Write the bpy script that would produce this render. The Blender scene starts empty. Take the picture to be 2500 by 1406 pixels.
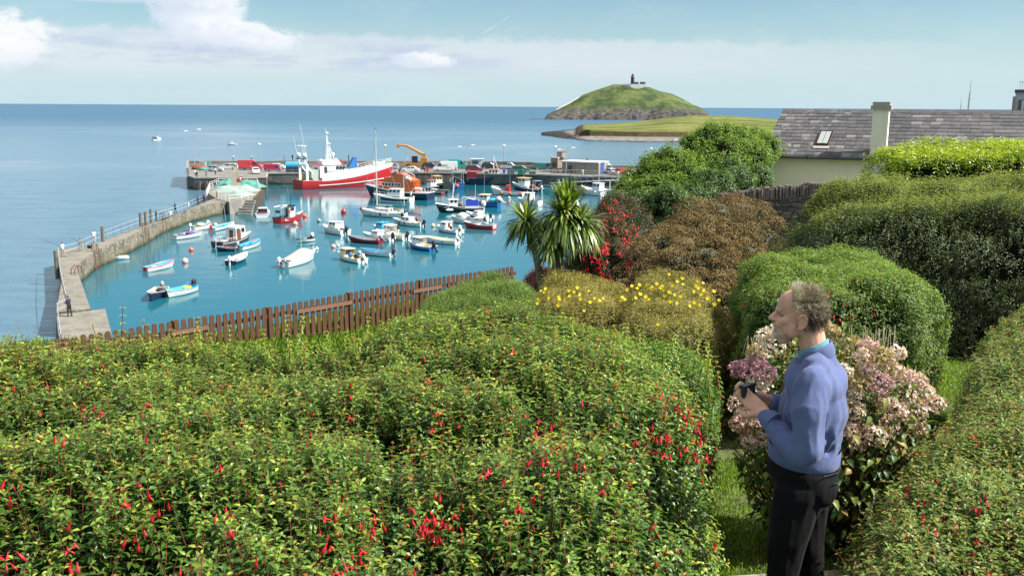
import bpy, math, random
import numpy as np
from mathutils import Vector, Matrix, noise as mnoise
R = math.radians
random.seed(7)
RNG = np.random.default_rng(11)
sc = bpy.context.scene
col = sc.collection

# ---------------------------------------------------------------- camera, world, sun, exposure
FPX, PITCH, ROLL, CAMZ = 2250.0, math.atan(442.5/2250.0), 0.0058, 19.5
CP, SP, CR, SR = math.cos(PITCH), math.sin(PITCH), math.cos(ROLL), math.sin(ROLL)
FW = Vector((0, CP, -SP)); RT0 = Vector((1, 0, 0)); UP0 = Vector((0, SP, CP))
RT = RT0*CR + UP0*SR; UPV = UP0*CR - RT0*SR
CAM = Vector((0, 0, CAMZ))
cd = bpy.data.cameras.new('camera'); cam = bpy.data.objects.new('camera', cd); col.objects.link(cam)
cd.sensor_width = 36; cd.lens = 36*FPX/2500; cd.clip_start = 0.1; cd.clip_end = 120000
cam.matrix_world = Matrix(((RT.x, UPV.x, -FW.x, 0), (RT.y, UPV.y, -FW.y, 0), (RT.z, UPV.z, -FW.z, CAMZ), (0, 0, 0, 1)))
sc.camera = cam
SUN_AZ, SUN_EL = R(101), R(47)       # azimuth measured to the right of the view direction
sd = Vector((math.sin(SUN_AZ)*math.cos(SUN_EL), math.cos(SUN_AZ)*math.cos(SUN_EL), math.sin(SUN_EL)))
sl = bpy.data.lights.new('sun', 'SUN'); sl.energy = 5.0; sl.angle = R(0.5); sl.color = (1.0, 0.955, 0.87)
so = bpy.data.objects.new('sun', sl); col.objects.link(so); so.location = (0, 0, 60)
so.rotation_euler = (-sd).to_track_quat('-Z', 'Y').to_euler()
sc.view_settings.view_transform = 'Standard'; sc.view_settings.look = 'None'
sc.view_settings.exposure = 0.93; sc.view_settings.gamma = 1.0; sc.view_settings.use_curve_mapping = False
sc.cycles.max_bounces = 8; sc.cycles.diffuse_bounces = 3; sc.cycles.glossy_bounces = 3
sc.cycles.transmission_bounces = 4; sc.cycles.transparent_max_bounces = 8
sc.cycles.caustics_reflective = False; sc.cycles.caustics_refractive = False

def ray(px, py):
    return (FW + RT*((px-1250)/FPX) + UPV*((703-py)/FPX))
def at(px, py, z=0.0):
    r = ray(px, py); t = (z-CAMZ)/r.z
    return CAM + r*t
def atd(px, py, y):
    r = ray(px, py); return CAM + r*(y/r.y)
def proj(p):
    v = Vector(p)-CAM; d = v.dot(FW)
    return (1250+FPX*v.dot(RT)/d, 703-FPX*v.dot(UPV)/d)

class NT:
    """small helper round a node tree"""
    def __init__(s, tree): s.t = tree; s.n = tree.nodes; s.l = tree.links; s.n.clear()
    def node(s, typ, **kw):
        n = s.n.new(typ)
        for k, v in kw.items():
            if k[0] == 'i' and k[1:].isdigit(): s.put(n.inputs[int(k[1:])], v)
            else: setattr(n, k, v)
        return n
    def put(s, sock, v):
        if hasattr(v, 'is_linked') or hasattr(v, 'links'): s.l.new(v, sock)
        elif isinstance(v, (tuple, list)) and sock.type == 'RGBA' and len(v) == 3: sock.default_value = (*v, 1)
        else: sock.default_value = v
    def m(s, op, a, b=0.0, c=0.0, clamp=False):
        n = s.n.new('ShaderNodeMath'); n.operation = op; n.use_clamp = clamp
        s.put(n.inputs[0], a); s.put(n.inputs[1], b); s.put(n.inputs[2], c); return n.outputs[0]
    def smooth(s, x, a, b, lo=0.0, hi=1.0):
        n = s.n.new('ShaderNodeMapRange'); n.interpolation_type = 'SMOOTHSTEP'
        s.put(n.inputs[0], x); n.inputs[1].default_value = a; n.inputs[2].default_value = b
        n.inputs[3].default_value = lo; n.inputs[4].default_value = hi; return n.outputs[0]
    def mix(s, f, a, b, mode='MIX'):
        n = s.n.new('ShaderNodeMix'); n.data_type = 'RGBA'; n.blend_type = mode
        s.put(n.inputs[0], f); s.put(n.inputs[6], a); s.put(n.inputs[7], b); return n.outputs[2]
    def noise(s, vec, scale, detail=3.0, rough=0.5, dist=0.0, dim='3D'):
        n = s.n.new('ShaderNodeTexNoise'); n.noise_dimensions = dim
        if vec is not None: s.l.new(vec, n.inputs['Vector'])
        n.inputs['Scale'].default_value = scale; n.inputs['Detail'].default_value = detail
        n.inputs['Roughness'].default_value = rough; n.inputs['Distortion'].default_value = dist
        return n.outputs[0]
    def mapping(s, vec, scale=(1, 1, 1), loc=(0, 0, 0), rot=(0, 0, 0)):
        n = s.n.new('ShaderNodeMapping'); s.l.new(vec, n.inputs[0])
        n.inputs['Scale'].default_value = scale; n.inputs['Location'].default_value = loc; n.inputs['Rotation'].default_value = rot
        return n.outputs[0]
    def ramp(s, f, stops):
        n = s.n.new('ShaderNodeValToRGB'); s.put(n.inputs[0], f); e = n.color_ramp.elements
        while len(e) > 1: e.remove(e[-1])
        e[0].position = stops[0][0]; e[0].color = (*stops[0][1], 1)
        for p, c in stops[1:]:
            k = e.new(p); k.color = (*c, 1)
        return n.outputs[0]
    def bump(s, h, strength, dist, normal=None):
        n = s.n.new('ShaderNodeBump'); s.l.new(h, n.inputs['Height'])
        s.put(n.inputs['Strength'], strength); n.inputs['Distance'].default_value = dist
        if normal is not None: s.l.new(normal, n.inputs['Normal'])
        return n.outputs[0]
    def coord(s, which='Object'):
        return s.n.new('ShaderNodeTexCoord').outputs[which]
    def out(s, shader):
        o = s.n.new('ShaderNodeOutputMaterial'); s.l.new(shader, o.inputs[0]); return o

# ---- world: Nishita sky with clouds laid out by compass direction and elevation
w = bpy.data.worlds.new('World'); sc.world = w; w.use_nodes = True
t = NT(w.node_tree)
sky = t.n.new('ShaderNodeTexSky'); sky.sky_type = 'NISHITA'; sky.sun_disc = False
sky.sun_elevation = SUN_EL; sky.sun_rotation = SUN_AZ
sky.altitude = 20; sky.air_density = 1.0; sky.dust_density = 1.2; sky.ozone_density = 1.6
g = t.coord('Generated'); sep = t.n.new('ShaderNodeSeparateXYZ'); t.l.new(g, sep.inputs[0])
az = t.m('MULTIPLY', t.m('ARCTAN2', sep.outputs[0], sep.outputs[1]), 57.2958)
el = t.m('MULTIPLY', t.m('ARCSINE', sep.outputs[2]), 57.2958)
cmb = t.n.new('ShaderNodeCombineXYZ'); t.l.new(az, cmb.inputs[0]); t.l.new(el, cmb.inputs[1])
n1 = t.noise(t.mapping(cmb.outputs[0], (0.16, 0.42, 1)), 1.0, 7, 0.62)
n2 = t.noise(t.mapping(cmb.outputs[0], (0.55, 0.75, 1), (3.1, 7, 0)), 1.0, 8, 0.62)
n4 = t.noise(t.mapping(cmb.outputs[0], (0.75, 1.15, 1), (5, 1, 0)), 1.0, 9, 0.68, 0.4)
n3 = t.noise(t.mapping(cmb.outputs[0], (0.10, 0.75, 1), (9, 2, 0)), 1.0, 6, 0.6)
def gauss(ca, ce, ra, re, rot=0.0):
    c, s = math.cos(rot), math.sin(rot)
    da = t.m('SUBTRACT', az, ca); de = t.m('SUBTRACT', el, ce)
    u = t.m('DIVIDE', t.m('ADD', t.m('MULTIPLY', da, c), t.m('MULTIPLY', de, s)), ra)
    v = t.m('DIVIDE', t.m('SUBTRACT', t.m('MULTIPLY', de, c), t.m('MULTIPLY', da, s)), re)
    return t.m('SQRT', t.m('ADD', t.m('MULTIPLY', u, u), t.m('MULTIPLY', v, v)))
def blob(r, nz, amp=0.9, soft=0.22):
    d = t.m('ADD', r, t.m('MULTIPLY', t.m('SUBTRACT', nz, 0.5), amp*2))
    return t.smooth(d, 1.0+soft*1.6, 1.0-soft)
# thin high veil over everything above the horizon band, unseen white cloud overhead added to neutralise the ambient light
veil = t.m('MULTIPLY', t.smooth(n1, 0.45, 0.75), 0.16)
base = t.mix(1.0, sky.outputs[0], (0.78, 0.99, 1.06), 'MULTIPLY')
base = t.mix(t.smooth(el, 7.0, -0.5, 0.05, 0.72), base, (5.8, 7.5, 8.3))
base = t.mix(veil, base, (6.6, 7.3, 7.9))
over = t.m('MULTIPLY', t.smooth(el, 17, 32), t.smooth(n1, 0.30, 0.62, 0.45, 0.95))
base = t.mix(over, base, (7.2, 7.1, 6.9))
# long pale band of cloud low over the sea
top = t.m('ADD', t.m('ADD', 3.95, t.m('MULTIPLY', az, -0.012)), t.m('MULTIPLY', t.m('SUBTRACT', n2, 0.5), 1.6))
band = t.m('MULTIPLY', t.m('MULTIPLY', t.smooth(t.m('SUBTRACT', el, top), 0.22, -0.3), t.smooth(el, 0.9, 2.6)), t.smooth(az, 34, 2))
base = t.mix(t.m('MULTIPLY', band, 0.52), base, (6.9, 7.0, 7.6))
grey = t.m('MULTIPLY', t.m('MULTIPLY', t.smooth(t.m('ADD', n3, t.m('MULTIPLY', n2, 0.3)), 0.57, 0.75), t.smooth(t.m('ABSOLUTE', t.m('SUBTRACT', el, 2.9)), 1.6, 0.2)), t.smooth(az, 6, -6))
base = t.mix(t.m('MULTIPLY', grey, 0.9), base, (4.5, 5.3, 6.5))
# heaps of cumulus, lit from the right
def cumulus(base, ca, ce, ra, re, rot, lit, shade, amp, fac=0.86, nz=n4):
    m = blob(gauss(ca, ce, ra, re, rot), nz, amp)
    tone = t.m('ADD', t.m('MULTIPLY', t.m('SUBTRACT', az, ca-ra*0.4), 0.5/ra), t.m('ADD', t.m('MULTIPLY', t.m('SUBTRACT', el, ce), 0.35/re), t.m('MULTIPLY', t.m('SUBTRACT', nz, 0.5), 2.0)))
    return t.mix(t.m('MULTIPLY', m, fac), base, t.mix(t.smooth(tone, -0.25, 0.75), shade, lit))
LIT, SHD = (8.1, 8.15, 8.2), (5.9, 6.5, 7.5)
base = cumulus(base, -25.0, 6.4, 8.0, 0.8, 0.0, (6.9, 7.3, 8.3), (5.9, 6.4, 7.6), 0.5, 0.8, n1)
base = cumulus(base, -18.2, 5.9, 2.3, 2.5, 0.25, LIT, SHD, 0.75)
base = cumulus(base, -16.4, 4.1, 3.2, 0.75, -0.14, LIT, (6.3, 6.8, 7.7), 0.8)
base = cumulus(base, -30.0, 3.1, 3.6, 1.5, 0.1, LIT, (5.9, 6.6, 7.6), 0.85)
base = cumulus(base, -5.6, 2.7, 1.7, 0.40, 0.0, (8.2, 8.2, 8.4), (6.0, 6.7, 7.6), 1.0, 0.8)
base = cumulus(base, -6.5, 7.0, 1.4, 0.18, 0.0, (9, 9, 9.2), (7.5, 8, 8.6), 0.5, 0.6)
base = cumulus(base, -2.8, 7.4, 2.2, 0.2, 0.0, (8.8, 8.9, 9.2), (7.5, 8, 8.6), 0.5, 0.6)
# thin contrail
ct = t.smooth(t.m('ABSOLUTE', t.m('SUBTRACT', t.m('SUBTRACT', el, 4.55), t.m('MULTIPLY', t.m('ADD', az, 1.4), 0.62))), 0.09, 0.01)
ct = t.m('MULTIPLY', t.m('MULTIPLY', ct, t.smooth(t.m('ABSOLUTE', t.m('ADD', az, 1.1)), 1.1, 0.5)), t.smooth(n2, 0.3, 0.6))
base = t.mix(t.m('MULTIPLY', ct, 0.3), base, (8, 8.4, 8.6))
bg = t.n.new('ShaderNodeBackground'); t.l.new(base, bg.inputs[0]); bg.inputs[1].default_value = 0.066
ow = t.n.new('ShaderNodeOutputWorld'); t.l.new(bg.outputs[0], ow.inputs[0])

# ---------------------------------------------------------------- materials
MATS = {}
def mat(key, c, rough=0.6, var=0.12, scale=6.0, bump=0.0, metal=0.0, spec=0.5, dirt=None, dirt_amt=0.3, coat=0.0):
    if key in MATS: return MATS[key]
    m = bpy.data.materials.new(key); m.use_nodes = True; t = NT(m.node_tree)
    p = t.n.new('ShaderNodeBsdfPrincipled'); co = t.coord()
    nz = t.noise(co, scale, 4, 0.6)
    f = t.m('MULTIPLY_ADD', nz, var*2, 1-var)
    c2 = t.mix(1.0, (*c, 1), f, 'MULTIPLY') if False else None
    mx = t.n.new('ShaderNodeVectorMath'); mx.operation = 'SCALE'; mx.inputs[0].default_value = c; t.l.new(f, mx.inputs['Scale'])
    cc = mx.outputs[0]
    if dirt is not None:
        nd = t.noise(t.mapping(co, (scale*0.7, scale*0.7, scale*0.25)), 1.0, 6, 0.7)
        cc = t.mix(t.m('MULTIPLY', t.smooth(nd, 0.48, 0.68), dirt_amt), cc, dirt)
    t.l.new(cc, p.inputs['Base Color']); p.inputs['Roughness'].default_value = rough
    p.inputs['Metallic'].default_value = metal; p.inputs['Specular IOR Level'].default_value = spec
    p.inputs['Coat Weight'].default_value = coat
    if bump: t.l.new(t.bump(t.noise(co, scale*6, 5, 0.65), 0.6, bump), p.inputs['Normal'])
    t.out(p.outputs[0]); MATS[key] = m; return m
def paint(key, c, rough=0.35): return mat(key, c, rough, 0.05, 3.0, coat=0.3, dirt=(c[0]*.55, c[1]*.55, c[2]*.5), dirt_amt=0.25)
WHITE = paint('white_paint', (0.78, 0.79, 0.77)); NAVY = paint('navy_paint', (0.012, 0.022, 0.06))
RED = paint('red_paint', (0.47, 0.022, 0.024)); MAROON = paint('maroon_paint', (0.20, 0.012, 0.02))
BLUE = paint('blue_paint', (0.02, 0.13, 0.36)); SKYB = paint('light_blue_paint', (0.05, 0.36, 0.62)); ORANGE = paint('orange_paint', (0.62, 0.13, 0.015))
BLACK = mat('black_rubber', (0.015, 0.015, 0.018), 0.5); GREYP = paint('grey_paint', (0.30, 0.32, 0.34)); CREAM = paint('cream_paint', (0.70, 0.62, 0.42))
DGREY = mat('dark_grey_plastic', (0.05, 0.055, 0.065), 0.4); SILVER = mat('galvanised_steel', (0.5, 0.52, 0.54), 0.42, 0.12, metal=0.6)
GLASS = mat('dark_window_glass', (0.02, 0.03, 0.04), 0.08, 0.0, spec=0.8); WOODB = mat('brown_varnished_wood', (0.16, 0.06, 0.025), 0.4, 0.3)
CANVAS = mat('grey_beige_canvas', (0.42, 0.40, 0.34), 0.85, 0.08, 2.0, 0.01); YELLOW = paint('yellow_paint', (0.75, 0.42, 0.03)); TEALP = paint('teal_paint', (0.01, 0.36, 0.33))
GREENP = paint('green_paint', (0.01, 0.15, 0.09)); NETG = mat('green_net', (0.08, 0.28, 0.24), 0.9, 0.35, 12, 0.05); NETW = mat('pale_net', (0.27, 0.34, 0.31), 0.9, 0.3, 12, 0.05)
SALMON = paint('faded_red_buoy', (0.80, 0.14, 0.08)); RUST = mat('rusty_steel', (0.14, 0.065, 0.035), 0.8, 0.5, 4, 0.01)

# ---------------------------------------------------------------- mesh building
class MB:
    def __init__(s): s.v = []; s.f = []; s.mi = []; s.mats = []
    def _m(s, m):
        if m is None: return 0
        if m not in s.mats: s.mats.append(m)
        return s.mats.index(m)
    def add(s, vs, fs, m=None):
        o = len(s.v); k = s._m(m); s.v += [tuple(p) for p in vs]
        for f in fs: s.f.append(tuple(i+o for i in f)); s.mi.append(k)
        return s
    def box(s, c, d, m=None, rz=0.0, taper=1.0, mt=None):
        x, y, z = d[0]/2, d[1]/2, d[2]/2; T = taper; cs, sn = math.cos(rz), math.sin(rz)
        vs = []
        for (a, b, e) in ((-x, -y, -z), (x, -y, -z), (x, y, -z), (-x, y, -z), (-x*T, -y*T, z), (x*T, -y*T, z), (x*T, y*T, z), (-x*T, y*T, z)):
            vs.append((c[0]+a*cs-b*sn, c[1]+a*sn+b*cs, c[2]+e))
        return s.add(vs, [(0, 3, 2, 1), (4, 5, 6, 7), (0, 1, 5, 4), (1, 2, 6, 5), (2, 3, 7, 6), (3, 0, 4, 7)], m)
    def tube(s, a, b, r0, r1=None, n=8, m=None, cap=True):
        a, b = Vector(a), Vector(b); r1 = r0 if r1 is None else r1
        d = b-a
        if d.length < 1e-9: return s
        q = d.to_track_quat('Z', 'Y'); vs = []
        for p, r in ((a, r0), (b, r1)):
            for i in range(n):
                an = 2*math.pi*i/n; vs.append(p + q @ Vector((math.cos(an)*r, math.sin(an)*r, 0)))
        fs = [(i, (i+1) % n, n+(i+1) % n, n+i) for i in range(n)]
        if cap: fs += [tuple(range(n-1, -1, -1)), tuple(range(n, 2*n))]
        return s.add(vs, fs, m)
    def path(s, pts, r, n=6, m=None):
        for a, b in zip(pts[:-1], pts[1:]): s.tube(a, b, r, r, n, m)
        return s
    def ball(s, c, r, m=None, nu=12, nv=8, sc_=(1, 1, 1)):
        vs = [(c[0], c[1], c[2]-r*sc_[2])]
        for j in range(1, nv):
            ph = math.pi*j/nv-math.pi/2
            for i in range(nu):
                th = 2*math.pi*i/nu
                vs.append((c[0]+r*sc_[0]*math.cos(ph)*math.cos(th), c[1]+r*sc_[1]*math.cos(ph)*math.sin(th), c[2]+r*sc_[2]*math.sin(ph)))
        vs.append((c[0], c[1], c[2]+r*sc_[2])); fs = []
        for i in range(nu):
            fs.append((0, 1+(i+1) % nu, 1+i)); fs.append((len(vs)-1, 1+(nv-2)*nu+i, 1+(nv-2)*nu+(i+1) % nu))
        for j in range(nv-2):
            for i in range(nu):
                a = 1+j*nu+i; b = 1+j*nu+(i+1) % nu; fs.append((a, b, b+nu, a+nu))
        return s.add(vs, fs, m)
    def prism(s, poly, z0, z1, m=None, mtop=None, batter=0.0):
        n = len(poly); cx = sum(p[0] for p in poly)/n; cy = sum(p[1] for p in poly)/n
        zf0 = z0 if callable(z0) else (lambda x, y: z0); zf1 = z1 if callable(z1) else (lambda x, y: z1)
        lo = []
        for i, p in enumerate(poly):
            a, b = Vector(poly[i-1][:2]), Vector(poly[(i+1) % n][:2]); d = (b-a).normalized()
            nrm = Vector((d.y, -d.x)); q = Vector(p[:2])+nrm*batter
            lo.append((q.x, q.y, zf0(*p[:2])))
        up = [(p[0], p[1], zf1(p[0], p[1])) for p in poly]
        s.add(lo+up, [(i, (i+1) % n, n+(i+1) % n, n+i) for i in range(n)] + [tuple(range(n-1, -1, -1))], m)
        s.add(up, [tuple(range(n))], mtop or m)
        return s
    def grid(s, rows, m=None, closed=False, flip=False):
        """rows: list of equally long point lists"""
        nr, nc = len(rows), len(rows[0]); vs = [p for r in rows for p in r]; fs = []
        for j in range(nr-1):
            for i in range(nc-1 if not closed else nc):
                a, b = j*nc+i, j*nc+(i+1) % nc; f = (a, b, b+nc, a+nc); fs.append(f[::-1] if flip else f)
        return s.add(vs, fs, m)
    def build(s, name, m=None, parent=None, smooth=False, label=None, auto=None):
        me = bpy.data.meshes.new(name); me.from_pydata(s.v, [], s.f)
        mats = s.mats if s.mats else [m]
        for x in mats: me.materials.append(x)
        if len(mats) > 1: me.polygons.foreach_set('material_index', s.mi)
        if smooth: me.polygons.foreach_set('use_smooth', [True]*len(me.polygons))
        me.update()
        if auto is not None:
            me.polygons.foreach_set('use_smooth', [True]*len(me.polygons)); me.set_sharp_from_angle(angle=R(auto))
        o = bpy.data.objects.new(name, me); col.objects.link(o)
        if parent is not None: o.parent = parent
        if label: o['label'] = label
        return o
def fastmesh(name, V, F, mats, parent=None, attr=None, smooth=False, mi=None):
    """V (n,3) array, F (m,k) array of equally sized faces"""
    me = bpy.data.meshes.new(name); V = np.asarray(V, np.float32); F = np.asarray(F, np.int32); k = F.shape[1]
    me.vertices.add(len(V)); me.vertices.foreach_set('co', V.ravel())
    me.loops.add(F.size); me.loops.foreach_set('vertex_index', F.ravel())
    me.polygons.add(len(F)); me.polygons.foreach_set('loop_start', np.arange(0, F.size, k, dtype=np.int32))
    me.polygons.foreach_set('loop_total', np.full(len(F), k, np.int32))
    if smooth: me.polygons.foreach_set('use_smooth', np.ones(len(F), bool))
    for x in (mats if isinstance(mats, (list, tuple)) else [mats]): me.materials.append(x)
    if mi is not None: me.polygons.foreach_set('material_index', np.asarray(mi, np.int32))
    if attr is not None:
        a = me.attributes.new('rnd', 'FLOAT', 'POINT'); a.data.foreach_set('value', np.asarray(attr, np.float32))
    me.update(calc_edges=True); me.validate()
    o = bpy.data.objects.new(name, me); col.objects.link(o)
    if parent is not None: o.parent = parent
    return o
def thing(name, label, cat, loc=(0, 0, 0), rotz=0.0, group=None):
    o = bpy.data.objects.new(name, None); col.objects.link(o); o.empty_display_size = 0.1
    o.location = loc; o.rotation_euler = (0, 0, rotz); o['label'] = label; o['category'] = cat
    if group: o['group'] = group
    return o
def tag(o, label, cat, group=None, kind=None):
    if label: o['label'] = label
    if cat: o['category'] = cat
    if group: o['group'] = group
    if kind: o['kind'] = kind
    return o
def struct(o): o['kind'] = 'structure'; return o
def fbm(x, y, z=0.0, s=1.0, o=4):
    return mnoise.fractal(Vector((x*s, y*s, z*s)), 1.0, 2.0, o)

# ---------------------------------------------------------------- the sea
def sea_material():
    m = bpy.data.materials.new('sea_water'); m.use_nodes = True; t = NT(m.node_tree)
    p = t.n.new('ShaderNodeBsdfPrincipled'); co = t.coord()
    sep = t.n.new('ShaderNodeSeparateXYZ'); t.l.new(co, sep.inputs[0]); X, Y = sep.outputs[0], sep.outputs[1]
    # calm water inside the harbour walls, rippled water outside
    def side(p, q, soft):                     # 1 on the right of the line p -> q
        d = (q-p).normalized(); n = Vector((d.y, -d.x)); k = t.m('ADD', t.m('MULTIPLY', X, n.x), t.m('MULTIPLY', Y, n.y))
        return t.smooth(k, n.x*p.x+n.y*p.y-soft, n.x*p.x+n.y*p.y+soft)
    V2 = lambda px, py: Vector(at(px, py, 0)[:2])
    inside = t.m('MULTIPLY', side(V2(210, 790), V2(165, 665), 1.5), side(V2(165, 665), V2(520, 505), 1.5))
    inside = t.m('MULTIPLY', t.m('MAXIMUM', inside, t.smooth(X, -64, -50)), t.m('MULTIPLY', t.smooth(Y, 240, 236), t.smooth(X, -58, -50)))
    inside = t.m('MULTIPLY', side(V2(165, 668), V2(530, 503), 1.5), t.m('MULTIPLY', side(V2(230, 850), V2(165, 665), 1.5), t.smooth(Y, 240, 236)))
    slick = t.noise(t.mapping(co, (0.0028, 0.0045, 1), rot=(0, 0, 0.25)), 1.0, 5, 0.6, 0.6)
    slickm = t.m('MULTIPLY', t.smooth(slick, 0.46, 0.60), t.smooth(Y, 2600, 500))
    w1 = t.noise(t.mapping(co, (0.45, 0.9, 1)), 1.0, 6, 0.7)
    w2 = t.noise(t.mapping(co, (0.10, 0.22, 1)), 1.0, 4, 0.6)
    h = t.m('ADD', t.m('MULTIPLY', w1, 0.35), w2)
    amp = t.mix(inside, (0.42, 0.42, 0.42), (0.05, 0.05, 0.05))
    ampv = t.m('MULTIPLY', amp, t.mix(slickm, (1, 1, 1), (0.35, 0.35, 0.35)))
    t.l.new(t.bump(h, ampv, 1.0), p.inputs['Normal'])
    far = t.smooth(Y, 150, 1500); deep = t.mix(far, (0.078, 0.170, 0.225), (0.048, 0.115, 0.185))
    deep = t.mix(inside, deep, (0.010, 0.110, 0.148))
    deep = t.mix(t.m('MULTIPLY', t.smooth(w2, 0.40, 0.65), t.m('SUBTRACT', 1.0, inside)), deep, (0.060, 0.135, 0.205))
    t.l.new(deep, p.inputs['Base Color'])
    rg = t.mix(inside, t.mix(slickm, (0.17, 0.17, 0.17), (0.10, 0.10, 0.10)), (0.035, 0.035, 0.035))
    rg = t.mix(far, rg, (0.42, 0.42, 0.42)); t.l.new(t.smooth(Y, 200, 1500, 0.5, 0.14), p.inputs['Specular IOR Level'])
    t.l.new(rg, p.inputs['Roughness']); p.inputs['IOR'].default_value = 1.37
    t.out(p.outputs[0]); return m
b = MB()
b.add([(-60000, -400, 0), (60000, -400, 0), (60000, 90000, 0), (-60000, 90000, 0)], [(0, 1, 2, 3)])
o = struct(b.build('sea_water', sea_material()))

# ---------------------------------------------------------------- land under the garden
FA, FB = Vector((-7.35, 13.4)), Vector((0.10, 20.9))       # line of the picket fence
def ground_z(x, y):
    k = min(1, max(0, (x+0.5)/4.5)); s = 0.152*(1-k)+0.088*k
    z = 16.9-s*max(0, y-4.2)
    return max(z, 14.95 if y < 26 else 14.95-0.02*(y-26))
def edge_y(x):
    """how far the high ground reaches before it drops to the water"""
    if x < -9: return 12.2
    if x < 0.4: return 13.4+(x+7.35)*1.0+1.3
    if x < 3: return 22.3+(x-0.4)*5
    return 35.3+(x-3)*2.2
def land():
    xs = np.concatenate([np.linspace(-40, -10, 12), np.linspace(-9.5, 6, 63), np.linspace(6.5, 60, 50)])
    ys = np.concatenate([np.linspace(-30, 0, 8), np.linspace(0.5, 30, 80), np.linspace(31, 120, 60)])
    rows = []
    for y in ys:
        r = []
        for x in xs:
            z = ground_z(x, y); e = edge_y(x)
            if y > e: z = z-(y-e)*4.0-(0.6 if y > e+0.1 else 0)
            z = max(z, -2.0)
            r.append((x, y, z+0.03*fbm(x, y, 0, 0.9)))
        rows.append(r)
    m = bpy.data.materials.new('garden_ground'); m.use_nodes = True; t = NT(m.node_tree)
    p = t.n.new('ShaderNodeBsdfPrincipled'); co = t.coord(); n = t.noise(co, 2.2, 6, 0.7); n2 = t.noise(co, 14, 5, 0.7)
    c = t.ramp(t.m('ADD', t.m('MULTIPLY', n, 0.6), t.m('MULTIPLY', n2, 0.4)), [(0.3, (0.05, 0.04, 0.022)), (0.45, (0.07, 0.085, 0.025)), (0.65, (0.13, 0.17, 0.04))])
    t.l.new(c, p.inputs['Base Color']); p.inputs['Roughness'].default_value = 0.9
    t.l.new(t.bump(n2, 0.8, 0.05), p.inputs['Normal']); t.out(p.outputs[0])
    b = MB(); b.grid(rows); return struct(b.build('grass_ground', m, smooth=True))
land()
# ---------------------------------------------------------------- far shore: island, headland
def lerp_poly(pts, x):
    if x <= pts[0][0]: return pts[0][1]
    for (a, va), (c, vc) in zip(pts[:-1], pts[1:]):
        if x <= c: return va+(vc-va)*(x-a)/(c-a)
    return pts[-1][1]
def rocky_grass(key, grass1, grass2, rock, rock2, scale, zrock, zs):
    m = bpy.data.materials.new(key); m.use_nodes = True; t = NT(m.node_tree)
    p = t.n.new('ShaderNodeBsdfPrincipled'); co = t.coord()
    n = t.noise(co, scale, 6, 0.65); n2 = t.noise(co, scale*5, 5, 0.7); n3 = t.noise(t.mapping(co, (1, 1, 0.4)), scale*2.2, 6, 0.7)
    gg = t.mix(t.smooth(n, 0.38, 0.62), grass1, grass2)
    gg = t.mix(t.m('MULTIPLY', t.smooth(n2, 0.52, 0.66), 0.55), gg, (grass1[0]*.45, grass1[1]*.5, grass1[2]*.6))
    rr = t.mix(t.smooth(n2, 0.35, 0.65), rock, rock2)
    ge = t.n.new('ShaderNodeNewGeometry'); s1 = t.n.new('ShaderNodeSeparateXYZ'); t.l.new(ge.outputs['True Normal'], s1.inputs[0])
    s2 = t.n.new('ShaderNodeSeparateXYZ'); t.l.new(ge.outputs['Position'], s2.inputs[0])
    low = t.smooth(t.m('ADD', s2.outputs[2], t.m('MULTIPLY', t.m('SUBTRACT', n3, 0.5), zs)), zrock+zs*0.12, zrock-zs*0.12)
    steep = t.smooth(t.m('ADD', s1.outputs[2], t.m('MULTIPLY', t.m('SUBTRACT', n3, 0.5), 0.5)), 0.60, 0.42)
    f = t.m('MAXIMUM', low, steep)
    t.l.new(t.mix(f, gg, rr), p.inputs['Base Color']); p.inputs['Roughness'].default_value = 0.95
    p.inputs['Specular IOR Level'].default_value = 0.1
    t.l.new(t.bump(n2, 0.8, 1.2/scale*0.05), p.inputs['Normal'])
    t.out(p.outputs[0]); return m
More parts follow.
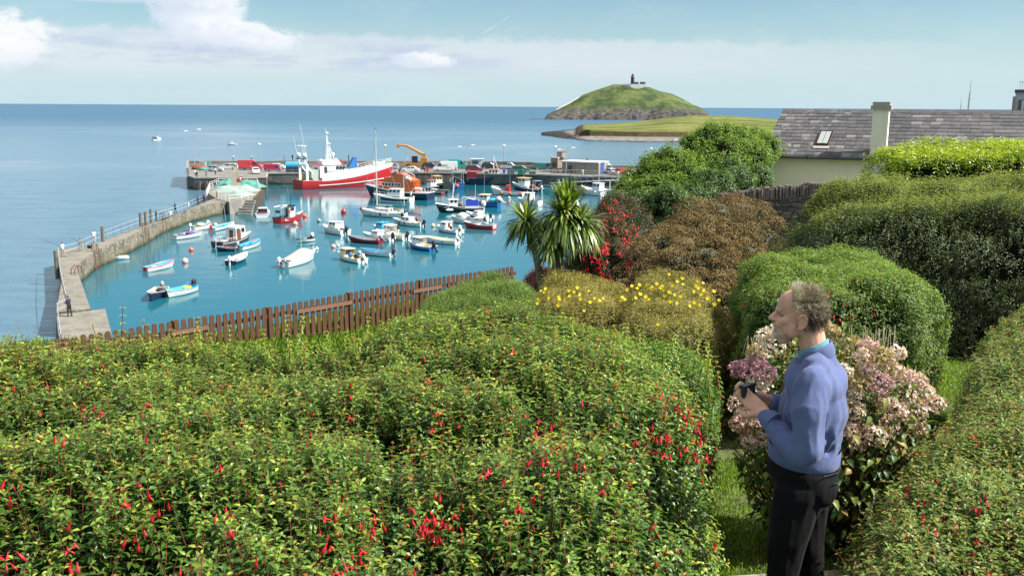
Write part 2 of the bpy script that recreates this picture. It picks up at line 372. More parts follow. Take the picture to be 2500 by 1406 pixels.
def island():
    ridge = [(1296, 293), (1330, 290), (1338, 279), (1360, 268), (1392, 252), (1425, 231), (1462, 218), (1497, 206.5), (1522, 206.5), (1542, 207.5), (1560, 210), (1585, 214), (1610, 223), (1640, 230), (1668, 243), (1692, 256), (1708, 262), (1724, 272), (1733, 283), (1737, 292)]
    D0 = at(1500, 293.5, 0).y
    rows = []; NV = 34
    pxs = np.linspace(1294, 1739, 150)
    def col_at(px):
        e = min(1, (px-1294)/120, (1739-px)/50); depth = 20+95*max(0, e)**0.6
        bay = 5*fbm(px*0.012, 3.3, 0, 1.0)
        zr = atd(px, lerp_poly(ridge, px), D0+depth).z
        return depth, bay, max(0.6, zr)
    for j in range(NV+14):
        r = []
        for px in pxs:
            depth, bay, zr = col_at(px)
            if j <= NV:
                v = j/NV; y = D0+depth*v+bay*(1-v)
                cl = min(zr*0.55, 5+11*min(1, max(0, (px-1310)/330)))
                cl *= 0.85+0.3*mnoise.noise(Vector((px*0.02, 7, 0)))
                vc = 0.10
                if v < vc: z = -1+(cl+1)*(v/vc)**0.7
                else:
                    q = (v-vc)/(1-vc); z = cl+(zr-cl)*(1-(1-q)**1.55)
                gl = max(0, mnoise.noise(Vector((px*0.028, v*2.0, 5))))*(1-v)*7*math.sin(math.pi*min(1, v*2.2)) if v < 0.45 else 0
                z = max(-1, z-gl*min(1, zr/30))
                z += (1.3*fbm(px*0.05, v*9, 2, 1.0, 5))*min(1, zr/20)*(1-v*0.8)
            else:
                q = (j-NV)/14; y = D0+depth+95*q; z = zr*(1-q**1.6)-1*q
            pt = atd(px, 262, y); r.append((pt.x, y, z))
        rows.append(r)
    b = MB(); b.grid(rows)
    struct(b.build('island_hill', rocky_grass('island_grass_and_rock', (0.045, 0.070, 0.030), (0.120, 0.145, 0.050), (0.025, 0.028, 0.036), (0.12, 0.11, 0.095), 0.03, 16, 40), smooth=True))
    # lighthouse, wall and buildings on top
    L = at(1500, 293.5, 0); s = (D0+95)/FPX
    base = atd(1544, 209, D0+92)
    g = thing('lighthouse', 'dark lighthouse tower with pale gallery and domed lantern on the green island', 'lighthouse', (base.x, base.y, base.z-2))
    dk = mat('lighthouse_dark_paint', (0.018, 0.024, 0.045), 0.6); pk = mat('lighthouse_gallery', (0.42, 0.25, 0.24), 0.6)
    b = MB(); H = 14.5
    b.tube((0, 0, 0), (0, 0, H), 3.0, 2.6, 20, dk); b.tube((0, 0, H-0.7), (0, 0, H), 2.7, 3.5, 20, dk); b.build('tower', None, g, auto=40)
    b = MB(); b.tube((0, 0, H), (0, 0, H+0.4), 3.6, 3.6, 20, pk); b.tube((0, 0, H+0.4), (0, 0, H+1.4), 2.6, 2.5, 20, pk)
    for i in range(14):
        a = i*math.tau/14; b.tube((3.4*math.cos(a), 3.4*math.sin(a), H+0.4), (3.4*math.cos(a), 3.4*math.sin(a), H+1.6), 0.07, 0.07, 5, pk)
    b.tube((0, 0, H+1.55), (0, 0, H+1.65), 3.45, 3.45, 20, pk); b.build('gallery', None, g, auto=40)
    b = MB(); b.tube((0, 0, H+1.4), (0, 0, H+4.0), 1.9, 1.9, 12, mat('lantern_glass', (0.25, 0.10, 0.10), 0.2)); lan = b.build('lantern_room', None, g)
    b = MB(); b.ball((0, 0, H+4.0), 2.1, dk, 14, 8, (1, 1, 0.7)); b.tube((0, 0, H+5.3), (0, 0, H+6.6), 0.25, 0.1, 6, dk); b.build('dome', None, lan, smooth=True)
    for k in range(3):
        b = MB(); b.box((-1.1+0*k, -2.83+0.05*k, 3.5+k*3.6), (0.7, 0.3, 1.2), GLASS); b.build('window', None, g)
    pale = mat('whitewashed_wall', (0.75, 0.73, 0.68), 0.9, 0.2, 0.3, dirt=(0.2, 0.19, 0.17))
    wl = [(1524, 207.5, 0), (1540, 210.5, 1), (1551, 213.6, 1), (1561, 213.8, 1), (1571, 211.5, 1), (1577, 208.5, 1)]
    b = MB(); pts = [atd(px, py, D0+84-(6 if k else 0)) for px, py, k in wl]
    for a, c in zip(pts[:-1], pts[1:]):
        h = 5.0; b.add([(a.x, a.y, a.z-2), (c.x, c.y, c.z-2), (c.x, c.y, base.z+1.6), (a.x, a.y, base.z+1.6), (a.x, a.y+0.8, a.z-2), (c.x, c.y+0.8, c.z-2), (c.x, c.y+0.8, base.z+1.6), (a.x, a.y+0.8, base.z+1.6)], [(0, 1, 2, 3), (3, 2, 6, 7), (5, 4, 7, 6), (1, 5, 6, 2), (4, 0, 3, 7)], pale)
    tag(b.build('retaining_wall'), 'pale curving compound wall below the lighthouse on the island top', 'wall')
    for (px, py, wd, hh, lab) in ((1552, 204.5, 8, 4, 'small dark pitched-roof hut just right of the lighthouse tower'), (1569, 201.5, 7, 5.5, 'dark flat-roofed keepers house at the right end of the lighthouse wall')):
        c = atd(px, py, D0+94); h = thing('keepers_house', lab, 'house', (c.x, c.y, base.z-2), 0.15)
        b = MB(); b.box((0, 0, hh/2+0.8), (wd, 6, hh+1.6), mat('keepers_wall', (0.10, 0.11, 0.14), 0.9)); b.build('wall', None, h)
        b = MB(); zz = hh+1.6
        if wd == 8: b.add([(-4.3, -3.3, zz), (4.3, -3.3, zz), (4.3, 3.3, zz), (-4.3, 3.3, zz), (-4.3, 0, zz+2), (4.3, 0, zz+2)], [(0, 1, 5, 4), (2, 3, 4, 5), (0, 4, 3), (1, 2, 5)], dk)
        else: b.box((0, 0, zz+0.2), (wd+0.6, 6.6, 0.4), dk)
        b.build('roof', None, h)
        for k in (-1, 1):
            b = MB(); b.box((k*wd*0.25, -3.02, hh*0.55+1), (1.2, 0.1, 1.4), GLASS); b.build('window', None, h)
    # white wall running down the left shoulder
    b = MB(); prev = None
    for px in np.linspace(1358, 1424, 26):
        dep, bay, zr = col_at(px); c = atd(px, 262, D0+dep-1); q = Vector((c.x, c.y, zr+0.1))
        if prev is not None:
            a = prev; b.add([(a.x, a.y, a.z-1), (q.x, q.y, q.z-1), (q.x, q.y, q.z+1.0), (a.x, a.y, a.z+1.0), (a.x, a.y+0.6, a.z-1), (q.x, q.y+.6, q.z-1), (q.x, q.y+.6, q.z+1.0), (a.x, a.y+.6, a.z+1.0)], [(0, 1, 2, 3), (3, 2, 6, 7), (5, 4, 7, 6), (4, 0, 3, 7), (1, 5, 6, 2)], WHITE)
        prev = q
    tag(b.build('boundary_wall'), 'thin white wall climbing the left shoulder of the lighthouse island', 'wall')
island()
def headland():
    shore = [(1325, 331.5), (1345, 334), (1365, 338), (1405, 343), (1440, 346), (1560, 348.5), (1700, 349.5), (2600, 356)]
    ridge = [(1325, 331), (1370, 325.5), (1400, 321), (1412, 310), (1423, 305), (1480, 302), (1540, 299), (1600, 292), (1650, 285), (1690, 282), (1740, 283), (1800, 285), (1860, 288.5), (1905, 293), (2600, 300)]
    clift = [(1325, 331.3), (1370, 327), (1400, 325), (1430, 324), (1500, 324), (1700, 321), (2600, 322)]
    rows = []; pxs = np.concatenate([np.linspace(1322, 1480, 60), np.linspace(1483, 1960, 90), np.linspace(1980, 2700, 12)])
    for j in range(40):
        r = []
        for px in pxs:
            S = at(px, lerp_poly(shore, px), 0); e = min(1, max(0, (px-1325)/95))
            big = min(1, max(0, (px-1400)/30))
            D = S.y; zc = 5.5*big+1.2*(1-big); depc = 40*e+6; depr = 230*e+14
            zr = max(0.5, atd(px, lerp_poly(ridge, px), D+depr).z)
            rk = mnoise.noise(Vector((px*0.11, j*0.7, 1)))
            if j < 8: q = j/8; y = D+depc*q; z = -0.3+2.1*q*big+1.2*q*(1-big)+0.5*rk*(1-abs(q-0.5))
            elif j < 12: q = (j-8)/4; y = D+depc+3*q; z = 1.8*big+0.9*(1-big)+(zc-1.8*big-0.9*(1-big))*q+0.3*rk
            elif j < 30: q = (j-12)/18; y = D+depc+3+(depr-depc-3)*q; z = zc+(zr-zc)*math.sin(q*math.pi/2)**0.9+0.25*rk*big+(1-big)*rk*0.5
            else: q = (j-30)/10; y = D+depr+180*q; z = zr*(1-q*q)-1*q
            c = atd(px, 300, y); r.append((c.x, y, z))
        rows.append(r)
    b = MB(); b.grid(rows)
    m = bpy.data.materials.new('headland_grass_and_shingle'); m.use_nodes = True; t = NT(m.node_tree)
    p = t.n.new('ShaderNodeBsdfPrincipled'); co = t.coord(); n = t.noise(t.mapping(co, (0.02, 0.05, 0.2)), 1, 6, 0.65); n2 = t.noise(co, 0.35, 6, 0.75); n3 = t.noise(t.mapping(co, (0.05, 0.05, 1)), 1, 5, 0.7)
    s2 = t.n.new('ShaderNodeSeparateXYZ'); t.l.new(co, s2.inputs[0]); z = t.m('ADD', s2.outputs[2], t.m('MULTIPLY', t.m('SUBTRACT', n2, 0.5), 1.0))
    grs = t.mix(t.smooth(n, 0.38, 0.6), (0.075, 0.105, 0.025), (0.185, 0.185, 0.060))
    grs = t.mix(t.m('MULTIPLY', t.smooth(n2, 0.5, 0.68), 0.4), grs, (0.05, 0.075, 0.02))
    sh = t.mix(t.smooth(n2, 0.4, 0.65), (0.15, 0.14, 0.125), (0.24, 0.22, 0.20))
    sh = t.mix(t.smooth(t.m('ADD', z, t.m('MULTIPLY', n3, 0.8)), 0.95, 0.5), sh, (0.025, 0.025, 0.03))
    cl = t.mix(t.smooth(n2, 0.4, 0.6), (0.10, 0.055, 0.045), (0.045, 0.055, 0.025))
    c = t.mix(t.smooth(z, 1.6, 2.0), sh, cl); c = t.mix(t.smooth(z, 4.3, 5.0), c, grs)
    spit = t.smooth(s2.outputs[0], at(1430, 340, 0).x, at(1395, 340, 0).x)
    c = t.mix(spit, c, t.mix(t.smooth(n2, 0.45, 0.6), (0.02, 0.02, 0.024), (0.06, 0.055, 0.05)))
    t.l.new(c, p.inputs['Base Color']); p.inputs['Roughness'].default_value = 0.95; p.inputs['Specular IOR Level'].default_value = 0.1
    t.l.new(t.bump(n2, 0.7, 0.6), p.inputs['Normal']); t.out(p.outputs[0])
    struct(b.build('headland_terrain', m, smooth=True))
headland()

# ---------------------------------------------------------------- harbour masonry
def masonry(key, c1, c2, pale, scale=1.0, weed=True, blocks=True):
    m = bpy.data.materials.new(key); m.use_nodes = True; t = NT(m.node_tree)
    p = t.n.new('ShaderNodeBsdfPrincipled'); co = t.coord()
    n = t.noise(co, 0.5*scale, 6, 0.7); n2 = t.noise(co, 3*scale, 6, 0.75); n3 = t.noise(t.mapping(co, (1.2, 1.2, 0.12)), 1.0*scale, 5, 0.7)
    c = t.mix(t.smooth(n, 0.35, 0.65), c1, c2)
    c = t.mix(t.m('MULTIPLY', t.smooth(n2, 0.54, 0.62), 0.75), c, pale)
    c = t.mix(t.m('MULTIPLY', t.smooth(n3, 0.55, 0.7), 0.5), c, (0.05, 0.045, 0.04))
    hgt = n2
    if weed:
        s2 = t.n.new('ShaderNodeSeparateXYZ'); t.l.new(co, s2.inputs[0]); z = t.m('ADD', s2.outputs[2], t.m('MULTIPLY', t.m('SUBTRACT', n, 0.5), 1.0))
        c = t.mix(t.m('MULTIPLY', t.smooth(z, 0.75, 0.35), 0.75), c, (0.075, 0.070, 0.018)); c = t.mix(t.smooth(z, 0.35, 0.05), c, (0.02, 0.022, 0.012))
    t.l.new(c, p.inputs['Base Color']); p.inputs['Roughness'].default_value = 0.9
    t.l.new(t.bump(hgt, 0.9, 0.08/scale), p.inputs['Normal']); t.out(p.outputs[0]); return m
CONC = masonry('weathered_concrete', (0.17, 0.16, 0.145), (0.25, 0.24, 0.215), (0.33, 0.32, 0.29), 1.0, False)
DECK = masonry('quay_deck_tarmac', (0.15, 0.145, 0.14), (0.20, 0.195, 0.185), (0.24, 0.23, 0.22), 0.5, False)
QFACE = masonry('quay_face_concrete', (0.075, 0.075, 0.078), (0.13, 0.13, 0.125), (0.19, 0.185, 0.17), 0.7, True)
STONE = masonry('pier_stone_face', (0.10, 0.085, 0.06), (0.20, 0.175, 0.13), (0.50, 0.47, 0.40), 0.9, True)
PTOP = masonry('pier_top_concrete', (0.15, 0.14, 0.115), (0.22, 0.205, 0.175), (0.31, 0.29, 0.25), 0.9, False)
PZ = 2.2; QZ = 2.8
P2 = lambda px, py, z: tuple(at(px, py, z)[:2])
# breakwater: two legs meeting at the corner, then the net platform at its head
leg1 = [P2(137, 762, PZ), P2(150, 690, PZ), P2(140, 612, PZ), P2(240, 592, PZ), P2(330, 557, PZ), P2(440, 520, PZ), P2(500, 493, PZ), P2(540, 479, PZ),
        P2(563, 492, PZ), P2(521, 497, PZ), P2(452, 514.5, PZ), P2(400, 533, PZ), P2(341, 565, PZ), P2(283, 592, PZ), P2(231, 613, PZ), P2(186, 649, PZ), P2(189, 662, PZ), P2(221, 754, PZ)]
b = MB(); b.prism(leg1[::-1], -3.0, PZ, STONE, PTOP, 0.0)
# plinth step along the foot of the inner wall
b.build('breakwater', None)
bw = bpy.data.objects['breakwater']; tag(bw, 'long pale stone breakwater with a bend, its top walked by anglers', 'breakwater')
# battered skirt
def skirt(pts, z0, z1, off, m, name, parent):
    b = MB()
    for a, c in zip(pts[:-1], pts[1:]):
        d = (Vector(c)-Vector(a)).normalized(); n = Vector((d.y, -d.x))
        a2 = Vector(a)+n*off; c2 = Vector(c)+n*off; a1 = Vector(a)+n*0.02; c1 = Vector(c)+n*0.02
        b.add([(a2.x, a2.y, z0), (c2.x, c2.y, z0), (c1.x, c1.y, z1), (a1.x, a1.y, z1)], [(0, 1, 2, 3)], m)
    return b.build(name, None, parent)
plat = [P2(138, 768, PZ+.15), P2(257, 754, PZ+.15), P2(272, 812, PZ+.15), P2(262, 862, PZ+.15), P2(152, 850, PZ+.15), P2(142, 812, PZ+.15)]
b = MB(); b.prism(plat[::-1], -3.0, PZ+.15, QFACE, PTOP, 0.6); tag(b.build('landing_platform'), 'square grey concrete landing at the near end of the breakwater', 'platform')
head = [P2(506, 472, PZ), P2(513, 459, PZ), P2(533, 450, PZ), P2(630, 448, PZ), P2(638, 461, PZ), P2(616, 484, PZ), P2(590, 492, PZ), P2(560, 495, PZ), P2(530, 487, PZ)]
b = MB(); b.prism(head[::-1], -3.0, PZ+0.12, CONC, PTOP, 0.0); hd = b.build('net_platform', None); tag(hd, 'concrete pier head stacked with nets at the far end of the breakwater', 'platform')
b = MB()      # sheet piling on the right face of the head
a, c = Vector(P2(638, 461, PZ)), Vector(P2(616, 484, PZ)); n = 9
dd = (c-a); pn = Vector((-dd.y, dd.x)).normalized()
if pn.x < 0: pn = -pn
for i in range(n):
    q = a+dd*((i+0.5)/n)+pn*0.3; b = MB(); b.box((q.x, q.y, -0.2), (0.75, 0.75, 4.6), mat('sheet_piling', (0.13, 0.10, 0.075), 0.9, 0.35, 1.5, 0.02), math.atan2(dd.y, dd.x)); b.build('sheet_pile', None, hd)
b = MB(); q0, q1 = Vector(P2(615, 485, PZ)), Vector(P2(604, 490, PZ)); 
for i in range(6):
    q = Vector(P2(606-2*i*0.2, 489+i*0.5, PZ)); b.box((q.x, q.y-0.5*i, PZ-0.25-0.4*i), (2.6, 0.6, 0.5), CONC)
b.build('steps', None, hd)
c = at(560, 489, PZ)
for k in (0, 1.0): b = MB(); b.tube((c.x+k, c.y-1.0, -0.6), (c.x+k, c.y-1.0, PZ), 0.62, 0.62, 12, BLACK); b.build('fender', None, hd)
# old stone beacon on the pier head
c = at(577, 459, PZ); g = thing('stone_beacon', 'tapering grey concrete pillar standing among the nets on the pier head', 'beacon', (c.x, c.y, PZ+.1), 0.3)
b = MB(); b.box((0, 0, 2.3), (2.0, 1.6, 4.6), masonry('beacon_stone', (0.30, 0.25, 0.17), (0.36, 0.34, 0.30), (0.42, 0.41, 0.37), 1, False), 0, 0.36); b.build('pillar', None, g)
b = MB(); b.tube((0.95, -0.9, 2.0), (0.95, -0.78, 2.0), 0.42, 0.42, 14, RED); b.tube((0.95, -0.92, 2.0), (0.95, -0.9, 2.0), 0.22, 0.22, 12, WHITE); b.build('lifebuoy', None, g)
b = MB(); b.box((0, 0, 4.66), (0.9, 0.74, 0.14), CONC); b.build('cap', None, g)
# nets heaped on the head
def net_heap(px, py, sx, sy, h, m, lab, seed, z=PZ+.12):
    c = at(px, py, z); rows = []
    for j in range(13):
        r = []
        for i in range(28):
            th = math.tau*i/28; rad = 1-(j/12); k = 1+0.28*mnoise.noise(Vector((math.cos(th)*1.3+seed, math.sin(th)*1.3, j*0.1)))
            zz = h*(1-rad**2.2)*(1+0.35*mnoise.noise(Vector((math.cos(th)*rad*2.3+seed, math.sin(th)*rad*2.3, 4))))
            r.append((sx*rad*k*math.cos(th), sy*rad*k*math.sin(th), zz+0.06*mnoise.noise(Vector((i*1.7, j*1.3, seed)))))
        rows.append(r)
    b = MB(); b.grid(rows, m, closed=True); o = b.build('fishing_net', None, smooth=True); o.location = (c.x, c.y, z-0.02)
    return tag(o, lab, 'fishing net', 'nets heaped on the pier head')
net_heap(555, 455, 3.2, 1.8, 1.3, NETG, 'green net heap left of the pillar on the pier head', 1)
net_heap(606, 456, 3.6, 2.0, 1.3, NETG, 'green net heap right of the pillar on the pier head', 2)
net_heap(556, 467, 3.6, 2.6, 1.15, NETW, 'large white net heap at the middle of the pier head', 3)
net_heap(592, 466, 3.2, 2.6, 1.15, NETW, 'pale net heap at the right front of the pier head', 4)
net_heap(583, 477, 3.0, 2.0, 0.9, mat('mixed_net', (0.24, 0.32, 0.29), 0.9, 0.3, 9, 0.05), 'grey-white net heap nearest the front edge of the pier head', 5)

# the main quay across the harbour
qf = [P2(462, 430, QZ), P2(476, 434.5, QZ), P2(560, 434.5, QZ), P2(650, 433.5, QZ), P2(652, 423.5, QZ), P2(745, 423, QZ), P2(1005, 422, QZ), P2(1137, 422.5, QZ), P2(1139, 424, QZ), P2(1300, 427, QZ), P2(1440, 432, QZ), P2(1620, 436, QZ), P2(1750, 440, QZ)]
qb = [P2(1750, 422, QZ), P2(1568, 421, QZ), P2(1483, 419.5, QZ), P2(1299, 413.5, QZ), P2(1150, 410, QZ), P2(1078, 410, QZ), P2(740, 409.5, QZ), P2(462, 409, QZ)]
Q = thing('harbour_quay', 'long grey concrete quay with a parapet across the far side of the harbour', 'quay', (0, 0, 0))
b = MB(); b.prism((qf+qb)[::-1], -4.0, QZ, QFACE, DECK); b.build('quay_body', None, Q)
b = MB()
for a, c in zip(qf[:-1], qf[1:]):      # pale coping
    a, c = Vector(a), Vector(c); d = (c-a); L = d.length; mid = (a+c)/2; b.box((mid.x, mid.y+0.12, QZ-0.02), (L, 0.5, 0.28), mat('quay_coping', (0.30, 0.285, 0.26), 0.9, 0.25, 0.8), math.atan2(d.y, d.x))
b.build('coping', None, Q)
for px in list(range(486, 650, 18))+list(range(1010, 1135, 14)):
    a = Vector(P2(px, 434.5 if px < 660 else 423, QZ)); b = MB(); b.box((a.x, a.y-0.25, 0.55), (0.6, 0.55, 3.1), mat('pile_brown', (0.12, 0.09, 0.07), 0.9, 0.4, 1.2)); b.build('timber_pile', None, Q)
b = MB()
WALLM = masonry('parapet_concrete', (0.17, 0.165, 0.155), (0.25, 0.24, 0.23), (0.31, 0.30, 0.28), 0.5, False)
wt = [(462, 393.3), (740, 393.0), (1078, 393.4), (1150, 393.0), (1299, 396.3), (1483, 404), (1568, 405.6), (1760, 410)]
for (a, c, (pa, ya), (pc, yc)) in zip(qb[::-1][:-1], qb[::-1][1:], wt[:-1], wt[1:]):
    a, c = Vector(a), Vector(c); za = atd(pa, ya, a.y).z; zc = atd(pc, yc, c.y).z
    ta = a+Vector((0, 1.4)); tc = c+Vector((0, 1.4))
    b.add([(a.x, a.y, 0), (c.x, c.y, 0), (c.x, c.y, zc), (a.x, a.y, za), (ta.x, ta.y, -2), (tc.x, tc.y, -2), (tc.x, tc.y, zc), (ta.x, ta.y, za)], [(0, 1, 2, 3), (3, 2, 6, 7), (5, 4, 7, 6), (4, 0, 3, 7), (1, 5, 6, 2)], WALLM)
    b.box(((a.x+c.x)/2, (a.y+c.y)/2-0.55, QZ+0.45), ((c-a).length, 1.0, 0.9), mat('parapet_step', (0.27, 0.26, 0.245), 0.9, 0.2, 0.7), math.atan2(c.y-a.y, c.x-a.x))
b.build('parapet', None, Q)
b = MB()      # left end wall of the quay
a, c = Vector(P2(462, 409, QZ)), Vector(P2(462, 430, QZ)); b.box(((a.x+c.x)/2-0.3, (a.y+c.y)/2, 2.4), ((a-c).length, 0.7, 4.6), WALLM, math.atan2(a.y-c.y, a.x-c.x)); b.build('end_wall', None, Q)
WZ = atd(740, 393.0, qb[6][1]).z
def rail(pts, name, lab, cat, posts_every=2.0, h=1.05, rails=(1.05, 0.55), r=0.045, m=SILVER, group=None, pm=None, mid_z=None):
    r *= 0.72
    g = thing(name, lab, cat, tuple(pts[0]), 0, group); o = Vector(pts[0])
    b = MB(); b.tube((0, 0, 0), (0, 0, h), r, r, 5, pm or m); first = b.build('post', None, g)
    loc = [Vector(p)-o for p in pts]
    for a, d in zip(loc[:-1], loc[1:]):
        n = max(1, round((d-a).length/posts_every))
        for i in range(n):
            q = first.copy(); q.location = a.lerp(d, (i+1)/n); q.parent = g; col.objects.link(q)
    for z in rails:
        c = MB()
        for a, d in zip(loc[:-1], loc[1:]): c.tube(a+Vector((0, 0, z)), d+Vector((0, 0, z)), r*0.9, r*0.9, 5, m)
        c.build('rail', None, g)
    return g
ralm = mat('pale_painted_rail', (0.36, 0.41, 0.44), 0.5)
postm = mat('weathered_post', (0.14, 0.11, 0.10), 0.8, 0.3)
A3 = lambda px, py, z: at(px, py, z)
rail([A3(150, 628, PZ), A3(190, 617, PZ), A3(240, 592, PZ), A3(330, 557, PZ), A3(440, 520, PZ), A3(500, 493, PZ), A3(505, 476, PZ)], 'pier_railing', 'long two-bar railing along the seaward edge of the breakwater', 'railing', 2.6, 1.25, (1.2, 0.62), 0.04, ralm, 'railings on the breakwater', postm)
rail([A3(143, 625, PZ), A3(150, 690, PZ), A3(163, 748, PZ)], 'pier_railing', 'pale handrail along the short near leg of the breakwater', 'railing', 3.5, 1.1, (1.1,), 0.05, ralm, 'railings on the breakwater', postm)
rail([A3(163, 762, PZ), A3(142, 772, PZ+.1), A3(146, 812, PZ+.15), A3(152, 852, PZ+.15), A3(262, 864, PZ+.15)], 'pier_railing', 'two-bar railing round the edge of the square landing', 'railing', 3.5, 1.1, (1.1, 0.55), 0.045, ralm, 'railings on the breakwater', postm)
rail([A3(505, 480, PZ), A3(513, 460, PZ+.1), A3(534, 451, PZ+.1), A3(628, 449, PZ+.1), A3(632, 460, PZ+.1)], 'pier_railing', 'white railing around the back of the pier head', 'railing', 2.2, 1.25, (1.25, 0.8, 0.4), 0.06, WHITE, 'railings on the breakwater')
rail([A3(652, 424, QZ), A3(745, 424, QZ)], 'quay_railing', 'low pale railing on the quay edge left of the red trawler', 'railing', 3, 1.0, (1.0, 0.5), 0.05, ralm, 'railings on the quay')
rail([A3(1308, 429, QZ), A3(1410, 431, QZ), A3(1470, 433, QZ), A3(1560, 436, QZ)], 'quay_railing', 'cream three-bar railing on the quay edge in front of the brown shed', 'railing', 2.1, 1.5, (1.5, 0.9, 0.3), 0.08, mat('cream_rail', (0.45, 0.43, 0.34), 0.6), 'railings on the quay')
rail([A3(533, 486, PZ+.1), A3(560, 494, PZ+.1), A3(590, 491, PZ+.1), A3(606, 487, PZ+.1)], 'pier_railing', 'white railing along the harbour edge of the pier head', 'railing', 2.2, 1.25, (1.25, 0.7), 0.055, WHITE, 'railings on the breakwater')
# big mooring posts on the breakwater
for px, py in ((138, 648), (252, 590), (344, 553), (356.5, 549.5), (369.5, 542.5)):
    c = at(px, py, PZ); b = MB(); hgt = 1.9 if px > 200 else 1.6
    b.tube((0, 0, -1.5 if px < 200 else -0.1), (0, 0, hgt), 0.22, 0.2, 9, mat('old_timber', (0.15, 0.13, 0.10), 0.9, 0.3, 3, 0.02)); b.tube((0, 0, hgt), (0, 0, hgt+0.04), 0.23, 0.15, 9, RUST)
    o = b.build('mooring_post', None); o.location = (c.x, c.y, PZ)
    tag(o, {138: 'tall timber post at the outer corner of the breakwater', 252: 'thick timber post on the breakwater nearest the bend', 344: 'left one of the three timber posts midway along the breakwater', 356.5: 'middle one of the three timber posts midway along the breakwater', 369.5: 'right one of the three timber posts, beside the man in black'}[px], 'post', 'timber mooring posts on the breakwater')
# iron ladders down the inner wall
for px, py, lab in ((233, 614, 'rusty ladder with a hooped top near the bend of the breakwater'), (187, 668, 'rusty ladder on the near leg of the breakwater'), (397, 534, 'rusty ladder on the far stretch of the breakwater'), (355, 560, 'thin rusty ladder in the middle of the breakwater wall')):
    c = at(px, py, PZ); g = thing('pier_ladder', lab, 'ladder', (c.x, c.y, PZ), 0.7 if px > 190 else -0.4, 'iron ladders on the breakwater')
    b = MB()
    for k in (-0.25, 0.25): b = MB(); b.path([(k, 0.5, 0), (k, 0.4, 0.7), (k, 0, 0.9), (k, -0.35, 0.6), (k, -0.5, 0), (k+0.0, -0.9, -2.6)], 0.05, 5, RUST); b.build('stringer', None, g)
    for i in range(7): z = -0.2-0.35*i; b = MB(); b.tube((-0.25, -0.52-0.15*i*0.35, z), (0.25, -0.52-0.15*i*0.35, z), 0.03, 0.03, 5, RUST); b.build('rung', None, g)

# quay furniture: lamps
def lamp(px, ptop, pbase, arms, lab, z=QZ, group='lamp posts along the quay', dz=None, depth=None):
    c = at(px, pbase, z); H = atd(px, ptop, c.y).z-z
    g = thing('street_lamp', lab, 'street lamp', (c.x, c.y, z), 0, group)
    b = MB(); b.tube((0, 0, 0), (0, 0, H), 0.13, 0.08, 8, SILVER); b.tube((0, 0, 0), (0, 0, 0.8), 0.2, 0.18, 8, SILVER); b.build('pole', None, g)
    if arms == 0:
        b = MB(); b.ball((0, 0, H+0.15), 0.42, WHITE, 12, 8, (1, 1, 0.75)); b.build('lantern', None, g, smooth=True)
    else:
        for s in ((-1, 1) if arms == 2 else (-1,)):
            b = MB(); b.tube((0, 0, H), (s*1.3, 0, H+(0.15 if s < 0 else 0.5)), 0.07, 0.06, 6, SILVER); a = b.build('arm', None, g)
            b = MB(); b.box((s*1.75, 0, H+(0.2 if s < 0 else 0.65)), (1.1, 0.4, 0.2), WHITE, 0, 0.7); b.build('lamp_head', None, a)
lamp(475, 322, 409.5, 2, 'tall twin-arm lamp post at the left end of the quay')
lamp(635, 354, 406, 0, 'ball-topped lamp post behind the red van on the quay')
lamp(941, 357, 404, 0, 'ball-topped lamp post just right of the yacht mast')
lamp(1139, 360, 418, 2, 'twin-arm lamp post beside the maroon car on the quay')
lamp(1230, 357, 406, 0, 'ball-topped lamp post above the silver pickup')
lamp(1355, 360, 408, 0, 'ball-topped lamp post behind the tall block of the shed')
lamp(1382, 367, 424, 2, 'twin-arm lamp post in front of the brown shed')
lamp(1588, 365, 412, 0, 'ball-topped lamp post seen just above the leaves of the left tree')
lamp(1664, 343, 420, 1, 'single-arm lamp post beside the tall green tree', z=QZ)
c = at(1639, 420, QZ); b = MB(); H = atd(1639, 343, c.y).z-QZ; b.tube((0, 0, 0), (0, 0, H), 0.22, 0.16, 8, mat('utility_pole', (0.16, 0.15, 0.14), 0.8)); b.tube((-0.6, 0, H-0.5), (0.6, 0, H-0.5), 0.07, 0.07, 5, RUST); b.tube((0, 0, H), (0, 0, H+0.2), 0.1, 0.05, 6, RUST)
o = b.build('utility_pole', None); o.location = (c.x, c.y, QZ); tag(o, 'dark plain pole rising out of the tree left of the single-arm lamp', 'pole')

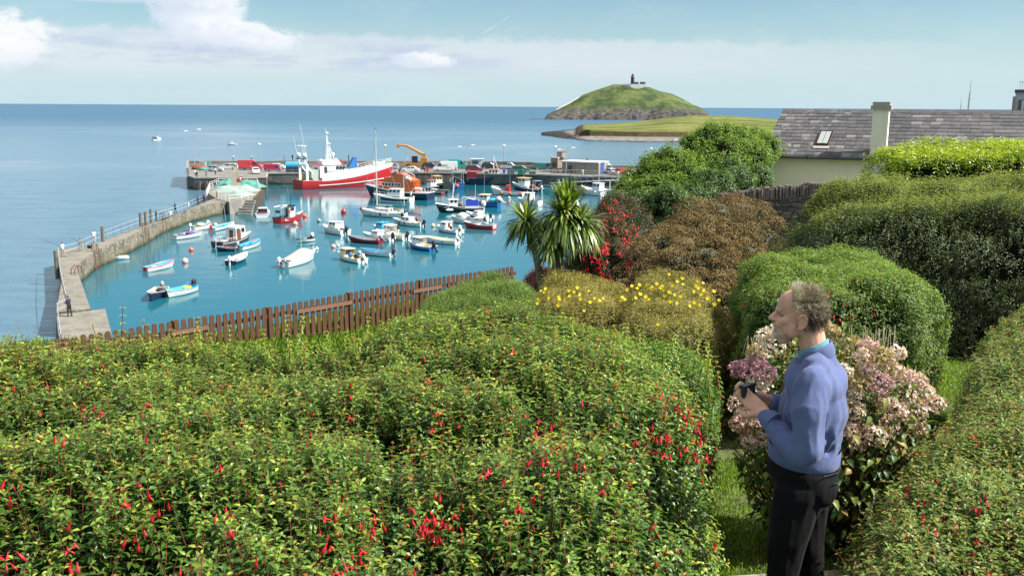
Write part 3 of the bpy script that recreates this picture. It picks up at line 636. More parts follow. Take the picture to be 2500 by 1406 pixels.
# brown shed with tall block, kiosk, boards
def shed():
    c0 = at(1372, 423, QZ); c1 = at(1461, 427, QZ); d = (c1-c0); L = d.length; rz = math.atan2(d.y, d.x)
    zt = atd(1372, 396, c0.y).z-QZ
    g = thing('quay_shed', 'long low brown shed with a white roof edge on the quay', 'building', tuple(c0), rz)
    wm = masonry('shed_render', (0.22, 0.205, 0.18), (0.29, 0.27, 0.235), (0.33, 0.31, 0.28), 0.5, False)
    b = MB(); b.box((L/2, 3, zt/2), (L, 6, zt), wm); b.build('wall', None, g)
    b = MB(); b.box((L/2-0.2, 3, zt+0.16), (L+0.5, 6.5, 0.3), mat('shed_roof', (0.55, 0.56, 0.56), 0.7)); b.build('roof', None, g)
    b = MB(); b.box((2.35, -0.02, 1.1), (1.0, 0.1, 2.0), DGREY); b.build('door', None, g)
    b = MB(); b.box((L+0.02, 2.2, 1.5), (0.1, 2.2, 3.0), mat('blue_shutter', (0.05, 0.07, 0.30), 0.5)); b.build('door', None, g, label='tall blue shutter door in the right end')
    for k in (0.33, 0.62):
        b = MB(); b.box((L*k, -0.08, zt/2), (0.3, 0.16, zt), wm); b.build('pilaster', None, g)
    c2 = at(1362, 420, QZ); zb = atd(1362, 385.5, c2.y).z-QZ
    h = thing('ice_plant_tower', 'tall brown block with a top hut at the left end of the shed', 'building', (c2.x, c2.y+1.5, QZ), rz)
    bm = mat('brown_cladding', (0.25, 0.195, 0.155), 0.8, 0.15, 1.0)
    b = MB(); b.box((0, 0, zb/2+0.5), (2.0, 4.0, zb-1.0), bm); b.build('wall', None, h)
    b = MB(); b.box((0, 0, zb+0.05), (2.2, 4.2, 0.14), WHITE); b.build('roof', None, h)
    b = MB(); b.box((0.9, 0.3, zb+0.75), (1.5, 2.4, 1.3), bm); b.box((0.9, 0.3, zb+1.44), (1.7, 2.6, 0.1), RUST); b.build('roof_hut', None, h)
    b = MB(); b.box((0.0, -2.05, 1.9), (1.1, 0.2, 1.0), DGREY); b.box((0.0, -2.15, 1.3), (1.2, 0.4, 0.1), RUST); b.build('hatch', None, h)
    for sx in (-0.85, 0.85):
        b = MB(); b.tube((sx, -1.7, 0), (sx, -1.7, 1.0), 0.09, 0.09, 6, RUST); b.build('leg', None, h)
shed()
def board(px, py, wd, ht, face, lab, name='notice_board'):
    c = at(px, py, QZ+1.0); y = qb[-1][1]-1.3; p = atd(px, py, y); g = thing(name, lab, 'notice board', (p.x, p.y, p.z))
    b = MB(); b.box((0, 0, 0), (wd, 0.1, ht), face); b.build('panel', None, g)
    for s in (-1, 1): b = MB(); b.tube((s*(wd/2+.05), 0.06, -1.0), (s*(wd/2+.05), 0.06, ht/2), 0.05, 0.05, 5, ralm); b.build('post', None, g)
    return g
pinkm = mat('faded_notice', (0.62, 0.50, 0.46), 0.7, 0.4, 6)
g = board(492, 399.5, 1.1, 1.3, pinkm, 'pale pink notice on the quay wall near its left end')
for k in range(4):
    b = MB(); b.box((0, -0.06, 0.4-k*0.26), (0.8-0.2*(k % 2), 0.02, 0.08), mat('notice_print', (0.25, 0.08, 0.08), 0.7)); b.build('printed_line', None, g)
mapm = mat('map_sheet', (0.16, 0.42, 0.36), 0.6, 0.7, 2.5)
g = board(507, 401, 1.7, 1.5, mapm, 'green and white map board right of the pink notice')
b = MB(); b.box((-0.55, -0.06, 0), (0.5, 0.02, 1.3), WHITE); b.build('side_panel', None, g)
# ---------------------------------------------------------------- boats
def two(px, py, qx, qy):
    """bow and stern pixels on the waterline -> stern point, heading, length"""
    B, S = at(px, py, 0), at(qx, qy, 0); d = B-S
    return S, math.atan2(d.y, d.x), d.length
def hull(g, L, B, fs, fb, hm, boot=None, bottom=None, stripe=None, inner=None, deck_from=None, deckm=None, sole=0.10, tw=0.8, rake=0.10, gun=None, full=2.2, thwarts=0, inset=0.07):
    NS = 17; S = []
    for i in range(NS):
        t = i/(NS-1); u = max(0, (t-0.42)/0.58)
        hb = B/2*(1-u**full) if t > 0.42 else B/2*(1-(1-tw)*((0.42-t)/0.42)**2)
        hb = max(hb, 0.015); zg = fs+(fb-fs)*t**2.0-0.10*fs*math.sin(math.pi*min(1, t*1.3))
        wl = 0.86-0.30*t**3; bl = 0.62-0.4*t**2
        xg = L*t+L*rake*t**3
        xs = [xg, xg-0.2*rake*L*t**3, xg-0.30*rake*L*t**3, L*t+L*rake*t**3*0.35, L*t+L*rake*t**3*0.05, L*t-0.10*L*t**6, L*t-0.16*L*t**6]
        ys = [hb, hb*0.995, hb*0.99, hb*(1+wl)/2*1.02, hb*wl, hb*bl, 0.0]
        zs = [zg, zg*0.80, zg*0.72, zg*0.40, 0.07 if True else 0, -0.18, -0.32]
        S.append([(x, y, z) for x, y, z in zip(xs, ys, zs)])
    bands = [hm, stripe or hm, hm, hm, boot or hm, bottom or boot or hm]
    b = MB()
    for s in (1, -1):
        for k in range(6):
            rows = [[(S[i][k][0], s*S[i][k][1], S[i][k][2]) for i in range(NS)], [(S[i][k+1][0], s*S[i][k+1][1], S[i][k+1][2]) for i in range(NS)]]
            b.grid(rows, bands[k], flip=(s > 0))
    tr = [(p[0], p[1], p[2]) for p in S[0]]+[(p[0], -p[1], p[2]) for p in S[0][::-1][1:]]
    b.add(tr, [tuple(range(len(tr)))], hm)
    h = b.build('hull', None, g, auto=35)
    gl = [[(S[i][0][0], s*S[i][0][1], S[i][0][2]) for i in range(NS)] for s in (1, -1)]
    im = inner or hm; b = MB(); n0 = 0
    nd = NS if deck_from is None else max(1, int(deck_from*(NS-1)))
    r = []
    for s in (1, -1):
        rows = [[], [], []]
        for i in range(min(nd+1, NS)):
            x, y, z = S[i][0]; yi = max(0.0, y-inset); xi = x+(inset if i == 0 else 0)-(inset*1.5 if i == NS-1 else 0)
            rows[0].append((x, s*y, z+.002)); rows[1].append((xi, s*yi, z+.002)); rows[2].append((xi-(0.12*L*(i/(NS-1))**6), s*yi*0.72, sole))
        b.grid(rows[:2], gun or hm, flip=(s < 0)); b.grid(rows[1:], im, flip=(s < 0)); r.append(rows[2])
    b.grid(r, im, flip=False)
    x0, y0, z0 = S[0][0]; b.add([(x0+inset, y0-inset, z0), (x0+inset, -(y0-inset), z0), (x0+inset, -(y0-inset)*.72, sole), (x0+inset, (y0-inset)*.72, sole), (x0, y0, z0), (x0, -y0, z0)], [(0, 1, 2, 3), (4, 5, 1, 0)], im)
    b.build('interior', None, g)
    b = MB(); rr = 0.03+0.006*B
    for s in (0, 1): b.path([(p[0], p[1]*1.01, p[2]-0.01) for p in gl[s]], rr, 6, gun or hm)
    b.path([gl[0][0], gl[1][0]], rr, 6, gun or hm); b.build('gunwale', None, g)
    if deck_from is not None:
        dm = deckm or WHITE; b = MB(); rows = [[], [], []]
        for i in range(nd, NS):
            x, y, z = S[i][0]; rows[0].append((x, y*0.98, z+.01)); rows[1].append((x, 0, z+.01+0.05*B)); rows[2].append((x, -y*0.98, z+.01))
        b.grid(rows, dm, flip=True)
        x, y, z = S[nd][0]; b.add([(x, y*.98, z+.01), (x, 0, z+.01+.05*B), (x, -y*.98, z+.01), (x, -y*.7, sole), (x, y*.7, sole)], [(0, 1, 2, 3, 4)], dm)
        b.build('foredeck', None, g)
    for k in range(thwarts):
        t = 0.12+0.72*k/max(1, thwarts); i = int(t*(NS-1)); x, y, z = S[i][0]
        b = MB(); b.box((x, 0, z*0.72), (0.24, 2*(y-inset)*0.97, 0.04), WOODB if k % 2 else (gun or WHITE)); b.build('thwart', None, g)
    return S
def beam_at(S, x):
    for a, c in zip(S[:-1], S[1:]):
        if a[0][0] <= x <= c[0][0]:
            f = (x-a[0][0])/(c[0][0]-a[0][0]); return a[0][1]+(c[0][1]-a[0][1])*f, a[0][2]+(c[0][2]-a[0][2])*f
    return S[-1][0][1], S[-1][0][2]
def outboard(g, L0, z, y=0.0, cm=DGREY, s=1.0, tilt=0.0, label=None):
    """an outboard motor on the transom at x = L0; tilt raises the leg out of the water"""
    o = bpy.data.objects.new('outboard_motor', None); col.objects.link(o); o.parent = g; o.location = (L0-0.05, y, z); o.rotation_euler = (0, tilt, 0)
    b = MB(); b.ball((-0.16*s, 0, 0.30*s), 0.24*s, cm, 10, 8, (1.15, 0.8, 1.0)); b.box((-0.16*s, 0, 0.10*s), (0.36*s, 0.28*s, 0.2*s), cm, 0, 1.0); b.build('cowling', None, o, smooth=True)
    b = MB(); b.box((-0.18*s, 0, -0.3*s), (0.2*s, 0.1*s, 0.7*s), cm); b.box((-0.2*s, 0, -0.68*s), (0.42*s, 0.1*s, 0.12*s), cm); b.box((-0.02*s, 0, 0), (0.16*s, 0.3*s, 0.26*s), BLACK); b.build('leg', None, o)
    if label: o['label'] = label
    return o
def cabin(g, x0, x1, wd, z0, h, m, slope=0.35, roofm=None, wins=2, front=True, lab=None, over=0.08, aft=0.0, winh=0.34, back_open=False, taper=0.88, wm=GLASS, door=None):
    """a wheelhouse: x0 aft, x1 forward at its foot"""
    xt1 = x1-slope*h; xt0 = x0+aft*h; T = wd*taper/2; W = wd/2; b = MB()
    V = [(x0, -W, z0), (x1, -W*0.9, z0), (x1, W*0.9, z0), (x0, W, z0), (xt0, -T, z0+h), (xt1, -T*0.92, z0+h), (xt1, T*0.92, z0+h), (xt0, T, z0+h)]
    b.add(V, [(0, 1, 5, 4), (1, 2, 6, 5), (2, 3, 7, 6)]+([] if back_open else [(3, 0, 4, 7)]), m)
    c = b.build('cabin', None, g, label=lab)
    b = MB(); rf = roofm or m
    b.add([(xt0-over*2, -T-over, z0+h), (xt1+over*2, -T*0.92-over, z0+h), (xt1+over*2, T*0.92+over, z0+h), (xt0-over*2, T+over, z0+h), (xt0-over, -T*0.8, z0+h+0.09), (xt1, -T*0.75, z0+h+0.09), (xt1, T*0.75, z0+h+0.09), (xt0-over, T*0.8, z0+h+0.09)],
          [(0, 3, 2, 1), (4, 5, 6, 7), (0, 1, 5, 4), (1, 2, 6, 5), (2, 3, 7, 6), (3, 0, 4, 7)], rf); b.build('roof', None, c)
    def P(face, u, v, off=0.012):
        if face == 'L' or face == 'R':
            s = -1 if face == 'R' else 1
            lo = Vector((x0, s*W, z0)).lerp(Vector((x1, s*W*0.9, z0)), u); hi = Vector((xt0, s*T, z0+h)).lerp(Vector((xt1, s*T*0.92, z0+h)), u); return lo.lerp(hi, v)+Vector((0, s*off, 0))
        lo = Vector((x1, -W*0.9, z0)).lerp(Vector((x1, W*0.9, z0)), u); hi = Vector((xt1, -T*0.92, z0+h)).lerp(Vector((xt1, T*0.92, z0+h)), u); return lo.lerp(hi, v)+Vector((off, 0, 0))
    v0, v1 = 0.93-winh/0.9*0.95, 0.90
    for face in 'LR':
        for k in range(wins):
            u0, u1 = (k+0.14)/wins, (k+0.86)/wins
            q = [P(face, u0, v0), P(face, u1, v0), P(face, u1, v1), P(face, u0, v1)]; b = MB(); b.add(q, [(0, 1, 2, 3)], wm); b.build('window', None, c)
    if front:
        for k in range(2):
            u0, u1 = 0.06+k*0.47, 0.47+k*0.47; q = [P('F', u0, v0), P('F', u1, v0), P('F', u1, v1), P('F', u0, v1)]; b = MB(); b.add(q, [(0, 1, 2, 3)], wm); b.build('window', None, c)
    if door and not back_open:
        b = MB(); b.box((x0-0.015+aft*h*0.3, 0, z0+h*0.42), (0.03, wd*0.34, h*0.75), door); b.build('door', None, c)
    return c
def rails_on(g, S, x0, x1, h=0.45, m=WHITE, r=0.022, name='guard_rail'):
    b = MB()
    for s in (1, -1):
        P = []
        for k in range(9):
            x = x0+(x1-x0)*k/8; y, z = beam_at(S, x); p = Vector((x, s*y*0.93, z)); P.append(p+Vector((0, 0, h)))
            if k % 2 == 0: b.tube(p, p+Vector((0, 0, h)), r, r, 5, m)
        b.path(P, r, 5, m)
    b.build(name, None, g)
def pole(g, x, y, z0, z1, r=0.03, m=SILVER, name='mast', lean=(0, 0)):
    b = MB(); b.tube((x, y, z0), (x+lean[0], y+lean[1], z1), r, r*0.7, 7, m); return b.build(name, None, g)
def mound(g, x, y, z, sx, sy, sz, m, name, label=None):
    b = MB(); b.ball((x, y, z), 1.0, m, 14, 8, (sx, sy, sz))
    b.v = [(a+0.12*sx*mnoise.noise(Vector((a*3, c*3, d*3))), c+0.12*sy*mnoise.noise(Vector((a*3, c*3, d*3+9))), d+0.25*sz*mnoise.noise(Vector((a*2.5, c*2.5, 3)))) for a, c, d in b.v]
    return b.build(name, None, g, smooth=True, label=label)
GB = 'small open boats moored in the harbour'; GC = 'cabin boats moored in the harbour'
def boat(name, lab, cat, bow, stern, group=GB, Lmin=None, **kw):
    S0, h, L = two(*bow, *stern)
    if Lmin: L = max(L, Lmin)
    g = thing(name, lab, cat, (S0.x, S0.y, 0), h, group); return g, L
# 1 pram by the breakwater
g, L = boat('rowing_boat', 'tiny white dinghy close under the breakwater wall', 'rowing boat', (268, 635), (313, 631)); S = hull(g, L, 1.2, .35, .42, WHITE, inner=WHITE, tw=.8, thwarts=2, rake=.12, full=3)
# 2
g, L = boat('rowing_boat', 'white rowing boat with red rims and a light blue inside', 'rowing boat', (421, 651), (354, 664)); S = hull(g, L, 1.65, .55, .9, WHITE, stripe=RED, inner=SKYB, gun=RED, thwarts=3, tw=.7)
b = MB(); b.box((-0.02, 0, .34), (.05, .5, .5), RED); b.build('transom_panel', None, g); mound(g, L*.35, 0, .4, .5, .35, .12, CANVAS, 'gear')
# 3
g, L = boat('motor_boat', 'bright blue boat with beige inside, bow towards the shore, alongside a white one', 'motor boat', (371, 736), (396, 713.5), Lmin=4.4); S = hull(g, L, 1.8, .6, .95, NAVY, stripe=NAVY, boot=BLUE, bottom=BLUE, inner=CANVAS, gun=CANVAS, thwarts=2, tw=.8); outboard(g, 0, .6, cm=GREYP, s=1.1); mound(g, L*.3, .2, .55, .6, .45, .2, BLACK, 'gear')
b = MB(); b.tube((L*.55, .75, .6), (L*.55, .75, 1.3), .03, .03, 5, SILVER); b.tube((L*.55, .75, 1.3), (L*.45, .75, 1.3), .03, .03, 5, SILVER); b.build('rail_hoop', None, g)
for s in (-1, 1):
    b = MB(); 
    for k in range(3): b.box((L*.86-.16*k, s*(.36+.07*k), .72), (.1, .02, .16), WHITE, s*-.42)
    b.build('bow_number', None, g)
# 4
g, L = boat('motor_boat', 'white boat with blue inside and a yellow bundle, beside the bright blue boat', 'motor boat', (413, 727), (471, 709)); S = hull(g, L, 1.75, .6, .9, WHITE, stripe=NAVY, boot=TEALP, bottom=TEALP, inner=SKYB, gun=SKYB, thwarts=1, tw=.8); outboard(g, 0, .65, cm=BLACK, s=1.15); mound(g, L*.25, 0, .5, .65, .4, .22, YELLOW, 'gear', 'yellow bundle')
b = MB(); b.tube((L*.5, .75, .6), (L*.5, .75, 1.25), .025, .025, 5, SILVER); b.tube((L*.5, .75, 1.25), (L*.42, .75, 1.25), .025, .025, 5, SILVER); b.build('rail_hoop', None, g)
# 5-7
g, L = boat('motor_boat', 'long white clinker boat with purple and blue covers, nearest the breakwater wall', 'motor boat', (490, 576), (424, 585.5)); S = hull(g, L, 1.9, .65, .95, WHITE, stripe=NAVY, boot=BLACK, inner=GREYP, gun=DGREY, thwarts=2, tw=.75); mound(g, L*.62, 0, .65, .8, .6, .25, mat('purple_cover', (.12, .05, .25), .8), 'cover', 'purple cover'); mound(g, L*.28, 0, .6, .6, .5, .15, BLUE, 'cover', 'blue cover')
g, L = boat('motor_boat', 'white boat with a pale cream cover amidships, behind the clinker boat', 'motor boat', (514, 557), (468, 564)); S = hull(g, L, 1.9, .7, .95, WHITE, stripe=WHITE, boot=GREYP, inner=GREYP, gun=GREENP, thwarts=1, tw=.75); mound(g, L*.45, 0, .8, .65, .55, .35, CREAM, 'cover', 'cream cover'); outboard(g, 0, .7, cm=WHITE, s=1)
g, L = boat('motor_boat', 'white skiff with a leaning thin mast and a red outboard', 'motor boat', (567, 553), (517, 565)); S = hull(g, L, 1.7, .5, .7, WHITE, boot=BLACK, inner=SKYB, gun=WHITE, thwarts=2, tw=.8); outboard(g, 0, .5, cm=RED, s=1, tilt=.3); mound(g, L*.6, 0, .5, .5, .4, .14, TEALP, 'gear'); pole(g, L*.72, 0, .3, 6.0, .05, GREYP, lean=(-.4, .3))
# 8
g, L = boat('cabin_boat', 'dark-hulled boat with a tall white wheelhouse and brown door, left part of the harbour', 'cabin boat', (606, 590), (530, 605), GC); S = hull(g, L, 2.5, .8, 1.35, DGREY, stripe=WHITE, boot=BLACK, inner=GREYP, gun=DGREY, deck_from=.62, tw=.85)
c = cabin(g, L*.46, L*.80, 1.9, .75, 1.75, WHITE, slope=.15, wins=2, door=WOODB, winh=.38); b = MB(); b.box((L*.54, -.955, 1.45), (.8, .04, 1.35), WOODB); b.build('door', None, c, label='brown side door')
pole(g, L*.55, 0, 2.5, 5.2, .03, WHITE, 'antenna'); b = MB(); b.ball((L*.6, .3, 2.72), .2, WHITE); b.build('radar_dome', None, g, smooth=True); rails_on(g, S, L*.1, L*.4); mound(g, L*.2, 0, .75, .8, .7, .25, GREYP, 'gear'); outboard(g, 0, .7, cm=GREYP)
g, L = boat('motor_boat', 'low dark navy open boat in front of the wheelhouse boat', 'motor boat', (533, 614), (579, 612)); S = hull(g, L, 1.6, .5, .7, NAVY, stripe=MAROON, inner=DGREY, gun=GREYP, thwarts=2); mound(g, L*.6, 0, .5, .4, .4, .2, MAROON, 'gear')
g, L = boat('motor_boat', 'white and blue open boat with bright blue inside and an orange ring', 'motor boat', (634, 598), (582, 612)); S = hull(g, L, 1.8, .6, .95, WHITE, stripe=BLUE, boot=TEALP, inner=SKYB, gun=NAVY, thwarts=2, tw=.8); outboard(g, 0, .65, cm=GREYP, s=1.1, tilt=.5)
b = MB(); 
for k in range(14): a0, a1 = k*math.tau/14, (k+1)*math.tau/14; b.tube((L*.72+.28*math.cos(a0), .28*math.sin(a0), .75), (L*.72+.28*math.cos(a1), .28*math.sin(a1), .75), .07, .07, 6, SALMON)
b.build('lifebuoy', None, g)
# 9
g, L = boat('motor_boat', 'navy and pale blue open boat with a white inside, bow pointing up and right', 'motor boat', (600, 633), (563, 648), Lmin=4.2); S = hull(g, L, 1.75, .6, .9, NAVY, stripe=SKYB, boot=SKYB, inner=WHITE, gun=WHITE, thwarts=3, tw=.85); outboard(g, 0, .6, cm=WHITE, s=1.2); mound(g, L*.4, 0, .45, .35, .25, .1, SALMON, 'gear', 'orange bundle')
# 10
g, L = boat('day_boat', 'largest white day boat in front, under a sloping beige canvas cover', 'day boat', (764, 634), (690, 654)); S = hull(g, L, 2.2, .75, 1.25, WHITE, stripe=GREYP, boot=BLACK, inner=GREYP, gun=WHITE, deck_from=.66, tw=.85)
b = MB(); rows = []
for i in range(12):
    u = i/11; x = L*(0.10+0.66*u); y, z = beam_at(S, x); hh = 0.10+0.95*u**1.1 if u < .9 else 0.85-1.5*(u-.9)
    rows.append([(x, y*math.cos(a)*0.97, z+.03+hh*max(0, math.sin(a))**.8) for a in np.linspace(0, math.pi, 11)])
b.grid(rows, CANVAS); b.build('canvas_cover', None, g, smooth=True); pole(g, L*.62, 0, 1.6, 3.6, .03, WHITE, 'mast'); rails_on(g, S, L*.78, L*1.04, .35, SILVER); outboard(g, 0, .7, .3, WHITE, 1.2); outboard(g, 0, .7, -.45, GREYP, .9, .5)
cabin(g, L*.68, L*.86, 1.3, 1.0, .45, WHITE, slope=.8, wins=1, winh=.5)
# 11
g, L = boat('speedboat', 'small white speedboat seen from astern beside the pier head', 'speedboat', (645, 522), (640, 532.5), GC, Lmin=4.6); S = hull(g, L, 2.3, .7, .95, WHITE, boot=BLACK, inner=MAROON, gun=WHITE, deck_from=.5, tw=.95, full=3); cabin(g, L*.35, L*.62, 1.8, .75, .7, WHITE, slope=.7, wins=1, roofm=WHITE, back_open=True)
# 12
g, L = boat('fishing_boat', 'red fishing boat with stern frame and red-trimmed wheelhouse alone left of centre', 'fishing boat', (735, 538.5), (676, 545), GC); S = hull(g, L, 2.7, .9, 1.5, RED, stripe=RED, boot=RED, bottom=MAROON, inner=GREYP, gun=BLACK, deck_from=.8, tw=.9)
c = cabin(g, L*.42, L*.64, 1.7, .8, 1.9, WHITE, slope=-.1, wins=1, roofm=RED, door=DGREY); b = MB(); b.box((L*.5, 0, 2.85), (L*.34, 2.1, .08), BLACK); b.build('awning', None, g)
pole(g, L*.5, 0, 2.8, 6.0, .04, GREYP); pole(g, L*.62, .2, 2.8, 4.1, .04, BLACK, 'antenna')
b = MB()
for s in (-1, 1): b.path([(.3, s*.95, .8), (.2, s*.95, 2.6), (L*.4, s*.7, 2.85)], .045, 6, SILVER); 
b.path([(.2, -.95, 2.6), (.2, .95, 2.6)], .045, 6, SILVER); b.path([(.3, -.95, 1.7), (.3, .95, 1.7)], .03, 6, SILVER); b.build('stern_gantry', None, g)
for s in (-.35, .3): b = MB(); b.ball((.25, s, 1.95), .26, BLACK); b.build('fender_buoy', None, g, smooth=True)
b = MB(); b.box((L*.3, -.2, 2.9), (1.1, .6, .12), WHITE); b.build('liferaft', None, g); mound(g, L*.28, .3, .9, .6, .5, .35, NAVY, 'gear'); b = MB(); b.ball((L*.40, -.9, 1.9), .3, SALMON, 10, 8, (.7, .5, 1.4)); b.build('hanging_buoys', None, g, smooth=True)
b = MB(); b.box((L*.22, -1.29, .62), (.75, .03, .10), WHITE, .02); b.box((L*.22, -1.29, .45), (.75, .03, .06), WHITE, .02); b.build('hull_lettering', None, g); rails_on(g, S, L*.66, L*1.05, .4, GREYP)
# 13
g, L = boat('motor_boat', 'small white boat with dark insides and a white outboard just above the beige-covered boat', 'motor boat', (726, 593), (763, 588)); S = hull(g, L, 1.5, .5, .62, WHITE, stripe=DGREY, boot=BLACK, inner=DGREY, gun=DGREY, thwarts=2, tw=.85); outboard(g, .25, .65, cm=WHITE, s=1.1)
# 14
g, L = boat('cabin_cruiser', 'white cabin cruiser with maroon waterline and dark outboard, centre left', 'cabin boat', (793, 566), (844, 574.5), GC, Lmin=4.4); S = hull(g, L, 2.2, .8, 1.15, WHITE, boot=MAROON, bottom=MAROON, inner=GREYP, gun=WHITE, deck_from=.5, tw=.92); cabin(g, L*.28, L*.68, 1.7, .95, .95, WHITE, slope=.75, wins=2); outboard(g, 0, .8, cm=DGREY, s=1.35)
# 15
g, L = boat('motor_boat', 'long maroon open boat with a grey inside at the centre of the harbour', 'motor boat', (856, 590), (930, 595)); S = hull(g, L, 1.9, .6, .95, MAROON, stripe=MAROON, boot=MAROON, inner=GREYP, gun=GREYP, thwarts=3, tw=.8); outboard(g, 0, .65, cm=GREYP, s=1.15, tilt=.8); mound(g, .15, .7, .5, .3, .2, .35, RED, 'red_bag')
# 16
g, L = boat('cabin_boat', 'low white cuddy boat tucked right behind the maroon boat', 'cabin boat', (892, 581), (958, 589), GC); S = hull(g, L, 1.9, .55, .9, WHITE, boot=BLACK, inner=GREYP, gun=WHITE, deck_from=.5, tw=.8); cabin(g, L*.42, L*.72, 1.4, .7, .6, WHITE, slope=.9, wins=1); outboard(g, 0, .6, cm=BLACK, s=1.25, tilt=.4)
# 17
g, L = boat('cabin_boat', 'cream-white cabin boat with side windows and dark outboard, behind the maroon boat', 'cabin boat', (925, 578), (992, 586.5), GC); S = hull(g, L, 2.1, .75, 1.1, WHITE, stripe=CREAM, boot=BLACK, inner=CREAM, gun=WHITE, deck_from=.55, tw=.85); cabin(g, L*.46, L*.78, 1.6, .95, 1.05, WHITE, slope=.5, wins=2, wm=mat('pale_window', (.2, .24, .24), .1), back_open=True); outboard(g, 0, .75, cm=DGREY, s=1.3); pole(g, L*.75, .2, 1.5, 3.2, .03, BLACK, 'antenna', (-.2, 0))
# 18
g, L = boat('cabin_boat', 'light blue topped boat showing behind the cream-white cabin boat', 'cabin boat', (916, 563.5), (966, 570), GC); S = hull(g, L, 1.9, .6, .9, WHITE, inner=SKYB, gun=SKYB, deck_from=.6, boot=BLACK); cabin(g, L*.5, L*.85, 1.5, .75, .75, SKYB, slope=.6, wins=2, roofm=SKYB); outboard(g, 0, .65, cm=BLACK, s=1.3)
# 19
g, L = boat('motor_boat', 'white open boat with a vivid blue inside near the front of the harbour', 'motor boat', (886, 620.5), (958, 627)); S = hull(g, L, 1.75, .55, .85, WHITE, stripe=WHITE, boot=BLACK, inner=SKYB, gun=GREYP, thwarts=3, tw=.8); outboard(g, 0, .55, cm=DGREY, s=1.15)
# 20
g, L = boat('cabin_boat', 'small cream boat with a red hatch and bags aboard, left of the blue-inside boat', 'cabin boat', (830, 631), (886, 643), GC); S = hull(g, L, 1.9, .6, .95, WHITE, stripe=CREAM, boot=BLACK, inner=CREAM, gun=CREAM, deck_from=.6, deckm=CREAM, tw=.85); cabin(g, L*.52, L*.86, 1.5, .8, .75, CREAM, slope=.7, wins=1, back_open=True); mound(g, L*.45, .3, .8, .3, .3, .4, BLUE, 'gear', 'blue bag'); mound(g, L*.33, -.2, .7, .45, .35, .3, BLACK, 'gear', 'black bag'); outboard(g, 0, .6, cm=WHITE, s=1.15, tilt=.6); b = MB(); b.box((L*.82, .2, 1.3), (.5, .4, .16), RED); b.build('hatch', None, g)
# 21
g, L = boat('cabin_boat', 'small boat with bright blue hull, white cuddy and black outboard on the right', 'cabin boat', (1002, 604.5), (1058, 613), GC); S = hull(g, L, 1.95, .65, 1.0, BLUE, stripe=WHITE, boot=BLUE, bottom=BLUE, inner=CREAM, gun=WHITE, deck_from=.62, tw=.85); cabin(g, L*.45, L*.82, 1.55, .85, .85, WHITE, slope=.6, wins=2, wm=mat('pale_window', (.2, .24, .24), .1), back_open=True); outboard(g, 0, .65, cm=BLACK, s=1.35, tilt=.5)
# 22
g, L = boat('motor_boat', 'long plain white open launch right of the blue cuddy boat', 'motor boat', (1040, 591.5), (1117, 597.5)); S = hull(g, L, 1.9, .65, .95, WHITE, stripe=WHITE, boot=GREYP, inner=CREAM, gun=WHITE, thwarts=0, tw=.85); outboard(g, 0, .65, cm=WHITE, s=1.1, tilt=.9); b = MB(); b.ball((L*.38, .97, .4), .14, SKYB, 8, 6, (.8, .6, 2.0)); b.build('fender', None, g, smooth=True)
# 23
g, L = boat('cabin_boat', 'small white boat with a brown cabin door and white outboard, above the white launch', 'cabin boat', (1071, 564), (1122, 571), GC); S = hull(g, L, 2.0, .6, .95, WHITE, stripe=WHITE, boot=BLACK, inner=GREYP, gun=WHITE, deck_from=.55, tw=.85); cabin(g, L*.5, L*.82, 1.5, .8, .8, WHITE, slope=.5, wins=1, door=WOODB); outboard(g, 0, .65, cm=WHITE, s=1.25, tilt=.6); mound(g, L*.4, 0, .8, .25, .25, .3, BLACK, 'gear')
# 24 big yacht
g, L = boat('sailing_yacht', 'large white yacht with the tallest mast and fenders along its side', 'yacht', (886, 526.5), (990, 532), 'sailing yachts in the harbour'); S = hull(g, L, 3.0, .95, 1.25, WHITE, stripe=WHITE, boot=NAVY, inner=CREAM, gun=WHITE, deck_from=.30, tw=.6, rake=.08, full=2.0); cabin(g, L*.34, L*.72, 1.7, 1.1, .42, WHITE, slope=1.6, wins=3, front=False, winh=.5)
ht = at(921, 510, 0); top = atd(921, 316, at(921, 522, 0).y).z
mx = L*.66; m_ = pole(g, mx, 0, 1.1, top, .11, mat('mast_alloy', (.62, .60, .55), .5)); b = MB(); b.tube((mx, 0, top), (mx-.0, 0, top+.5), .02, .02, 4, BLACK); b.box((mx, 0, top+.1), (.5, .06, .06), BLACK); b.build('wind_vane', None, m_)
b = MB(); b.tube((mx, 0, 2.1), (L*.3, 0, 2.05), .09, .09, 8, SILVER); b.build('boom', None, g)
b = MB(); b.tube((L*1.06, 0, 1.4), (mx+.1, 0, top-2.5), .035, .03, 5, GREYP); b.tube((0.05, 0, 1.0), (mx-.1, 0, top-.3), .02, .02, 4, GREYP); b.tube((mx, 1.3, 1.2), (mx, .1, top*.7), .02, .02, 4, GREYP); b.tube((mx, -1.3, 1.2), (mx, -.1, top*.7), .02, .02, 4, GREYP); b.build('rigging', None, g)
for x, m2 in ((L*.80, WHITE), (L*.66, WHITE), (L*.50, NAVY), (L*.32, WHITE)):
    y, z = beam_at(S, x); b = MB(); b.ball((x, y*1.03, .6), .17, m2, 8, 6, (.8, .6, 2.2)); b.build('fender', None, g, smooth=True)
for x in (L*.28, L*.12): b = MB(); b.box((x, .75, 1.35), (.35, .12, .6), YELLOW); b.build('danbuoy', None, g)
b = MB(); b.ball((L*1.02, .3, 1.35), .3, SALMON); b.build('bow_buoy', None, g, smooth=True); rails_on(g, S, L*.05, L*1.0, .55, SILVER); mound(g, L*.42, 0, 1.6, .4, .4, .25, BLACK, 'gear')
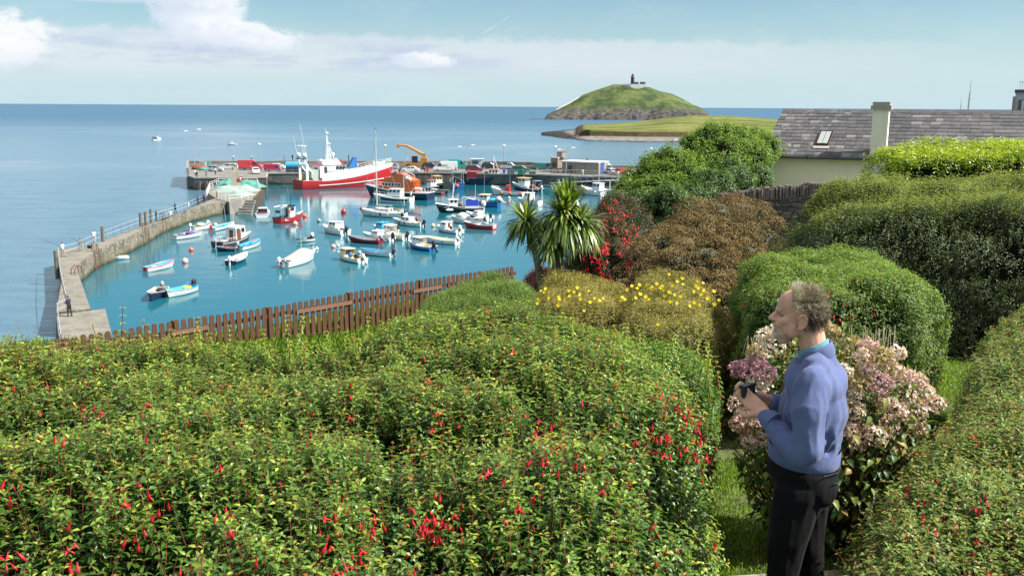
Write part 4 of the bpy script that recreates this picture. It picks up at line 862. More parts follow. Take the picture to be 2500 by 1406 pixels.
# 25
g, L = boat('sailing_boat', 'small white sailing boat with a blue sail cover on its boom', 'yacht', (965, 547), (1032, 554), 'sailing yachts in the harbour'); S = hull(g, L, 2.3, .7, 1.0, WHITE, stripe=GREYP, boot=NAVY, inner=CREAM, gun=GREYP, deck_from=.35, tw=.6); cabin(g, L*.40, L*.74, 1.4, .85, .55, WHITE, slope=1.2, wins=2, front=False, winh=.6)
mx = L*.66; top = atd(989, 424, at(990, 549, 0).y).z; pole(g, mx, 0, .9, top, .07, mat('mast_alloy', (.62, .60, .55), .5)); b = MB(); b.tube((mx, 0, 2.3), (L*.05, 0, 1.9), .14, .10, 8, BLUE); b.tube((mx-.1, 0, 1.9), (mx-.1, 0, 3.3), .15, .07, 8, BLUE); b.build('sail_cover', None, g)
b = MB(); b.tube((L*1.05, 0, 1.1), (mx, 0, top-.4), .02, .02, 4, GREYP); b.tube((0.05, 0, .8), (mx, 0, top), .015, .015, 4, GREYP); b.build('rigging', None, g); outboard(g, -.1, .6, cm=BLACK, s=1.2); mound(g, L*.72, .1, 1.5, .3, .25, .5, NAVY, 'gear'); mound(g, L*.2, 0, 1.1, .25, .3, .35, WOODB, 'gear')
for x in (L*.72, L*.5): y, z = beam_at(S, x); b = MB(); b.ball((x, y*1.03, .45), .13, NAVY, 8, 6, (.8, .6, 2.2)); b.build('fender', None, g, smooth=True)
# 26
g, L = boat('motor_cruiser', 'white motor cruiser with a dark side band in front of the orange lifeboat', 'motor cruiser', (920, 493.5), (1006, 496.5), GC); S = hull(g, L, 3.0, 1.1, 1.7, WHITE, stripe=WHITE, inner=CREAM, gun=WHITE, deck_from=.25, tw=.92, full=2.6)
for s in (-1, 1):
    b = MB(); rows = [[], []]
    for k in range(12): x = L*(.06+.78*k/11); y, z = beam_at(S, x); rows[0].append((x, s*(y*1.0+.015), z*.82)); rows[1].append((x, s*(y*.955+.015), z*.42))
    b.grid(rows, NAVY); b.build('side_band', None, g)
cabin(g, L*.28, L*.72, 2.3, 1.35, 1.5, WHITE, slope=.8, wins=3, taper=.82, over=.12); rails_on(g, S, L*.6, L*1.05, .55, SILVER)
for x, s, m2 in ((L*.02, 1, YELLOW), (L*.02, -1, WHITE)): b = MB(); b.ball((x, s*1.3, 1.0), .2, m2, 8, 6, (.8, .8, 2.2)); b.build('fender', None, g, smooth=True)
# 27 lifeboat
g, L = boat('lifeboat', 'orange and navy lifeboat with six square windows moored left of the quay centre', 'lifeboat', (905, 480.5), (1052, 487.5), 'large craft by the quay'); S = hull(g, L, 4.6, 1.5, 2.7, NAVY, stripe=NAVY, boot=NAVY, bottom=RED, inner=GREYP, gun=WHITE, deck_from=.12, deckm=GREYP, tw=.9, full=2.4)
b = MB(); x0, x1 = L*.22, L*.86
prof = [(x0, 1.5), (x0, 4.0), (L*.30, 4.4), (L*.42, 5.2), (L*.50, 5.35), (L*.56, 5.2), (L*.60, 4.6), (L*.72, 4.35), (L*.735, 4.0), (L*.76, 2.9), (L*.90, 2.5), (L*.92, 1.9)]
rows = []
for wf, dz in ((1.0, 0), (.86, 0), (.5, .12)):
    pass
for s in (1, -1):
    rows = [[(x, s*1.55*(1 if x < L*.7 else 1-(x-L*.7)/(L*.33)), 1.5) for x, z in prof], [(x, s*1.5*(1 if x < L*.7 else 1-(x-L*.7)/(L*.33)), max(1.5, min(z, 3.7)-.05)) for x, z in prof], [(x, s*1.15*(1 if x < L*.7 else 1-(x-L*.7)/(L*.33)), z) for x, z in prof], [(x, 0, z+.06) for x, z in prof]]
    b.grid(rows, ORANGE, flip=(s > 0))
b.add([(x0, 1.55, 1.5), (x0, 1.5, 3.65), (x0, 1.15, 4.0), (x0, -1.15, 4.0), (x0, -1.5, 3.65), (x0, -1.55, 1.5)], [tuple(range(6))], ORANGE)
c = b.build('superstructure', None, g, auto=40)
for s in (1, -1):
    for k in range(6):
        b = MB(); b.box((L*(.46+.052*k), s*1.53, 3.0), (.66, .06, .78), WHITE); wf = b.build('window', None, c); b = MB(); b.box((L*(.46+.052*k), s*1.57, 3.0), (.46, .05, .56), GLASS); b.build('pane', None, c)
b = MB(); b.box((L*.6, 1.53, 2.35), (1.6, .05, .12), WHITE); b.build('lettering', None, c)
b = MB()
for s in (1, -1): b.path([(L*.30, s*1.1, 4.4), (L*.30, s*1.1, 4.9), (L*.40, s*1.1, 5.6), (L*.46, s*1.1, 5.7)], .06, 6, WHITE)
for k in range(5): x = L*(.30+.04*k); b.tube((x, -1.1, 4.5+.2*k), (x, -1.1, 4.95+.17*k), .05, .05, 5, WHITE); b.tube((x, 1.1, 4.5+.2*k), (x, 1.1, 4.95+.17*k), .05, .05, 5, WHITE)
b.build('roof_rails', None, g); b = MB(); b.tube((L*.36, 1.1, 4.5), (L*.27, 1.2, 4.1), .33, .33, 10, WHITE); b.build('liferaft_canister', None, g)
b = MB(); b.box((L*.5, 0, 5.75), (.3, .3, .8), BLACK); b.box((L*.5, 0, 6.2), (.3, 1.5, .12), BLACK); b.tube((L*.46, .4, 5.3), (L*.46, .4, 7.8), .03, .02, 5, BLACK); b.tube((L*.53, -.4, 5.3), (L*.53, -.4, 7.6), .03, .02, 5, WHITE); b.build('radar_mast', None, g)
b = MB(); b.ball((L*.56, .5, 5.5), .3, RED); b.build('searchlight', None, g, smooth=True); rails_on(g, S, L*.02, L*.22, .9, WHITE, .04); rails_on(g, S, L*.72, L*1.04, .8, WHITE, .04)
b = MB(); b.tube((L*.2, 1.4, 2.3), (L*.1, 1.4, 2.3), .3, .3, 10, WHITE); b.build('rolled_tender', None, g); b = MB(); b.ball((L*.24, 2.35, 1.2), .3, WHITE, 8, 6, (.8, .6, 2)); b.build('fender', None, g, smooth=True)
# 28 trawler
g, L = boat('trawler', 'large red and white trawler with a tall white lattice mast alongside the quay', 'trawler', (949, 450.5), (727, 461.5), 'large craft by the quay')
S = hull(g, L, 6.6, 2.1, 4.9, RED, stripe=RED, boot=RED, bottom=MAROON, inner=GREYP, gun=RED, deck_from=.85, deckm=GREYP, tw=.92, rake=.055, full=2.6, sole=1.6)
wp = mat('trawler_white', (.80, .81, .80), .45, .05, .8, dirt=(.5, .42, .33), dirt_amt=.3)
b = MB()
for s in (1, -1):      # white bulwark and shelter-deck sides
    rows = [[], []]
    for k in range(20):
        x = L*(.20+.84*k/19); y, z = beam_at(S, x); rows[0].append((x, s*(y+.03), z+1.25-.55*(k/19))); rows[1].append((x, s*(y+.03), z-.25))
    b.grid(rows, wp, flip=(s > 0))
rows = []
for k in range(20): x = L*(.20+.80*k/19); y, z = beam_at(S, x); rows.append([(x, y*.98, z+.45-.2*(k/19)), (x, -y*.98, z+.45-.2*(k/19))])
b.grid(rows, GREYP); b.build('shelter_deck', None, g)
for s in (1, -1):
    b = MB(); rows = [[], []]
    for k in range(20): x = L*(.17+.86*k/19); y, z = beam_at(S, x); yy = y*(.955-.10*(k/19)**3)+.04; rows[0].append((x-.012*L*(k/19)**3, s*yy, z*.40+.12)); rows[1].append((x-.012*L*(k/19)**3, s*yy*.996, z*.40-.06))
    b.grid(rows, WHITE, flip=(s > 0)); b.build('hull_stripe', None, g)
zb = 3.1
wh = cabin(g, L*.20, L*.48, 4.6, zb-.6, 3.0, wp, slope=.12, wins=0, front=True, roofm=RED, over=.18, taper=.96, door=DGREY)
for s in (1, -1):
    for k in range(3): b = MB(); b.box((L*(.385+.034*k), s*2.26, zb+1.75), (.62, .06, .75), GLASS); b.build('window', None, wh)
    b = MB(); b.box((L*.26, s*2.27, zb+1.3), (.75, .06, 1.5), DGREY); b.build('door', None, wh); b = MB(); b.box((L*.34, s*2.27, zb+.9), (3.4, .04, .07), MAROON); b.build('trim_line', None, wh)
cabin(g, L*.24, L*.44, 3.6, zb+2.5, .9, wp, slope=.6, wins=0, front=False, roofm=wp, taper=.8)
b = MB(); mz0, mz1 = zb+3.2, atd(793, 323, at(790, 460, 0).y).z
mx = L*.315
for k in range(2): b.tube((mx, -.35+.7*k, mz0), (mx+.05, -.12+.24*k, mz1-.8), .22, .12, 8, wp)
for k in range(9):
    z = mz0+.6+k*(mz1-mz0-2.0)/9; b.tube((mx, 0, z), (mx+1.3-.10*k, 0, z-.1), .06, .06, 5, wp); b.tube((mx, 0, z), (mx+1.2-.1*k, 0, z+.9), .045, .045, 4, wp)
b.tube((mx+2.2, 0, mz0-.2), (mx+.6, 0, mz1-3), .10, .06, 6, wp); b.tube((mx+1.3, 0.3, mz0-.2), (mx+.9, .3, mz1-4.5), .07, .05, 6, wp)
b.box((mx, 0, mz1-.2), (.5, 1.7, .35), wp); b.tube((mx, 0, mz1-.1), (mx, 0, mz1+1.2), .04, .02, 5, wp); b.box((mx+.6, 0, mz1-2.8), (.4, 1.4, .25), wp)
lm = b.build('lattice_mast', None, g)
for (x, z, r_) in ((mx+1.9, mz0+1.6, .42), (mx-1.3, mz0+.2, .35), (mx+2.7, mz0+.2, .4), (mx+.7, mz1-4.4, .28)): b = MB(); b.ball((x, .5, z), r_, wp); b.build('radar_dome', None, lm, smooth=True)
b = MB(); b.box((L*.42, 0, zb+3.3), (1.8, 2.6, .5), RED); b.ball((L*.42, 1.1, zb+3.5), .35, RED, 10, 6, (1.6, .8, .8)); b.build('liferaft_cradle', None, g, smooth=False)
# stern gantry with white net drum posts
b = MB(); gx = L*.065
for s in (-1, 1): b.box((gx, s*2.1, 3.6), (.55, .5, 4.4), wp, 0, .8); b.tube((gx, s*2.1, 5.7), (gx-.6, s*1.6, 7.6), .25, .15, 8, wp)
b.box((gx, 0, 5.6), (.6, 4.6, .5), wp); b.tube((gx, 1.9, 5.6), (gx+2.6, 1.6, 2.4), .22, .2, 8, wp); b.tube((gx, -1.9, 5.6), (gx+2.6, -1.6, 2.4), .22, .2, 8, wp); gn = b.build('stern_gantry', None, g)
for s in (-1, 1): b = MB(); b.ball((gx-.3, s*1.7, 7.9), .55, wp); b.ball((gx-.5, s*1.7, 7.1), .4, BLACK, 10, 6, (1.6, 1, .5)); b.build('net_block', None, gn, smooth=True)
b = MB(); b.tube((gx+.4, -1.6, 6.5), (gx-1.2, -1.6, 15.5), .06, .03, 5, wp); b.tube((gx-.4, 1.6, 6.5), (gx-1.6, 1.6, 12.5), .06, .03, 5, wp); b.tube((gx-1.3, 0, 10.2), (gx+1.2, 0, 10.0), .06, .06, 5, wp); b.tube((gx+.3, 0, 6), (gx-.1, 0, 10.5), .06, .06, 5, wp); b.build('whip_antenna', None, g)
b = MB(); b.tube((gx+2.5, -1.9, 3.2), (gx+2.5, 1.9, 3.2), 1.35, 1.35, 16, mat('net_drum_grey', (.36, .40, .36), .9, .3, 3)); b.build('net_drum', None, g); b = MB(); b.box((gx+.9, 2.6, 2.5), (.6, .5, 1.3), YELLOW); b.build('yellow_post', None, g)
b = MB(); b.add([(L*.53, -.9, zb+1.4), (L*.63, -.9, zb+1.4), (L*.63, .9, zb+1.4), (L*.53, .9, zb+1.4), (L*.605, -.5, zb+4.0), (L*.635, -.5, zb+4.0), (L*.635, .5, zb+4.0), (L*.605, .5, zb+4.0)], [(0, 3, 2, 1), (4, 5, 6, 7), (0, 1, 5, 4), (1, 2, 6, 5), (2, 3, 7, 6), (3, 0, 4, 7)], BLUE); b.build('tarpaulin', None, g, label='blue tarpaulin over the winch')
for zz in (.5, 1.0):
    b = MB()
    for s in (1, -1):
        P = []
        for k in range(14): x = L*(.50+.53*k/13); y, z = beam_at(S, x); P.append((x, s*y*.97, z+.75+zz)); b.tube((x, s*y*.97, z+.3), (x, s*y*.97, z+.75+zz), .04, .04, 4, WHITE)
        b.path(P, .045, 5, WHITE)
    b.build('guard_rail', None, g)
for s in (1, -1):
    b = MB()
    for k in range(11): b.box((L*(.255+.011*k)+(.09 if k > 5 else 0), s*(beam_at(S, L*.3)[0]+.05), 3.42), (.14, .03, .2), NAVY)
    b.build('name_lettering', None, g)
# 29 workboat with blue board
g, L = boat('work_boat', 'black and white workboat with a white wheelhouse and a big blue side board', 'work boat', (1073, 519), (1176, 516), GC); S = hull(g, L, 2.9, .9, 1.7, BLACK, stripe=GREYP, inner=GREYP, gun=WHITE, deck_from=.78, tw=.9); c = cabin(g, L*.60, L*.80, 1.7, 1.0, 1.4, WHITE, slope=.2, wins=2, over=.15)
b = MB(); b.tube((L*.70, 0, 2.5), (L*.66, 0, 5.4), .14, .07, 7, WHITE); b.tube((L*.70, .1, 2.5), (L*.62, .3, 6.1), .05, .03, 5, WHITE); b.build('mast', None, g)
b = MB(); b.box((L*.27, 1.35, 1.75), (L*.30, .06, 1.15), mat('royal_blue_board', (.02, .05, .42), .5)); b.build('side_board', None, g, label='blue board'); b = MB()
for x in (L*.12, L*.42):
    for s in (-1, 1): b.tube((x, s*1.32, .8), (x, s*1.32, 2.6), .04, .04, 5, WHITE)
for s in (-1, 1): b.tube((L*.12, s*1.32, 2.6), (L*.42, s*1.32, 2.6), .04, .04, 5, WHITE)
b.build('frame', None, g); outboard(g, 0, 1.0, 0, WHITE, 1.9); mound(g, L*.5, 0, 1.1, .9, .8, .5, DGREY, 'gear'); mound(g, L*.52, .6, 1.7, .25, .25, .2, SALMON, 'gear', 'orange float')
for k in range(3): b = MB(); b.box((L*.90-.32*k, 0.62+.22*k, 1.05), (.22, .04, .34), WHITE, -.55); b.build('bow_number', None, g)
b = MB(); b.ball((L*.80, 1.15, .55), .3, WHITE, 10, 6, (2.6, .6, .8)); b.build('fender', None, g, smooth=True)
# 30
g, L = boat('fishing_boat', 'dark blue boat with a pale orange canopy top and white outboards behind the blue board', 'fishing boat', (1146, 503), (1219, 506), GC); S = hull(g, L, 2.6, 1.1, 1.5, BLUE, stripe=NAVY, boot=BLACK, inner=GREYP, gun=NAVY, deck_from=.7, tw=.9); cabin(g, L*.36, L*.62, 1.7, 1.1, 1.3, WHITE, slope=.1, wins=2, roofm=mat('peach_roof', (.70, .45, .30), .6), over=.2); outboard(g, 0, 1.2, .3, WHITE, 1.6, .9); outboard(g, 0, 1.2, -.4, WHITE, 1.6, .9); mound(g, L*.22, 0, 1.3, 1.0, .8, .45, SKYB, 'gear'); pole(g, L*.5, 0, 2.2, atd(1185, 424, at(1185, 505, 0).y).z, .045, GREYP); pole(g, L*.8, 0, 1.6, 4.4, .04, WHITE, 'antenna')
# 31, 32
g, L = boat('cabin_cruiser', 'white cruiser under a pale grey cover in front of a slim navy-and-white speedboat', 'cabin boat', (1107, 543), (1163, 547), GC); S = hull(g, L, 2.3, .8, 1.2, WHITE, stripe=GREYP, inner=GREYP, gun=WHITE, deck_from=.5, tw=.9, boot=BLACK)
b = MB(); rows = []
for i in range(9): u = i/8; x = L*(.35+.5*u); y, z = beam_at(S, x); hh = 0.95*math.sin(math.pi*(u*.8+.15)); rows.append([(x, y*math.cos(a)*.95, z+.03+hh*max(0, math.sin(a))) for a in np.linspace(0, math.pi, 9)])
b.grid(rows, mat('pale_grey_cover', (.52, .55, .54), .8)); b.build('canvas_cover', None, g, smooth=True); rails_on(g, S, L*.7, L*1.04, .3, SILVER)
g, L = boat('speedboat', 'slim white and navy speedboat behind the grey-covered cruiser', 'speedboat', (1143, 531), (1197, 538), GC); S = hull(g, L, 2.2, .7, 1.05, WHITE, stripe=WHITE, boot=NAVY, inner=CREAM, gun=WHITE, deck_from=.45, tw=.9); cabin(g, L*.42, L*.7, 1.6, .85, .55, WHITE, slope=1.2, wins=1); outboard(g, 0, .6, cm=BLACK, s=1.1, tilt=.6)
for s in (1, -1):
    b = MB(); rows = [[], []]
    for k in range(8): x = L*(.05+.7*k/7); y, z = beam_at(S, x); rows[0].append((x, s*(y+.02), z*.7)); rows[1].append((x, s*(y*.97+.02), z*.35))
    b.grid(rows, NAVY); b.build('side_band', None, g)
# 33
g, L = boat('motor_boat', 'dark red boat with a small white open wheelhouse right of the cruisers', 'motor boat', (1138, 556), (1207, 560.5), GC); S = hull(g, L, 2.0, .75, 1.05, RED, stripe=MAROON, boot=MAROON, inner=GREYP, gun=WHITE, deck_from=.62, tw=.85); cabin(g, L*.46, L*.74, 1.5, .9, .85, WHITE, slope=.5, wins=1, back_open=True, wm=mat('yellowish_window', (.35, .33, .16), .2)); mound(g, L*.36, 0, .9, .4, .3, .25, GREYP, 'gear')
for k in range(2): b = MB(); b.box((-.04, -.3+.6*k, .42), (.04, .4, .4), WHITE); b.build('stern_panel', None, g)
# 34
g, L = boat('fishing_boat', 'big navy fishing boat with a red box aft lying against the quay', 'fishing boat', (1238, 451.5), (1142, 450), 'large craft by the quay'); S = hull(g, L, 4.2, 1.7, 3.0, NAVY, stripe=NAVY, boot=NAVY, bottom=MAROON, inner=GREYP, gun=BLACK, deck_from=.8, deckm=GREYP, tw=.85, sole=1.0); cabin(g, L*.55, L*.78, 2.6, 1.9, 2.0, WHITE, slope=0, wins=3, roofm=mat('brown_roof', (.3, .14, .06), .7))
b = MB(); b.box((L*.13, 0, 2.3), (L*.24, 3.4, 1.9), mat('dull_red_box', (.30, .03, .045), .7)); b.build('shelter', None, g, label='dull red shelter box'); b = MB(); b.box((L*.12, 0, 1.45), (L*.22, 3.7, .5), GREYP); b.build('grey_locker', None, g); mound(g, L*.36, 0, 2.2, 1.1, 1.0, .8, mat('brown_gear', (.12, .06, .04), .9), 'gear'); mound(g, L*.47, 0, 2.4, .8, 1.0, .9, DGREY, 'gear')
b = MB(); b.tube((L*.66, 0, 3.9), (L*.66, 0, 7.4), .12, .08, 7, WHITE); b.tube((L*.66, 0, 6.8), (L*.80, 0, 3.6), .07, .07, 6, WHITE); b.tube((L*.66, 0, 6.2), (L*.76, 0, 3.6), .05, .05, 6, WHITE); b.build('mast', None, g)
b = MB(); b.ball((L*.80, -1.5, 1.2), .16, WHITE, 8, 6, (1.4, .3, 1.2)); b.ball((L*.77, -1.55, 1.2), .16, YELLOW, 8, 6, (.8, .3, .8)); b.build('hull_number', None, g)
# 35 - 37
g, L = boat('cabin_boat', 'little boat with a cream wheelhouse and orange-edged roof under the quay wall', 'cabin boat', (1082, 461.5), (1058, 457), GC, Lmin=5); S = hull(g, L, 2.2, .9, 1.5, BLACK, stripe=WHITE, inner=GREYP, gun=WHITE, deck_from=.7); cabin(g, L*.25, L*.62, 1.9, 1.0, 1.9, CREAM, slope=.1, wins=2, roofm=mat('orange_roof_edge', (.62, .33, .10), .6), over=.15)
g, L = boat('cabin_boat', 'tiny boat with a blue-sided cabin and red roof line just right of the lifeboat', 'cabin boat', (1066, 466), (1044, 463), GC, Lmin=4.5); S = hull(g, L, 2.0, .8, 1.1, NAVY, inner=GREYP, gun=WHITE, deck_from=.7); cabin(g, L*.2, L*.6, 1.7, .9, 1.5, WHITE, slope=.1, wins=2, roofm=RED); b = MB(); b.box((L*.3, .9, 1.6), (.5, .05, .9), BLUE); b.build('panel', None, g); pole(g, L*.4, 0, 2.3, 4.6, .05, GREYP)
g, L = boat('work_boat', 'blue boat seen from astern with a tall grey-green frame and an orange buoy', 'work boat', (1110, 452), (1119, 464), GC, Lmin=6); S = hull(g, L, 3.2, 1.6, 1.9, BLUE, stripe=GREYP, inner=DGREY, gun=GREYP, tw=.95)
b = MB()
for x in (.4, L*.5):
    for s in (-1, 1): b.tube((x, s*1.3, 1.4), (x, s*1.2, 4.0), .06, .06, 6, SILVER)
for s in (-1, 1): b.tube((.4, s*1.2, 4.0), (L*.5, s*1.2, 4.0), .06, .06, 6, SILVER)
b.tube((.4, -1.2, 4.0), (.4, 1.2, 4.0), .06, .06, 6, SILVER); b.tube((L*.5, -1.2, 4.0), (L*.5, 1.2, 4.0), .06, .06, 6, SILVER); b.build('frame', None, g)
b = MB(); b.box((L*.25, 0, 4.06), (L*.46, 2.3, .06), mat('green_canopy', (.10, .18, .15), .8)); b.build('canopy', None, g); b = MB(); b.ball((-.3, .3, 1.0), .42, SALMON); b.build('buoy', None, g, smooth=True); mound(g, .6, -.7, 1.9, .35, .3, .7, BLUE, 'gear')
g, L = boat('motor_boat', 'low maroon open boat moored beyond the stern of the orange lifeboat', 'motor boat', (1062, 474), (1082, 475.5), Lmin=4); S = hull(g, L, 1.8, .5, .7, MAROON, stripe=BLACK, inner=DGREY, gun=GREYP, thwarts=1)
g, L = boat('motor_boat', 'grey inflatable-looking tender with pale tubes right of the lifeboat stern', 'motor boat', (1092, 473), (1060, 468), Lmin=4.5); S = hull(g, L, 2.0, .6, .85, DGREY, stripe=WHITE, inner=DGREY, gun=WHITE, thwarts=1); outboard(g, 0, .7, cm=BLACK)
# 38
g, L = boat('fishing_boat', 'pale grey boat with a red cabin forward and pink buoys along its side', 'fishing boat', (1206, 475.5), (1278, 478), GC); S = hull(g, L, 2.6, .75, 1.7, WHITE, stripe=WHITE, boot=BLACK, inner=BLACK, gun=WHITE, deck_from=.72, tw=.8); cabin(g, L*.46, L*.60, 1.5, .9, 1.3, RED, slope=.2, wins=1, roofm=RED, wm=mat('grey_window', (.25, .27, .33), .2)); b = MB(); b.box((L*.70, 0, 1.25), (L*.2, 1.2, .3), RED); b.build('fore_hatch', None, g); rails_on(g, S, L*.86, L*1.08, .4, WHITE, .04); pole(g, L*.46, 0, 2, 5.6, .05, GREYP)
for x in (L*.68, L*.40, L*.04): y, z = beam_at(S, x); b = MB(); b.ball((x, y+.15, .6), .33, SALMON); b.build('buoy', None, g, smooth=True)
# 39
g, L = boat('fishing_boat', 'boat with a white wheelhouse and bright yellow roof, right part of the harbour', 'fishing boat', (1256, 464.5), (1320, 470), GC); S = hull(g, L, 2.8, .8, 1.9, NAVY, stripe=WHITE, boot=WHITE, inner=GREYP, gun=WHITE, deck_from=.62, tw=.85); cabin(g, L*.50, L*.74, 1.9, 1.2, 1.9, WHITE, slope=-.15, wins=2, roofm=YELLOW, over=.3); b = MB()
for x in (L*.1, L*.4):
    for s in (-1, 1): b.tube((x, s*1.1, .8), (x, s*1.1, 2.6), .05, .05, 6, SILVER)
b.path([(L*.4, -1.1, 2.6), (L*.1, -1.1, 2.6), (L*.1, 1.1, 2.6), (L*.4, 1.1, 2.6)], .05, 6, SILVER); b.build('frame', None, g); mound(g, L*.3, 0, 1.2, .8, .7, .5, mat('brown_gear', (.12, .06, .04), .9), 'gear'); pole(g, L*.62, 0, 3.1, 6.2, .05, GREYP, lean=(.8, 0)); mound(g, L*.15, .3, 1.0, .5, .4, .25, SALMON, 'gear')
outboard(g, 0, .9, 0, WHITE, 1.3)
# 40
g, L = boat('cabin_boat', 'white cabin boat half hidden behind the left cabbage palm', 'cabin boat', (1268, 498), (1319, 502), GC); S = hull(g, L, 2.3, .9, 1.3, WHITE, stripe=WHITE, boot=GREYP, inner=GREYP, gun=WHITE, deck_from=.5); cabin(g, L*.38, L*.74, 1.8, 1.1, 1.3, WHITE, slope=.4, wins=2); pole(g, L*.36, 0, 1.5, 4.2, .07, WHITE)
# 41
g, L = boat('fishing_boat', 'white boat with blue lower hull and white wheelhouse aft, right end of the harbour', 'fishing boat', (1426, 474.5), (1474, 479), GC, Lmin=6.2); S = hull(g, L, 2.5, .85, 2.0, WHITE, stripe=GREYP, boot=BLUE, bottom=BLUE, inner=GREYP, gun=WHITE, deck_from=.55, tw=.9); cabin(g, L*.10, L*.45, 1.8, 1.1, 1.7, WHITE, slope=.1, wins=2, over=.12); pole(g, L*.25, 0, 2.8, 4.4, .05, CREAM)
g, L = boat('cabin_boat', 'low white boat partly behind the leaves at the right end of the pontoon', 'cabin boat', (1462, 470.5), (1500, 472), GC); S = hull(g, L, 2.2, .8, 1.1, WHITE, stripe=WHITE, inner=GREYP, gun=WHITE, deck_from=.6); pole(g, L*.3, 0, .8, 3.0, .1, WHITE)
g, L = boat('motor_boat', 'low dark blue boat with orange buoys seen between the palm leaves', 'motor boat', (1396, 473), (1422, 475), Lmin=5); S = hull(g, L, 2.0, .7, 1.0, NAVY, stripe=RED, inner=DGREY, gun=GREYP, thwarts=1); mound(g, L*.5, 0, 1.0, .8, .6, .3, SALMON, 'gear')
# 43 boats out at sea
g, L = boat('motor_boat', 'white motor boat with people aboard heading right on the open sea', 'motor boat', (393, 343), (372, 344), 'boats out on the open sea', Lmin=6); S = hull(g, L, 2.3, .8, 1.2, WHITE, stripe=WHITE, boot=WHITE, inner=GREYP, gun=DGREY, deck_from=.6); cabin(g, L*.48, L*.78, 1.6, 1.0, 1.0, WHITE, slope=.8, wins=1)
for k, m2 in enumerate((DGREY, MAROON, NAVY)): mound(g, L*(.12+.12*k), .2*(-1)**k, 1.5, .28, .28, .75, m2, 'passenger')
g, L = boat('motor_boat', 'tiny white boat further right on the open sea', 'motor boat', (567, 354.5), (578, 354.5), 'boats out on the open sea', Lmin=4.4); S = hull(g, L, 1.8, .6, .8, WHITE, stripe=WHITE, inner=GREYP, gun=WHITE, deck_from=.6); cabin(g, L*.4, L*.7, 1.3, .7, .7, WHITE, slope=.4, wins=1); mound(g, L*.9, 0, 1.0, .25, .25, .6, DGREY, 'passenger')
# ---- buoys
for px, py, r_, m2, lab in ((839, 521, .52, RED, 'large bright red buoy alone in open water below the trawler'), (744, 530.5, .42, SALMON, 'red buoy at the bow of the red fishing boat'), (721, 549.5, .42, mat('orange_white_buoy', (.75, .45, .33), .5), 'pale orange buoy just below the red fishing boat'),
        (779, 542, .38, GREYP, 'grey and white buoy right of the red fishing boat'), (467, 613, .33, SALMON, 'orange buoy left of the dark wheelhouse boat'), (452, 642, .40, mat('pink_white_buoy', (.78, .40, .36), .5), 'red and white buoy off the bow of the red-rimmed rowing boat'),
        (814, 605, .33, mat('pink_white_buoy', (.78, .40, .36), .5), 'pink buoy between the cabin cruiser and the cream boat'), (826, 602, .2, WHITE, 'small white float beside the pink buoy'), (773.5, 609.5, .24, WHITE, 'small white float off the bow of the beige-covered boat'),
        (878, 618.5, .22, WHITE, 'small white float near the bow of the blue-inside boat'), (1057.5, 554, .35, CREAM, 'cream buoy at the bow of the brown-doored boat'), (1366, 468, .5, SALMON, 'orange buoy seen through the top of the palm'), (1287, 474, .42, SALMON, 'red buoy off the stern of the red-cabined boat'), (1243, 485.5, .3, WHITE, 'small white float left of the half-hidden cabin boat'), (508, 545.5, .33, WHITE, 'white float at the bow of the cream-covered boat'), (526, 551, .3, WHITE, 'white float left of the skiff with the thin mast')):
    c = at(px, py, 0); b = MB(); b.ball((0, 0, r_*.55), r_, m2, 14, 10); b.tube((0, 0, r_*1.4), (0, 0, r_*1.75), r_*.18, r_*.14, 6, m2); o = b.build('mooring_buoy', None, smooth=True); o.location = (c.x, c.y, 0); tag(o, lab, 'buoy', 'mooring buoys in the harbour')
# ---- floating pontoon and gangway
c0, c1 = at(1318, 449.5, .5), at(1520, 459, .5); d = c1-c0; g = thing('pontoon', 'long low floating pontoon at the right side of the harbour', 'pontoon', (c0.x, c0.y, 0), math.atan2(d.y, d.x))
b = MB(); b.box((d.length/2, 0, .35), (d.length, 2.4, .5), mat('pontoon_grey', (.33, .32, .30), .8, .15, 1)); b.build('deck', None, g)
for k, px in enumerate((1419, 1503)):
    x = d.length*(.5 if k == 0 else .92); b = MB(); b.tube((x, 1.3, -2), (x, 1.3, 4.0), .28, .28, 10, GREYP); b.ball((x, 1.3, 4.05), .3, WHITE, 10, 6); b.build('mooring_pile', None, g)
c0, c1 = at(1346, 447, .9), at(1560, 437.5, QZ); d = c1-c0; g = thing('gangway', 'long sloping white-edged gangway from the quay down to the pontoon', 'gangway', tuple(c0), math.atan2(d.y, d.x)); Lh = Vector(d[:2]).length
b = MB()
for s in (-.6, .6): b.tube((0, s, 0), (Lh, s, d.z), .14, .14, 6, WHITE); b.tube((0, s, 1.1), (Lh, s, d.z+1.1), .05, .05, 5, GREYP)
b.add([(0, -.6, .05), (Lh, -.6, d.z+.05), (Lh, .6, d.z+.05), (0, .6, .05)], [(0, 1, 2, 3)], DGREY); b.build('walkway', None, g)
for x in range(15): b = MB(); z = d.z*x/14; b.tube((Lh*x/14, -.6, z), (Lh*x/14, -.6, z+1.1), .04, .04, 4, GREYP); b.build('stanchion', None, g)

